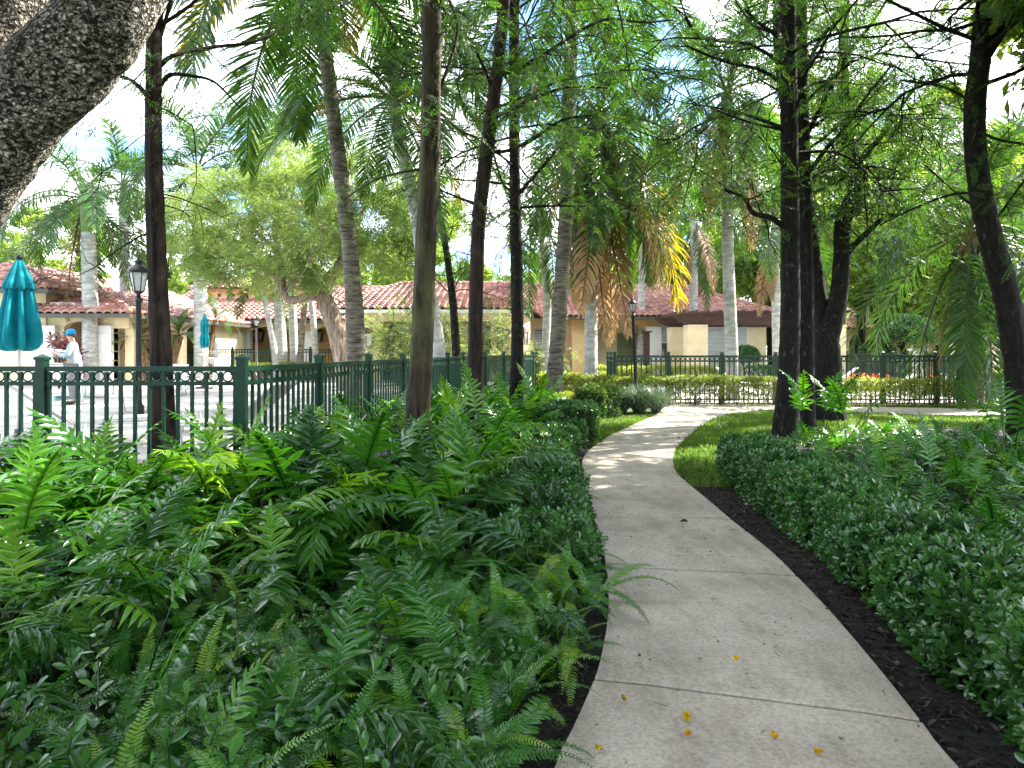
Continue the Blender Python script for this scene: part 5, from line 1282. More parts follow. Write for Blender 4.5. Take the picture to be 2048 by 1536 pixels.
CL(window(club, 2.1, 2.8, 38, .95, 2.7, 'shutter', 1, 2))
r = MB(); RA, RB = (1.5, 44.6, 5.5), (10.6, 44.6, 5.5)
tile_roof(r, (.3, 37.3, 3.34), (14.4, 37.3, 3.34), RB, (.3, 44.6, 5.5), seed=14); tile_roof(r, (14.4, 37.3, 3.34), (14.4, 51.9, 3.34), RB, RB, seed=15); tile_roof(r, (14.4, 51.9, 3.34), (.3, 51.9, 3.34), (.3, 44.6, 5.5), RB, seed=16, course=.8, pitch=.6)
ridge_caps(r, (14.4, 37.3, 3.4), (10.6, 44.6, 5.54)); ridge_caps(r, (-6.0, 44.6, 5.54), RB); part(r, "gallery_roof", 'tile', True)
r = MB(); tile_roof(r, (2.5, 35.8, 3.2), (8.5, 35.8, 3.2), (5.0, 40.6, 4.62), (2.5, 40.6, 4.62), seed=17); tile_roof(r, (8.5, 35.8, 3.2), (8.5, 38.6, 3.28), (5.0, 40.6, 4.62), (5.0, 40.6, 4.62), seed=18); ridge_caps(r, (8.5, 35.8, 3.26), (5.0, 40.6, 4.68)); part(r, "loggia_roof", 'tile', True)
r = MB(); tile_roof(r, (-7.2, 37.3, 3.2), (1.0, 37.3, 3.2), (1.0, 44.6, 5.45), (-7.2, 44.6, 5.45), seed=19); part(r, "link_roof", 'tile', True)
g = MB(); g.box(2.5, 8.56, 35.7, 35.84, 3.03, 3.18); g.box(8.42, 8.56, 35.84, 37.2, 3.03, 3.18); g.box(.3, 2.4, 37.2, 37.34, 3.16, 3.32); g.box(8.7, 14.45, 37.2, 37.34, 3.16, 3.32); part(g, "gallery_gutter", 'fascia')
p_ = MB(); p_.box(6.35, 6.6, 34.0, 34.3, .0, 2.35); p_.prism([(6.25, 33.9, 2.35), (6.7, 33.9, 2.35), (6.7, 34.4, 2.35), (6.25, 34.4, 2.35)], (0, 0, .06))
kb = p_.build("wooden_post", M['brown'], None, False); tag(kb, "squat reddish brown post standing before the sage green door", "post")

# ---------- pergola
per = empty("pergola", (10.5, 31, 0), 0, "brown timber pergola on cream masonry columns with notched rafter ends", "pergola")
def pp(mb, name, mat):
    for v in mb.v: v -= np.array((10.5, 31, 0), np.float32)
    return mb.build(name, M[mat], per, smooth=False)
for y in (30.85, 34.2):
    b = MB(); b.box(7.6, 14.5, y, y + .16, 2.60, 3.08); b.prism([(7.6, y, 2.62), (7.6, y, 3.06), (6.95, y, 3.06), (6.98, y, 2.92), (7.12, y, 2.86), (7.2, y, 2.74), (7.35, y, 2.70), (7.45, y, 2.62)], (0, .16, 0)); pp(b, "beam", 'brown')
for x in (8.0, 13.95):
    for y in (30.95, 34.28):
        CLp = pier(per, x - .43 - 10.5, x + .43 - 10.5, y - .4 - 31, y + .4 - 31, 0, 2.59, 'stucco', .62, "column")
for k in range(15):
    x = 7.3 + k * .5; b = MB(); b.box(x, x + .08, 30.3, 34.9, 3.085, 3.2); b.prism([(x, 30.3, 3.2), (x, 30.3, 3.09), (x, 30.05, 3.13), (x, 30.05, 3.2)], (.08, 0, 0)); pp(b, "rafter", 'brown')
b = MB(); b.box(12.3, 12.45, 33.0, 33.15, 0, 3.08); pp(b, "post", 'fascia')

# ---------- houses beyond
h = empty("apartment_house", (28, 54, 0), 0, "two-storey peach house with a white upper window and low red porch roof", "building")
def hp(mb, name, mat, sm=False):
    for v in mb.v: v -= np.array((28, 54, 0), np.float32)
    return mb.build(name, M[mat], h, smooth=sm)
w = MB(); w.box(24.0, 34, 54, 62, 0, 7.2); hp(w, "wall", 'peach')
ww = window(h, 29.4, 30.9, 54, 3.9, 5.6, 'none', 2, 2); ww.location = (-28, -54, 0)
w = MB(); arch_wall(w, 23.2, 28.5, 50.5, 50.9, 0, 3.0, [(24.0, 25.2, 2.0, .6), (26.0, 27.2, 2.0, .6)]); hp(w, "porch_wall", 'stucco')
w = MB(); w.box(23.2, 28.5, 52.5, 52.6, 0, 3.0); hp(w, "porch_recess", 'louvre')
r = MB(); tile_roof(r, (22.6, 49.8, 3.0), (29, 49.8, 3.0), (29, 54, 4.1), (24, 54, 4.1), seed=21); hp(r, "porch_roof", 'tile', True)
r = MB(); tile_roof(r, (23, 53, 7.2), (35, 53, 7.2), (30, 58, 9), (28, 58, 9), seed=22); tile_roof(r, (23, 63, 7.2), (23, 53, 7.2), (28, 58, 9), (28, 58, 9), seed=23); tile_roof(r, (35, 53, 7.2), (35, 63, 7.2), (30, 58, 9), (30, 58, 9), seed=24); hp(r, "roof", 'tile', True)
h = empty("arcade_house", (32, 44, 0), 0, "cream house with dark arched openings partly hidden by the bowed trunk", "building")
def hp(mb, name, mat, sm=False):
    for v in mb.v: v -= np.array((32, 44, 0), np.float32)
    return mb.build(name, M[mat], h, smooth=sm)
w = MB(); arch_wall(w, 26.4, 42, 44, 44.4, 0, 3.1, [(27.7, 29.3, 1.9, .75), (30.2, 31.7, 1.9, .75), (32.8, 34.4, 1.9, .75), (35.4, 37, 1.9, .75)]); w.box(26.4, 26.8, 44.4, 52, 0, 3.1); hp(w, "wall", 'stucco')
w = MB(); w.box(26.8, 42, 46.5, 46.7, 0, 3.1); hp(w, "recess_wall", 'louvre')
r = MB(); tile_roof(r, (25.6, 43.3, 3.1), (43, 43.3, 3.1), (43, 48, 4.8), (28, 48, 4.8), seed=25); tile_roof(r, (25.6, 53, 3.1), (25.6, 43.3, 3.1), (28, 48, 4.8), (28, 48, 4.8), seed=26); hp(r, "roof", 'tile', True)
# ------------------------------------------------------------------ fences
M['green'] = noisy("green_enamel", (.0015, .028, .015), (.004, .050, .028), 4, .42, .4, .05, .002)
def fence_meshes(L, H, npick):
    """panel: rails and pickets; ring band is its own mesh"""
    p = MB(); n = npick; xs = (np.arange(n) + .5) / n * L; hw = .0145
    p.box(0.035, L - .035, -.021, .021, H - .045, H); p.box(.035, L - .035, -.019, .019, H - .175, H - .14); p.box(.035, L - .035, -.019, .019, .12, .155)
    for x in xs: p.box(x - hw, x + hw, -.0125, .0125, .05, H - .05)
    r = MB(); th = np.arange(21) * 2 * math.pi / 20
    for a, b in zip(xs[:-1], xs[1:]):
        c = (a + b) / 2; rr = min(.045, (b - a) / 2 - hw - .002)
        r.tube(np.stack([c + rr * np.cos(th), np.zeros(21), H - .0925 + .045 * np.sin(th)], 1), .0075, 6, .5, cap=False)
    po = MB(); po.box(-.04, .04, -.04, .04, -.05, H + .06)
    ca = MB(); ca.box(-.05, .05, -.05, .05, H + .06, H + .085); ca.add([(-.046, -.046, H + .085), (.046, -.046, H + .085), (.046, .046, H + .085), (-.046, .046, H + .085), (0, 0, H + .115)], [np.array([(0, 1, 4), (1, 2, 4), (2, 3, 4), (3, 0, 4)])])
    return [m_.mesh(nm, M['green'], sm) for m_, nm, sm in ((p, "panel", False), (r, "ring_band", True), (po, "post", False), (ca, "post_cap", False))]
FM = {}
def fence(p0, p1, nb, label, npick=14, H=1.35, z=0.0, skip_first=False):
    p0, p1 = np.array(p0, float), np.array(p1, float); d = p1 - p0; L = np.linalg.norm(d); bl = 1.83 if npick == 14 else 1.48
    if npick not in FM: FM[npick] = fence_meshes(bl, H, npick)
    pm, rm, po, ca = FM[npick]
    o = empty("fence", (p0[0], p0[1], z), math.atan2(d[1], d[0]), label, "fence", "green metal fences around the pool and terrace"); s = L / nb / bl
    for k in range(nb):
        q = link("panel", pm, o, (k * L / nb, 0, 0), (0, 0, 0), (s, 1, 1)); link("ring_band", rm, q)
    for k in range(1 if skip_first else 0, nb + 1):
        q = link("post", po, o, (k * L / nb, 0, 0)); link("post_cap", ca, q)
    return o
fence((-2.47, 6.5), (-2.47 - 1.83 * 3, 6.5), 3, "near green fence run facing the viewer above the ferns")
fence((-2.47, 6.5), (-1.2, 17.4), 6, "green fence run receding behind the mossy trunk along the ferns", skip_first=True)
fence((-1.2, 17.4), (.72, 24.2), 4, "pale-lit green fence run continuing past the thin dark trunk", skip_first=True)
fence((2.83, 19.6), (13.2, 19.6), 7, "long green fence run behind the clipped yellow-green hedge", npick=11)
fence((2.83, 19.6), (3.05, 22.6), 2, "short green fence return at the hedge end by the leaning lamp", npick=11, skip_first=True)
fence((13.2, 19.6), (14.7, 32.4), 8, "dense-looking green fence side closing the terrace behind the small palm", npick=11, skip_first=True)
fence((-22.2, 33.2), (-7.6, 33.2), 8, "far green fence between the pool deck and the arcade", z=DZ)
fence((-7.6, 33.2), (.6, 33.6), 5, "far green fence before the entry block", z=.05, skip_first=True) if False else None

# ------------------------------------------------------------------ lamps
M['iron'] = noisy("black_iron", (.006, .006, .007), (.016, .016, .017), 12, .4, .5, .1, .002)
M['iron_brown'] = noisy("weathered_pole", (.10, .085, .075), (.20, .17, .15), 12, .5, .5)
def lamp_post(base, top, h, label, s=1.0, mat='iron', rpost=.055):
    """iron street lamp: post, tapered lantern with panes, hipped cap, finial; base to lantern foot"""
    base, top = np.array(base, float), np.array(top, float); o = empty("lamp_post", base, 0, label, "lamp post", "black lantern lamp posts")
    ax = (top - base) / np.linalg.norm(top - base); q = lambda k: top - base + ax * k * s
    mb = MB(); n = 10
    mb.tube([(0, 0, -.05), (0, 0, .0) + ax * .02, ax * .28, ax * .30, ax * .36, q(-.12), q(-.11), q(-.02)], [rpost * 1.9, rpost * 1.9, rpost * 1.7, rpost * 1.3, rpost, rpost * .9, rpost * 1.25, rpost * 1.2], 12); mb.build("post", M[mat], o)
    fr = MB()
    fr.tube([q(-.02), q(.04), q(.06), q(.10)], [.05 * s, .03 * s, .07 * s, .10 * s], 10)
    b, t = .10 * s, .175 * s; hh = .38
    ang = np.arange(6) * math.pi / 3 + .3
    for a in ang:
        d = np.array((math.cos(a), math.sin(a), 0)); fr.tube([q(.10) + d * b, q(.10 + hh) + d * t], .011 * s, 5)
    ring = lambda r, k: np.array([q(k) + r * np.array((math.cos(a), math.sin(a), 0)) for a in np.append(ang, ang[0])])
    fr.tube(ring(b, .10), .012 * s, 5); fr.tube(ring(t, .10 + hh), .016 * s, 5)
    lf = fr.build("lantern_frame", M[mat if mat == 'iron' else 'iron'], o)
    g = MB(); lo, hi = ring(b * .95, .105)[:6], ring(t * .95, .10 + hh - .005)[:6]; i = np.arange(6); j = (i + 1) % 6
    g.add(np.vstack([lo, hi]), [np.stack([i, j, j + 6, i + 6], 1)]); g.build("glass", M['lampglass'], lf, False)
    cp = MB(); pr = [(t * 1.14, .48), (t * 1.10, .53), (t * .62, .62), (t * .38, .64), (t * .42, .67), (t * .5, .685), (t * .28, .73), (t * .10, .76), (t * .13, .785), (t * .02, .85)]
    cp.tube([q(k) for r_, k in pr], [r_ for r_, k in pr], 12, cap=True); cp.build("cap", M['iron'], o)
    return o
bx, by = W(277, 700, 13)[0], 13.0
lamp_post((bx, by, DZ), (bx, by, 2.48), 0, "largest black lamp post close beside the reddish trunk", .92)
lamp_post(W(1274, 823, 17.3) * (1, 1, 0), W(1266, 628, 17.3), 0, "leaning black lamp post rising from the ornamental grass", .52, rpost=.042)
bx, by = W(513, 700, 29)[0], 29.0
lamp_post((bx, by, DZ), (bx, by, 2.42), 0, "distant slim lamp post with a pale pole before the arcade", .62, 'iron_brown', .05)

# ------------------------------------------------------------------ closed umbrellas
M['teal'] = noisy("teal_canvas", (.0, .20, .26), (.005, .30, .37), 5, .8, .25, .3, .01)
M['alu'] = noisy("white_aluminium", (.62, .62, .60), (.75, .75, .73), 4, .4, .5, .02)
def umbrella(x, y, z0, ztop, zbot, s, label, ties=False):
    o = empty("umbrella", (x, y, z0), 0, label, "umbrella", "closed teal umbrellas on the pool deck"); n = 96; th = np.arange(n) * 2 * math.pi / n
    def cloth(prof, lobes, depth, seed):
        rng = np.random.default_rng(seed); ph = rng.uniform(0, .5, len(prof)); V = []
        for k, (r_, z, dp) in enumerate(prof):
            w_ = np.cos(th * lobes + .25 * math.sin(k * .5)); rr = r_ * (1 - dp * (.5 - .5 * np.sign(w_) * np.abs(w_) ** .7)) * (1 + .06 * np.sin(th * 3 + k * .22))
            zz = z + .03 * s * np.cos(th * lobes + 2.1) * dp * (k / len(prof))
            V.append(np.stack([rr * np.cos(th), rr * np.sin(th), np.full(n, 0) + zz - z0], 1))
        V = np.vstack(V); m = len(prof); i = np.arange(m - 1)[:, None] * n; j = np.arange(n)[None]; j2 = (j + 1) % n
        mb = MB(); mb.add(V, [np.stack([i + j, i + j2, i + n + j2, i + n + j], -1).reshape(-1, 4)]); return mb
    H = ztop - zbot; q = lambda f: zbot + H * f
    if not ties:
        pr = [(.05, .76, .1), (.13, .72, .35), (.165, .60, .5), (.20, .45, .55), (.235, .30, .58), (.265, .16, .55), (.27, .08, .5), (.22, .02, .6), (.15, .0, .7), (.10, .05, .6)]
    else:
        pr = [(.06, .80, .2), (.13, .72, .4), (.15, .62, .4), (.17, .50, .45), (.13, .42, .4), (.17, .32, .45), (.19, .16, .5), (.16, .06, .5), (.13, .0, .5), (.08, .04, .5)]
    cloth([(r_ * s, q(f), d) for r_, f, d in pr], 8, 1, 1).build("canopy", M['teal'], o)
    pv = [(.015, .965, 0), (.05, .93, .2), (.11, .82, .25), (.165, .72, .3), (.19, .655, .3), (.18, .64, .3)]
    cloth([(r_ * s, q(f), d) for r_, f, d in pv], 8, 1, 2).build("vent_flap", M['teal'], o)
    MB().tube([(0, 0, 0), (0, 0, ztop - z0 - .04 * s)], .02, 10).build("pole", M['alu'], o)
    MB()._lathe(np.array([(.0, .94), (.028, .95), (.04, .975), (.03, 1.0), (.001, 1.01)]) * (s, H) + (0, zbot - z0), (0, 0, 0), 12, .5).build("finial", M['iron'], o)
    MB()._lathe(np.array([(.0, 0), (.28, 0), (.28, .05), (.07, .09), (.05, .3), (.03, .3)]), (0, 0, 0), 16, .5).build("base", M['iron'], o)
    return o
umbrella(W(38, 700, 9)[0], 9.0, DZ, 2.70, 1.50, 1.0, "large closed teal umbrella at the edge nearest the oak")
umbrella(W(409, 700, 24)[0], 24.0, DZ, 2.74, 1.58, .85, "small tied teal umbrella standing over the white patio table", True)

# ------------------------------------------------------------------ patio furniture
M['sling'] = noisy("pale_sling_fabric", (.50, .47, .42), (.62, .59, .54), 30, .8, .2, .2, .003)
def proto_lounge():
    o = empty("lounge_chair", (0, 0, 0)); f = MB()
    for sx in (-.31, .31):
        f.tube([(sx, -.95, .34), (sx, .35, .36)], .018, 6); f.tube([(sx, .35, .36), (sx * .95, .98, .86)], .018, 6)
    for y_ in (-.95, .35): f.tube([(-.31, y_, .345), (.31, y_, .345)], .016, 6)
    f.tube([(-.29, .98, .86), (.29, .98, .86)], .016, 6); f.build("frame", M['alu'], o)
    s = MB(); s.prism([(-.29, -.93, .355), (.29, -.93, .355), (.29, .33, .372), (-.29, .33, .372)], (0, 0, .012)); s.build("seat", M['sling'], o, False)
    s = MB(); s.prism([(-.29, .36, .375), (.29, .36, .375), (.275, .96, .85), (-.275, .96, .85)], (0, -.008, .01)); s.build("backrest", M['sling'], o, False)
    for sx in (-.31, .31):
        for y_ in (-.75, .2): MB().tube([(sx, y_, .345), (sx * 1.04, y_ + .06, 0)], .017, 6).build("leg", M['alu'], o)
    return o
def proto_chair():
    o = empty("patio_chair", (0, 0, 0)); f = MB()
    for sx in (-.28, .28):
        f.tube([(sx, -.26, .62), (sx, .22, .62), (sx, .30, .60)], .014, 6)
        f.tube([(sx * .93, .24, .42), (sx * .9, .40, .95)], .014, 6)
    f.tube([(-.26, .40, .95), (.26, .40, .95)], .014, 6); f.tube([(-.27, -.25, .42), (.27, -.25, .42)], .014, 6); f.build("frame", M['alu'], o)
    MB().prism([(-.26, -.26, .42), (.26, -.26, .42), (.26, .24, .40), (-.26, .24, .40)], (0, 0, .015)).build("seat", M['alu'], o, False)
    MB().prism([(-.25, .25, .43), (.25, .25, .43), (.24, .40, .94), (-.24, .40, .94)], (0, .012, 0)).build("backrest", M['alu'], o, False)
    for sx in (-.28, .28):
        for y_ in (-.26, .27): MB().tube([(sx, y_, .62), (sx, y_ * 1.1, 0)], .014, 6).build("leg", M['alu'], o)
    return o
LG = "pale sling lounge chairs"
L0 = proto_lounge()
first = [True]
def put(protoo, loc, rz, label, cat, group, name):
    o = protoo if first[0] else copy_tree(protoo)
    first[0] = False; o.location = loc; o.rotation_euler = (0, 0, rz); tag(o, label, cat, group); return o
for px, D, z, rz, lab in [(195, 9.6, DZ, 2.3, "lounge chair just behind the near fence by the umbrella"), (430, 9.2, DZ, -1.75, "lounge chair behind the fence corner post with raised back"), (470, 11.5, DZ, -1.6, "lounge chair behind the first receding fence bay"),
                          (165, 19.5, DZ, 1.3, "white lounge chair standing next to the person in the blue cap"), (345, 20.5, DZ, .3, "lounge chair showing its back beside the reddish trunk"), (320, 15, DZ, -1.2, "lounge chair on the open deck behind the reddish trunk"),
                          (1495, 23.5, .05, 1.2, "white lounge chair beyond the tall palm on the terrace"), (1650, 24.0, .05, -1.9, "white lounge chair beside the forked oak on the terrace"), (1775, 22.5, .05, -1.8, "white lounge chair with raised back before the fence side"), (1870, 23.5, .05, -1.5, "low white lounge chair with a red towel end of the terrace")]:
    put(L0, (W(px, 700, D)[0], D, z), rz, lab.replace(" with a red towel end of the terrace", " farthest along the terrace fence"), "lounge chair", LG, "lounge_chair")
C0 = proto_chair(); first[0] = True; tx, ty = W(409, 700, 24)[0], 24.0
for dx, dy, rz, lab in [(-.95, .1, 1.5, "white patio chair at the table on the side of the lamp post"), (.95, -.1, -1.5, "white patio chair at the table on the side of the fence corner"), (.1, .95, 0.1, "white patio chair tucked behind the umbrella table")]:
    put(C0, (tx + dx, ty + dy, DZ), rz, lab, "patio chair", "white patio chairs around the umbrella table", "patio_chair")
t = empty("patio_table", (tx, ty, DZ), 0, "round white patio table under the small tied umbrella", "table")
MB()._lathe(np.array([(.04, .70), (.55, .70), (.57, .715), (.55, .73), (.04, .73)]), (0, 0, 0), 28, .5).build("table_top", M['alu'], t)
for k in range(4):
    a = k * pi / 2 + .6; MB().tube([(.40 * math.cos(a), .40 * math.sin(a), .70), (.46 * math.cos(a), .46 * math.sin(a), 0)], .02, 8).build("leg", M['alu'], t)
for x0, lab in ((-17.5, "white pool handrail behind the large umbrella"), (-13.6, "white pool handrail between the umbrella and the person")):
    r = MB(); D = 17.6
    r.tube(spline([(x0, D, DZ), (x0 + .05, D, 1.3), (x0 + .3, D, 1.52), (x0 + 1.0, D, 1.54), (x0 + 2.6, D, 1.46), (x0 + 2.9, D, 1.3), (x0 + 2.95, D, DZ)], 40), .028, 8)
    r.tube([(x0 + .05, D, 1.18), (x0 + 2.9, D, 1.15)], .02, 8); tag(shift_mesh(r, (x0, D, DZ)).build("pool_handrail", M['alu'], None), lab, "handrail", "white pool handrails").location = (x0, D, DZ)
# white tiered fountain
fx, fy = W(432, 700, 30)[0], 30.0
o = empty("fountain", (fx, fy, DZ), 0, "small white tiered fountain behind the patio table", "fountain")
MB()._lathe(np.array([(0, 0), (.35, 0), (.35, .1), (.16, .2), (.13, .6), (.16, .7)]), (0, 0, 0), 20, .5).build("pedestal", M['white'], o)
MB()._lathe(np.array([(.1, .7), (.5, .82), (.62, .95), (.6, .97), (.3, .88), (.1, .86)]), (0, 0, 0), 24, .5).build("basin", M['white'], o)
MB()._lathe(np.array([(.09, .86), (.09, 1.1), (.32, 1.24), (.34, 1.28), (.1, 1.24), (.07, 1.4), (.12, 1.48), (.05, 1.6), (.001, 1.68)]), (0, 0, 0), 20, .5).build("upper_tier", M['white'], o)
u = MB(); u.box(W(787, 0, 27.9)[0], W(800, 0, 27.9)[0], 27.9, 28.3, 0, 1.35); u.box(W(803, 0, 27.9)[0], W(818, 0, 27.9)[0], 27.95, 28.4, 0, 1.28)
M['utility'] = noisy("grey_metal_box", (.16, .17, .17), (.22, .23, .23), 6, .5)
c0 = (W(787, 0, 27.9)[0], 27.9, 0)
for k_, (a_, b_, hh_) in enumerate(((787, 800, 1.35), (803, 818, 1.24))):
    x0_, x1_ = W(a_, 0, 27.9)[0], W(b_, 0, 27.9)[0]; e = empty("utility_box", (x0_, 27.9, 0), 0, ("taller" if k_ == 0 else "shorter") + " grey utility cabinet before the entry window", "utility box")
    MB().box(0, x1_ - x0_, 0, .4, 0, hh_).build("cabinet", M['utility'], e, False); MB().box(.02, x1_ - x0_ - .02, -.015, -.001, .1, hh_ - .06).build("door", M['utility'], e, False); MB().box(-.02, x1_ - x0_ + .02, -.03, .42, hh_ + .001, hh_ + .04).build("lid", M['utility'], e, False)
b = MB(); bx_ = W(1836, 700, 20.6)[0]; b.box(-.1, .1, -.1, .1, 0, 1.42); e = empty("white_post", (bx_, 20.6, .05), 0, "square white post with a flat cap behind the long fence", "post"); b.build("shaft", M['white'], e, False); MB().box(-.22, .22, -.14, .14, 1.421, 1.5).build("cap", M['white'], e, False)
# ------------------------------------------------------------------ hedges, shrubs and small plants beyond the path bend
M['gold'] = leaf_mat("golden_shrub_leaf", [(0, (.05, .035, .02)), (.15, (.08, .15, .025)), (.6, (.26, .33, .04)), (1, (.50, .50, .06))], .4, .4, .40, (1.5, 1.4, .5))
M['ti'] = leaf_mat("dark_red_leaf", [(0, (.03, .01, .01)), (.5, (.10, .022, .03)), (1, (.22, .07, .06))], .35, .5, .30, (1.6, 1.1, 1.0))
M['liriope'] = leaf_mat("ornamental_grass_leaf", [(0, (.02, .03, .015)), (.2, (.04, .085, .045)), (.6, (.095, .16, .095)), (1, (.22, .30, .20))], .35, .5, .30, (1.6, 1.6, .8))
M['flower'] = leaf_mat("yellow_petal", [(0, (.20, .06, .01)), (.5, (.70, .42, .01)), (1, (.82, .60, .02))], .6, .2, .3, (1.2, 1.2, .6))
M['deadleaf'] = leaf_mat("brown_leaf", [(0, (.012, .009, .007)), (.5, (.05, .03, .02)), (1, (.26, .14, .07))], .55, .4, .15, (1.3, 1.0, .7))
SM = [rosette(7, .050, .026, .10, 71, .5), rosette(6, .055, .026, .10, 72, .3)]
def hedge_stems(mb, line, h, n, seed):
    rng = np.random.default_rng(seed); L = spline(np.column_stack([line, np.zeros(len(line))]), 100)
    for k in range(n):
        p = L[rng.integers(0, 100)] + np.append(rng.normal(0, .10, 2), 0); q = p + np.append(rng.normal(0, .12, 2), h * rng.uniform(.7, 1))
        mb.tube([p, (p + q) / 2 + np.append(rng.normal(0, .04, 2), 0), q], [.009, .006, .003], 4, 0.0, cap=False)
def clipped(name, line, w, h, n, seed, label, mat, z0=.28, T=SM, sc=(.8, 1.3), dt=0.0, rough=.06, cat="hedge", group=None):
    mb = MB(); pos, d, rng = hedge_points(np.array(line, float), w, h, n, seed, rough)
    keep = (pos[:, 2] > z0 * h + rng.normal(0, .07, n)) | (rng.random(n) < .12)
    pos, d = pos[keep], d[keep]; m = len(pos); v = rng.integers(0, len(T), m); R = orient(d, rng, .5)
    zz = np.array([mnoise.noise((p[0] * 1.1, p[1] * 1.1, 4)) for p in pos])
    for k in range(len(T)):
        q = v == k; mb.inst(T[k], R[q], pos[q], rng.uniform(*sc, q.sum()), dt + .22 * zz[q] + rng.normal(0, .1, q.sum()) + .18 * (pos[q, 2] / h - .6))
    hedge_stems(mb, np.array(line, float), h, int(40 + 14 * np.linalg.norm(np.subtract(line[-1], line[0]))), seed + 1)
    return tag(mb.build(name, M[mat]), label, cat, group)
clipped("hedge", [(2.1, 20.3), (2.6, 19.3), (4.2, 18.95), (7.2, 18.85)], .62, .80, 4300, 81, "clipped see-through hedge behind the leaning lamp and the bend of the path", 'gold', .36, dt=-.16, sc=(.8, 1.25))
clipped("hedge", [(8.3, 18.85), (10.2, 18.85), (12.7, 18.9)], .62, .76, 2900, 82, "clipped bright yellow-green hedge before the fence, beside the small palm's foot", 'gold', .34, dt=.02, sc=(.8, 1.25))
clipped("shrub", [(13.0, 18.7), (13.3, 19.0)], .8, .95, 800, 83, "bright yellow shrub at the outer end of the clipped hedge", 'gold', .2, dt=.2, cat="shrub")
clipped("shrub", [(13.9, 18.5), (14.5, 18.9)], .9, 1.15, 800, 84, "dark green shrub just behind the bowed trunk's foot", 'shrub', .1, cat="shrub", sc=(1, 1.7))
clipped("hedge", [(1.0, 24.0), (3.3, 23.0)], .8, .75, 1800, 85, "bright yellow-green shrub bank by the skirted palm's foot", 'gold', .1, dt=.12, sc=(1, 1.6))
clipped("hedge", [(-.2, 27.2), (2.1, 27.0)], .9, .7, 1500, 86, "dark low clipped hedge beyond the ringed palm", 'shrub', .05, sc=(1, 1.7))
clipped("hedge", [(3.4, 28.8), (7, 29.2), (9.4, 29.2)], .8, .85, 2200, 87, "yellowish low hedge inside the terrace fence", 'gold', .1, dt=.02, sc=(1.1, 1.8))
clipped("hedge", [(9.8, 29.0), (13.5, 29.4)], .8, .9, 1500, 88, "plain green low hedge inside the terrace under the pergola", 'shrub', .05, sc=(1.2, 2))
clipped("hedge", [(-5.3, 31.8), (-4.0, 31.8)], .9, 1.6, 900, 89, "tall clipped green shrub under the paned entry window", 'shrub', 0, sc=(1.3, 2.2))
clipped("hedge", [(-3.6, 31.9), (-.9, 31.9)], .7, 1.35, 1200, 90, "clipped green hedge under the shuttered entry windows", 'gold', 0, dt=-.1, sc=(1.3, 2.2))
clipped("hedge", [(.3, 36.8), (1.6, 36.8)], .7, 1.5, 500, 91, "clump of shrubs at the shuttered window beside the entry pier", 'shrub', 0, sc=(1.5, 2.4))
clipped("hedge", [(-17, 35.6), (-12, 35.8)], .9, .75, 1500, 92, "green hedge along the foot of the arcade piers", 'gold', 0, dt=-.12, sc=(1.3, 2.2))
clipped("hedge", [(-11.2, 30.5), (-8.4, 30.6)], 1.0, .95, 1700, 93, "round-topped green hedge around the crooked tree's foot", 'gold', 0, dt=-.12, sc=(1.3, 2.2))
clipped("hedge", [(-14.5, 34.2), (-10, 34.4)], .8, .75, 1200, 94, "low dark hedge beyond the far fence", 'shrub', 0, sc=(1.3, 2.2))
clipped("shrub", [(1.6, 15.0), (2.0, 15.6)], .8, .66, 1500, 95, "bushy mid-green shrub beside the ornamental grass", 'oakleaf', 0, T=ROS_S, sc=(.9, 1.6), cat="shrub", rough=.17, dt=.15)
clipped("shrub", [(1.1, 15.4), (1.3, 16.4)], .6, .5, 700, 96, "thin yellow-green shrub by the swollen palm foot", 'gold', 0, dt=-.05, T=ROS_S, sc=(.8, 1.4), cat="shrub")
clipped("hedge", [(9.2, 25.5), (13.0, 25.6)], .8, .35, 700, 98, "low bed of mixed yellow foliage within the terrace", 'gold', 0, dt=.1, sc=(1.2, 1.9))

def ball(name, c, r, n, label, mat, stems=0, seed=0, sc=(1.2, 2), squash=.9, z0=0):
    rng = np.random.default_rng(seed); o = empty(name, (c[0], c[1], z0), 0, label, "shrub"); mb = MB()
    d = rng.normal(0, 1, (n, 3)); d /= np.linalg.norm(d, axis=1)[:, None]; d[:, 2] = np.where(d[:, 2] < -.35, -d[:, 2], d[:, 2])
    bmp = np.array([mnoise.noise(Vector(q * 2.6)) for q in d])
    pos = d * (r * (1 + .12 * bmp - rng.exponential(.07, n)))[:, None] * (1, 1, squash) + (0, 0, c[2] - z0); R = orient(d, rng, .5)
    for k in range(2):
        q = np.arange(n) % 2 == k; mb.inst(SM[k], R[q], pos[q], rng.uniform(*sc, q.sum()), rng.normal(0, .12, q.sum()) + .15 * bmp[q])
    mb.build("crown", M[mat], o); st = MB()
    for k in range(max(stems, 3)):
        a = rng.uniform(0, 6.28); e = np.array((math.cos(a) * r * .6, math.sin(a) * r * .6, c[2] - z0 + r * .1)); grow(st, (math.cos(a) * .08, math.sin(a) * .08, 0), e * (.5, .5, 1), np.linalg.norm(e), .04, 2, rng, [], .02, 4, .1)
    st.build("stem", M['bark_dark'], o); return o
ball("topiary_shrub", (W(1493, 0, 31.8)[0], 31.8, 1.15), .62, 900, "round clipped dark green shrub before the blinds at the pergola", 'shrub', 3, 1)
ball("round_tree_shrub", (W(1815, 0, 27.5)[0], 27.5, 2.05), 1.15, 2000, "large dark round shrub with bare forked stems below", 'shrub', 9, 2, (1.3, 2.2), .72)
ball("shrub", (W(1755, 0, 34)[0], 34, 1.2), .9, 700, "small dark shrub beside the peach house porch", 'shrub', 3, 3, (1.4, 2.2))

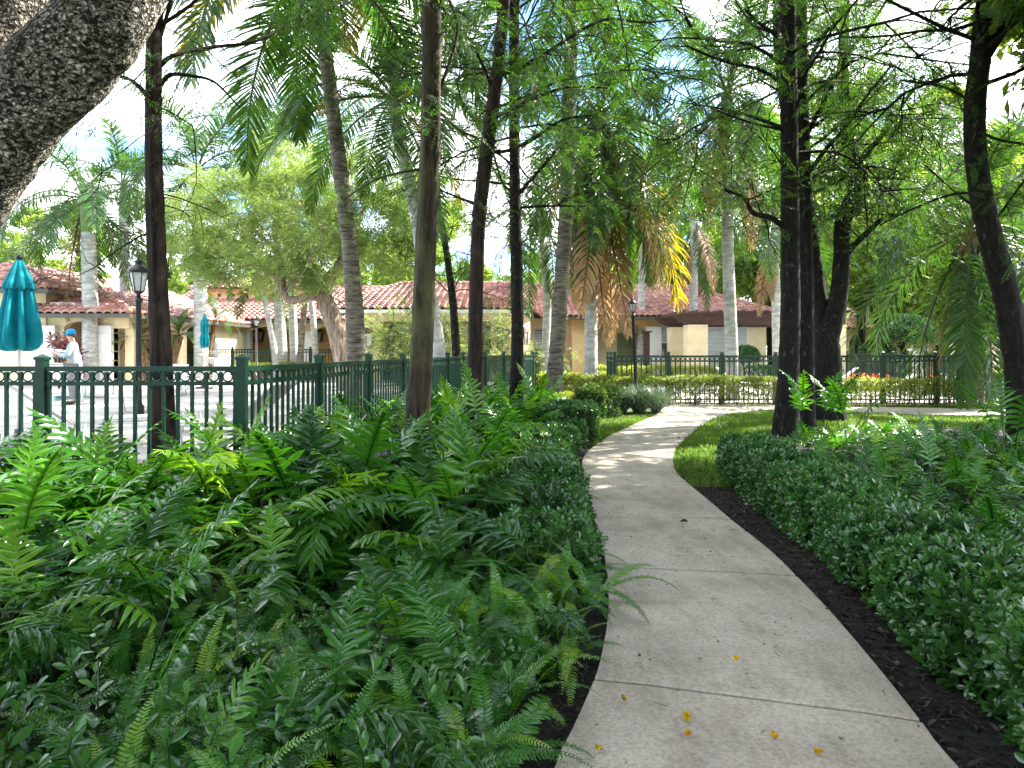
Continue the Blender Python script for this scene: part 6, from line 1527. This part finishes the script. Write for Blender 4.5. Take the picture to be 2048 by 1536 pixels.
def strap_plant(name, x, y, z, n, L, w, el, mat, label, cat, seed, bend=-1.6, group=None):
    rng = np.random.default_rng(seed); mb = MB(); m = 6; q = np.linspace(0, 1, m)
    for k in range(n):
        a = rng.uniform(0, 6.283); e0 = rng.uniform(*el); l = L * rng.uniform(.6, 1.1); an = e0 + bend * rng.uniform(.7, 1.2) * q ** 1.3
        xx = np.concatenate([[0], np.cumsum(np.cos(an[:-1]) * l / (m - 1))]); zz = np.concatenate([[0], np.cumsum(np.sin(an[:-1]) * l / (m - 1))])
        d = np.array((math.cos(a), math.sin(a))); s = np.array((-d[1], d[0], 0)); r0 = rng.uniform(0, .12 * L)
        P = np.column_stack([d[0] * (xx + r0), d[1] * (xx + r0), np.maximum(zz, -.0 + .01 * k / n)]); hw = (w * np.array([.7, 1, 1, .85, .55, .05]))[:, None]; i = np.arange(m - 1)
        mb.add(np.vstack([P + s * hw, P - s * hw]), [np.stack([i, i + 1, i + 1 + m, i + m], 1)], np.clip(.5 + rng.normal(0, .14) + q * .12, .1, 1).tolist() * 2)
    o = mb.build(name, M[mat]); o.location = (x, y, z); return tag(o, label, cat, group)
GG = "ornamental grass clumps at the bend"
for x, y, n, s, lab in [(W(1278, 0, 16.5)[0], 16.5, 900, 1.0, "big arching ornamental grass clump at the lamp's foot"), (W(1312, 0, 17.0)[0], 17.0, 700, .9, "ornamental grass clump at the path corner"), (W(1243, 0, 16.8)[0], 16.8, 700, .95, "ornamental grass clump against the bushy shrub")]:
    strap_plant("grass_clump", x, y, .0, n, .95 * s, .0055, (rad(48), rad(94)), 'liriope', lab, "ornamental grass", int(x * 100), -2.0, GG)
for x, y, lab, sd in [(W(118, 0, 23.6)[0], 23.6, "dark red leafy plant behind the person's cap", 1), (W(146, 0, 24.2)[0], 24.2, "dark red leafy plant beside the white palm trunk", 2), (W(128, 0, 25.0)[0], 25.0, "dark red leafy plant against the pale pier", 3)]:
    rng = np.random.default_rng(sd); o = empty("cordyline_plant", (x, y, DZ), 0, lab, "red plant", "dark red plants before the near wing"); mb = MB(); st = MB()
    for k in range(7):
        a = rng.uniform(0, 6.28); p = np.array((math.cos(a) * .25, math.sin(a) * .25, rng.uniform(.5, 1.75))); st.tube([(0, 0, -.02), p * (.6, .6, .6), p], [.02, .018, .012], 5, .3)
        n = 22; aa = rng.uniform(0, 6.28, n); mb.inst(leaf_tmpl(.34, .085, .3, .35), ypr(aa, rng.uniform(-.2, 1.2, n), rng.normal(0, .3, n)), np.tile(p, (n, 1)) + np.stack([0 * aa, 0 * aa, rng.uniform(-.25, .05, n)], 1), rng.uniform(.7, 1.1, n), rng.normal(0, .25, n))
    st.build("stem", M['stalk'], o); mb.build("crown", M['ti'], o)
strap_plant("bromeliad", W(520, 0, 27)[0], 27, DZ, 46, .75, .035, (rad(20), rad(85)), 'ti', "spiky reddish rosette plant at the foot of the far lamp", "red plant", 5, -.8)
rng = np.random.default_rng(12)
M['petal_red'] = leaf_mat("orange_red_petal", [(0, (.2, .03, .01)), (.5, (.55, .08, .03)), (1, (.65, .25, .12))], .5, .3, .3, (1.2, 1, .8))
for k, (px, D, lab) in enumerate([(1712, 24.5, "patch of orange bedding flowers behind the fence by the forked oak"), (1745, 24.9, "patch of orange bedding flowers before the raised lounge chair"), (1880, 24.6, "patch of orange bedding flowers near the fence side")]):
    x = W(px, 0, D)[0]; o = empty("flowering_plant", (x, D, .05), 0, lab, "flowers", "bedding flowers on the terrace"); mb = MB(); n = 70
    P = np.stack([rng.normal(0, .28, n), rng.normal(0, .2, n), rng.uniform(.15, .5, n)], 1); mb.inst(SM[0], orient(np.tile((0, 0, 1.), (n, 1)), rng, .5), P, rng.uniform(1, 1.8, n), 0); mb.build("foliage", M['gold'], o)
    fl = MB(); m_ = 60; fl.inst(rosette(6, .05, .04, .02, 5, .3), orient(np.tile((0, 0, 1.), (m_, 1)), rng, .5), np.stack([rng.normal(0, .3, m_), rng.normal(0, .22, m_), rng.uniform(.42, .62, m_)], 1), rng.uniform(1, 1.7, m_), rng.normal(0, .2, m_)); fl.build("blossom", M['petal_red'], o)

# ------------------------------------------------------------------ single ferns that stand out; sunlit ones carry the sun as a yellower tint
def lone_fern(px, py, D, T, n, sc, dt, label, seed, mat='fern', lean=None, group="single ferns standing out of the bed"):
    rng = np.random.default_rng(seed); p = W(px, py, D); o = empty("fern", (p[0], p[1], 0), 0, label, "fern", group)
    for k in range(n):
        mb = MB(); a = (lean if lean is not None else rng.uniform(0, 6.28)) + k * 2.2 + rng.normal(0, .15)
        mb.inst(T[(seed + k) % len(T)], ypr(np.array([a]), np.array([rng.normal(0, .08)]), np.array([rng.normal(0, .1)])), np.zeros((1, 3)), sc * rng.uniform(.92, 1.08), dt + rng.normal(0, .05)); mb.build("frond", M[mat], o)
    return o
UP = [wart_frond(.50, .42, 12, .165, rad(88), rad(62), 81), wart_frond(.46, .40, 11, .16, rad(86), rad(50), 82)]
LOW = [wart_frond(.50, .40, 11, .18, rad(82), rad(38), 83)]
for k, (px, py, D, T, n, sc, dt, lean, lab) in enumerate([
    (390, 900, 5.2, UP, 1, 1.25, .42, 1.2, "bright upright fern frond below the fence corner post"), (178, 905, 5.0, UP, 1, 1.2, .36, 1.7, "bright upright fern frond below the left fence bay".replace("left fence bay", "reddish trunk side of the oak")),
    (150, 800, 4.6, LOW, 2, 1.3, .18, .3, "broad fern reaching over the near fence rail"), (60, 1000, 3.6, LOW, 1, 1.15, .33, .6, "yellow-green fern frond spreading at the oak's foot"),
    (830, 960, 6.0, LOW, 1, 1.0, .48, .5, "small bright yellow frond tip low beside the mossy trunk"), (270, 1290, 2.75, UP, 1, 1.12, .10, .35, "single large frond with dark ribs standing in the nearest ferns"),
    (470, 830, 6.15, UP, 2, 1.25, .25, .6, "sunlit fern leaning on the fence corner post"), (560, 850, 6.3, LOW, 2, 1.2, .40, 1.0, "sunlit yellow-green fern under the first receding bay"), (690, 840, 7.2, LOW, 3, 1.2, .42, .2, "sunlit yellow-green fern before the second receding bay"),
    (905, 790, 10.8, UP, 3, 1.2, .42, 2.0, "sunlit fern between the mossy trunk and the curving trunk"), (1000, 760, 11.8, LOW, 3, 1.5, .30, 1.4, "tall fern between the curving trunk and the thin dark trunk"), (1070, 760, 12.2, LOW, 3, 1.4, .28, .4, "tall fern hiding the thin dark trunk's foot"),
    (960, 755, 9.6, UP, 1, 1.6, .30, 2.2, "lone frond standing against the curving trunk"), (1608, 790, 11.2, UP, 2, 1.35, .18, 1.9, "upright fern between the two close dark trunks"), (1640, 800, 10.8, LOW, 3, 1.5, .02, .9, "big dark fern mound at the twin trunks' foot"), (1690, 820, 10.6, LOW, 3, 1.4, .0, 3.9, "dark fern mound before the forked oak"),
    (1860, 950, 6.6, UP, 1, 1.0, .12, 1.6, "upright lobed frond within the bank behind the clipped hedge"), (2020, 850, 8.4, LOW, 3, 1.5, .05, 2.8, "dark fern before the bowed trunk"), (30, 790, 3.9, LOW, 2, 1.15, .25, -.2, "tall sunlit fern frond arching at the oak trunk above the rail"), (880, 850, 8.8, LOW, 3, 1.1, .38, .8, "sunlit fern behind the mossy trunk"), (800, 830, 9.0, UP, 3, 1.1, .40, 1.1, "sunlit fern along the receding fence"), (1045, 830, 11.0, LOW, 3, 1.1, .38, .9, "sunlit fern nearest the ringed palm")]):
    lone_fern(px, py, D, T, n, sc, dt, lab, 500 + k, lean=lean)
for k, (px, py, lab) in enumerate([(560, 1500, "pale sword fern nearest the viewer"), (760, 1330, "sword fern with crossing narrow fronds in the near bed"), (1060, 1400, "sword fern overhanging the near path edge"), (1185, 1215, "sword fern frond reaching onto the path")]):
    p = G(px, py); D = p[1]
    lone_fern(px, 0, D, SWORD, 6, .95, .14, lab, 600 + k, 'sword')
# slim seedling shrubs in the near corner
for k, (px, py, lab) in enumerate([(190, 1490, "young bright green seedling in the near corner of the fern bed"), (470, 1370, "pale young seedling shrub between the near ferns")]):
    p = G(px, py + 90); rng = np.random.default_rng(k); mb = MB(); mb.tube([(0, 0, 0), (.01, 0, .25), (0, .02, .52)], [.004, .003, .002], 5, .0)
    n = 14; h = np.linspace(.2, .52, n); a = np.arange(n) * 2.6; mb.inst(leaf_tmpl(.075, .034, .25, .15, .5), ypr(a, rng.uniform(.1, .8, n), rng.normal(0, .2, n)), np.stack([0 * a, 0 * a, h], 1), np.linspace(1.1, .6, n), .2 + .2 * (h - .2) / .3)
    o = mb.build("seedling", M['shrub']); o.location = p; tag(o, lab, "plant")

# ------------------------------------------------------------------ litter on the path
FL = "fallen yellow blossoms on the path"
for k, (px, py) in enumerate([(1474, 1322), (1376, 1445), (1376, 1472), (1198, 1502), (1547, 1477), (1636, 1509), (1372, 1436), (1248, 1402)]):
    p = G(px, py, PZ); rng = np.random.default_rng(k); mb = MB(); n = 5
    for r_ in range(2): mb.inst(leaf_tmpl(.019, .016, .5, -.5), ypr(rng.uniform(0, 6.28, n), rng.uniform(.0, 1.0, n), rng.normal(0, .5, n)), rng.normal(0, .003, (n, 3)) * (1, 1, .2) + (0, 0, .005), rng.uniform(.7, 1.1, n), rng.normal(.1, .2, n) - (.35 if k == 7 else 0))
    o = mb.build("fallen_blossom", M['flower']); o.location = p; tag(o, "small crumpled yellow blossom fallen on the near path slabs", "blossom", FL)
for k, (px, py, s, lab) in enumerate([(1368, 1047, 1.0, "curled brown leaf lying alone on the third path slab"), (1221, 1031, .55, "small dark pod by the path joint near the edging shrub"), (1222, 1078, .45, "tiny dark seed cluster at the path's hedge edge"), (1190, 998, .5, "small dark seed head on the far shaded slab"), (1428, 1105, .45, "small split seed on the slab beside the black mulch"), (1358, 877, .9, "dark leaf scrap by the lawn's curved edge")]):
    p = G(px, py, PZ); mb = MB(); V, F, t = leaf_tmpl(.085 * s, .04 * s, .9, .2)
    mb.inst((V, F, t), ypr(np.array([.2 + k]), np.array([.12]), np.array([.4])), np.array([(-.04 * s, 0, .012)]), 1.0, -.2); o = mb.build("fallen_leaf", M['deadleaf']); o.location = p; tag(o, lab, "leaf", "single fallen bits on the path")
rng = np.random.default_rng(99); mb = MB()
n = 620; y = rng.uniform(1.9, 17, n); f = rng.random(n); x = XL(y) + (XR(y) - XL(y)) * f; V, F, t = leaf_tmpl(.022, .010, .6, .3)
mb.inst((V, F, t), ypr(rng.uniform(0, 6.28, n), rng.uniform(0, .2, n), rng.normal(0, .3, n)), np.stack([x, y, np.full(n, PZ + .003)], 1), rng.uniform(.25, 1.0, n) * np.where(rng.random(n) < .06, 2, 1), rng.uniform(-.4, .1, n))
for k in range(90):
    yy = rng.uniform(1.9, 13); xx = XL(yy) + (XR(yy) - XL(yy)) * rng.random(); a = rng.uniform(0, 6.28); l = rng.uniform(.02, .07); mb.tube([(xx, yy, PZ + .003), (xx + l * math.cos(a) * .5, yy + l * math.sin(a) * .5, PZ + .006), (xx + l * math.cos(a + .4), yy + l * math.sin(a + .4), PZ + .003)], .0012, 3, .2)
tag(mb.build("leaf_litter", M['deadleaf']), "scattered dark leaf crumbs and twig bits on the concrete", "litter", kind='stuff')
mb = MB(); n = 3200; yy = rng.uniform(1.3, 9, n); side = rng.random(n) < .6; off = rng.uniform(.0, .42, n); x = np.where(side, XR(yy) + off, XL(yy) - off)
mb.inst((V, F, t), ypr(rng.uniform(0, 6.28, n), rng.normal(0, .3, n), rng.normal(0, .5, n)), np.stack([x, yy, rng.uniform(.006, .03, n)], 1), rng.uniform(.5, 2.4, n), rng.uniform(-.45, .15, n))
for k in range(900):
    j = rng.integers(0, n); a = rng.uniform(0, 6.28); l = rng.uniform(.03, .14); z = .012; mb.tube([(x[j], yy[j], z), (x[j] + l * math.cos(a) * .5, yy[j] + l * math.sin(a) * .5, z + .012), (x[j] + l * math.cos(a + .3), yy[j] + l * math.sin(a + .3), z)], rng.uniform(.0012, .004), 4, rng.uniform(.05, .5))
tag(mb.build("mulch_litter", M['deadleaf']), "dry leaf scraps and twigs strewn over the black mulch strips", "litter", kind='stuff')
mb = MB(); a, b_ = G(155, 1365), G(245, 1265); mb.tube(spline([a + (0, 0, .06), (a + b_) / 2 + (.05, 0, .14), b_ + (0, 0, .17), b_ + (.12, .2, .2)], 12), np.linspace(.010, .006, 12), 7, .9, wob=.1); tag(mb.build("stick", M['bark_pale']), "bare pale stick leaning among the nearest ferns", "stick")

# ------------------------------------------------------------------ person
M['shirt'] = noisy("pale_blue_shirt", (.24, .32, .39), (.31, .40, .47), 6, .85, .2, .3, .01)
M['trouser'] = noisy("grey_trousers", (.16, .16, .18), (.22, .22, .25), 8, .85, .2, .3, .01)
M['skin'] = noisy("skin", (.45, .26, .19), (.52, .31, .23), 8, .55, .4, .05)
M['cap'] = noisy("blue_cap", (.0, .18, .42), (.0, .24, .52), 10, .7, .3, .1)
M['hair'] = noisy("short_hair", (.03, .02, .015), (.07, .05, .035), 30, .7)
M['shoe'] = noisy("dark_shoe", (.02, .02, .022), (.05, .05, .05), 9, .6)
px_, D_ = 146, 17.0; P0 = np.array((W(px_, 0, D_)[0], D_, DZ)); S_ = 1.80 / 1.80
person = empty("person", P0, 0, "person in a blue cap and pale blue long-sleeved shirt looking down at the hands", "person")
person.rotation_euler = (0, 0, rad(18))    # seen from behind, turned towards the oak side
def skin_mesh(name, joints, edges, mat, parent, sub=2):
    """joints {key: (x,y,z,r)}: one continuous surface grown along connected edges"""
    me = bpy.data.meshes.new(name); keys = list(joints); me.from_pydata([joints[k][:3] for k in keys], [(keys.index(a), keys.index(b)) for a, b in edges], [])
    o = bpy.data.objects.new(name, me); COL.objects.link(o); md = o.modifiers.new("skin", 'SKIN'); md.use_smooth_shade = True
    for k, sv in zip(keys, me.skin_vertices[0].data):
        r = joints[k][3]; sv.radius = r if isinstance(r, tuple) else (r, r); sv.use_root = k == keys[0]
    s = o.modifiers.new("sub", 'SUBSURF'); s.levels = sub; s.render_levels = sub
    dg = bpy.context.evaluated_depsgraph_get(); m2 = bpy.data.meshes.new_from_object(o.evaluated_get(dg)); o.modifiers.clear(); o.data = m2; m2.name = name
    m2.materials.clear(); m2.materials.append(mat)
    for p in m2.polygons: p.use_smooth = True
    if parent: o.parent = parent
    return o
# faces -X (towards the oak side), back to the viewer at an angle; forearms folded up in front
J_ = dict(pel=(0, 0, .96, (.15, .12)), bel=(-.01, 0, 1.10, (.145, .115)), che=(.0, 0, 1.30, (.165, .12)), neb=(.0, 0, 1.46, (.075, .07)), nec=(-.02, 0, 1.52, (.055, .055)), hea=(-.045, 0, 1.60, (.075, .085)), top=(-.04, 0, 1.72, (.072, .078)),
          ls=(.0, -.17, 1.41, .062), le=(-.06, -.25, 1.15, .047), lw=(-.28, -.10, 1.20, .032), lh=(-.36, -.05, 1.24, .035), rs=(.0, .17, 1.41, .062), re=(-.06, .25, 1.15, .047), rw=(-.28, .12, 1.20, .032), rh=(-.36, .06, 1.24, .035),
          lp=(0, -.09, .90, .095), lk=(-.02, -.10, .50, .062), la=(.02, -.10, .09, .042), lt=(-.13, -.115, .03, .032), rp=(0, .09, .90, .095), rk=(-.03, .10, .50, .062), ra=(.0, .11, .09, .042), rt=(-.15, .13, .03, .032))
E_ = [('pel', 'bel'), ('bel', 'che'), ('che', 'neb'), ('neb', 'nec'), ('nec', 'hea'), ('hea', 'top'), ('che', 'ls'), ('ls', 'le'), ('le', 'lw'), ('lw', 'lh'), ('che', 'rs'), ('rs', 're'), ('re', 'rw'), ('rw', 'rh'), ('pel', 'lp'), ('lp', 'lk'), ('lk', 'la'), ('la', 'lt'), ('pel', 'rp'), ('rp', 'rk'), ('rk', 'ra'), ('ra', 'rt')]
# fingers curled around the phone: rooted inside the palms
for s_, sy in (('l', 1), ('r', -1)):
    hx, hy, hz, _ = J_[s_ + 'h']
    for q in range(4):
        z = hz + .028 - .018 * q; l = (.030, .034, .032, .026)[q]
        J_[f'{s_}f{q}a'] = (hx - .035, hy + sy * .004, z, .010); J_[f'{s_}f{q}b'] = (hx - .035 - l, hy + sy * .016, z - .006, .009); J_[f'{s_}f{q}c'] = (hx - .035 - l * 1.2, hy + sy * .040, z - .012, .008)
        E_ += [(s_ + 'h', f'{s_}f{q}a'), (f'{s_}f{q}a', f'{s_}f{q}b'), (f'{s_}f{q}b', f'{s_}f{q}c')]
    J_[s_ + 'ta'] = (hx - .01, hy + sy * .03, hz + .030, .011); J_[s_ + 'tb'] = (hx - .03, hy + sy * .045, hz + .048, .009); E_ += [(s_ + 'h', s_ + 'ta'), (s_ + 'ta', s_ + 'tb')]
J_['nos'] = (-.135, 0, 1.625, .014); E_ += [('hea', 'nos')]
for s_, sy in (('le_', -1), ('re_', 1)):
    J_[s_ + 'ear'] = (-.035, sy * .088, 1.63, .018); E_ += [('hea', s_ + 'ear')]
skin_mesh("body", J_, E_, M['skin'], person)
g_ = .022
sh = {k: (*J_[k][:3], tuple(np.add(J_[k][3], g_)) if isinstance(J_[k][3], tuple) else J_[k][3] + g_ * .8) for k in ('bel', 'che', 'ls', 'le', 'lw', 'rs', 're', 'rw')}
sh['hem'] = (0, 0, .95, (.17, .142)); sh['col'] = (.0, 0, 1.475, (.085, .08))
skin_mesh("shirt", sh, [('bel', 'hem'), ('bel', 'che'), ('che', 'col'), ('che', 'ls'), ('ls', 'le'), ('le', 'lw'), ('che', 'rs'), ('rs', 're'), ('re', 'rw')], M['shirt'], person)
tr_ = {k: (*J_[k][:3], tuple(np.add(J_[k][3], .012)) if isinstance(J_[k][3], tuple) else J_[k][3] + .018) for k in ('pel', 'lp', 'lk', 'rp', 'rk')}
tr_['lc'] = (.015, -.10, .12, .066); tr_['rc'] = (.0, .11, .12, .066)
skin_mesh("trousers", tr_, [('pel', 'lp'), ('lp', 'lk'), ('lk', 'lc'), ('pel', 'rp'), ('rp', 'rk'), ('rk', 'rc')], M['trouser'], person)
cp = MB(); th = np.linspace(0, 2 * pi, 25)[:-1]
cp._lathe(np.array([(.098, 1.675), (.102, 1.69), (.100, 1.73), (.085, 1.775), (.05, 1.80), (.012, 1.808), (.001, 1.809)]), (-.04, 0, 0), 20, .5)
aa = np.linspace(-1.15, 1.15, 12); inn = np.stack([-.04 - .10 * np.cos(aa), .10 * np.sin(aa), np.full(12, 1.685)], 1); ou = np.stack([-.04 - .10 * np.cos(aa) - .085 * np.cos(aa) ** 1.2, .095 * np.sin(aa), 1.672 - .012 * np.cos(aa)], 1); i = np.arange(11)
cp.add(np.vstack([inn, ou]), [np.stack([i, i + 1, i + 13, i + 12], 1)]); cp.add(np.vstack([inn, ou]) - (0, 0, .004), [np.stack([i + 12, i + 13, i + 1, i], 1)]); cp.build("cap", M['cap'], person)
hr = MB(); hr._lathe(np.array([(.070, 1.60), (.090, 1.625), (.096, 1.674), (.06, 1.68)]), (-.026, 0, 0), 18, .5); hr.build("hair", M['hair'], person)
for y_, x_ in ((-.105, -.055), (.12, -.075)):
    s = MB(); s.tube([(x_ + .09, y_, .035), (x_ + .05, y_, .05), (x_ - .05, y_, .042), (x_ - .12, y_, .03)], [.03, .05, .046, .025], 10); s.build("shoe", M['shoe'], person)
ey = MB()
for y_ in (-.032, .032): ey.tube([(-.124, y_ - .012, 1.645), (-.128, y_, 1.646), (-.124, y_ + .012, 1.645)], [.002, .005, .002], 6)
ey.build("eye", M['hair'], person); MB().tube([(-.122, -.022, 1.578), (-.127, 0, 1.576), (-.122, .022, 1.578)], [.002, .004, .002], 6).build("mouth", noisy("lips", (.35, .12, .10), (.40, .15, .12), 9, .5), person)
ph = MB(); ph.obox((-.405, .005, 1.262), (.004, .036, .072), np.array([[.85, 0, .5], [0, 1, 0], [-.5, 0, .85]])); o = ph.build("phone", M['shoe'], None, False); o.location = P0; o.rotation_euler = (0, 0, rad(18)); tag(o, "dark phone held up in the person's hands", "phone")
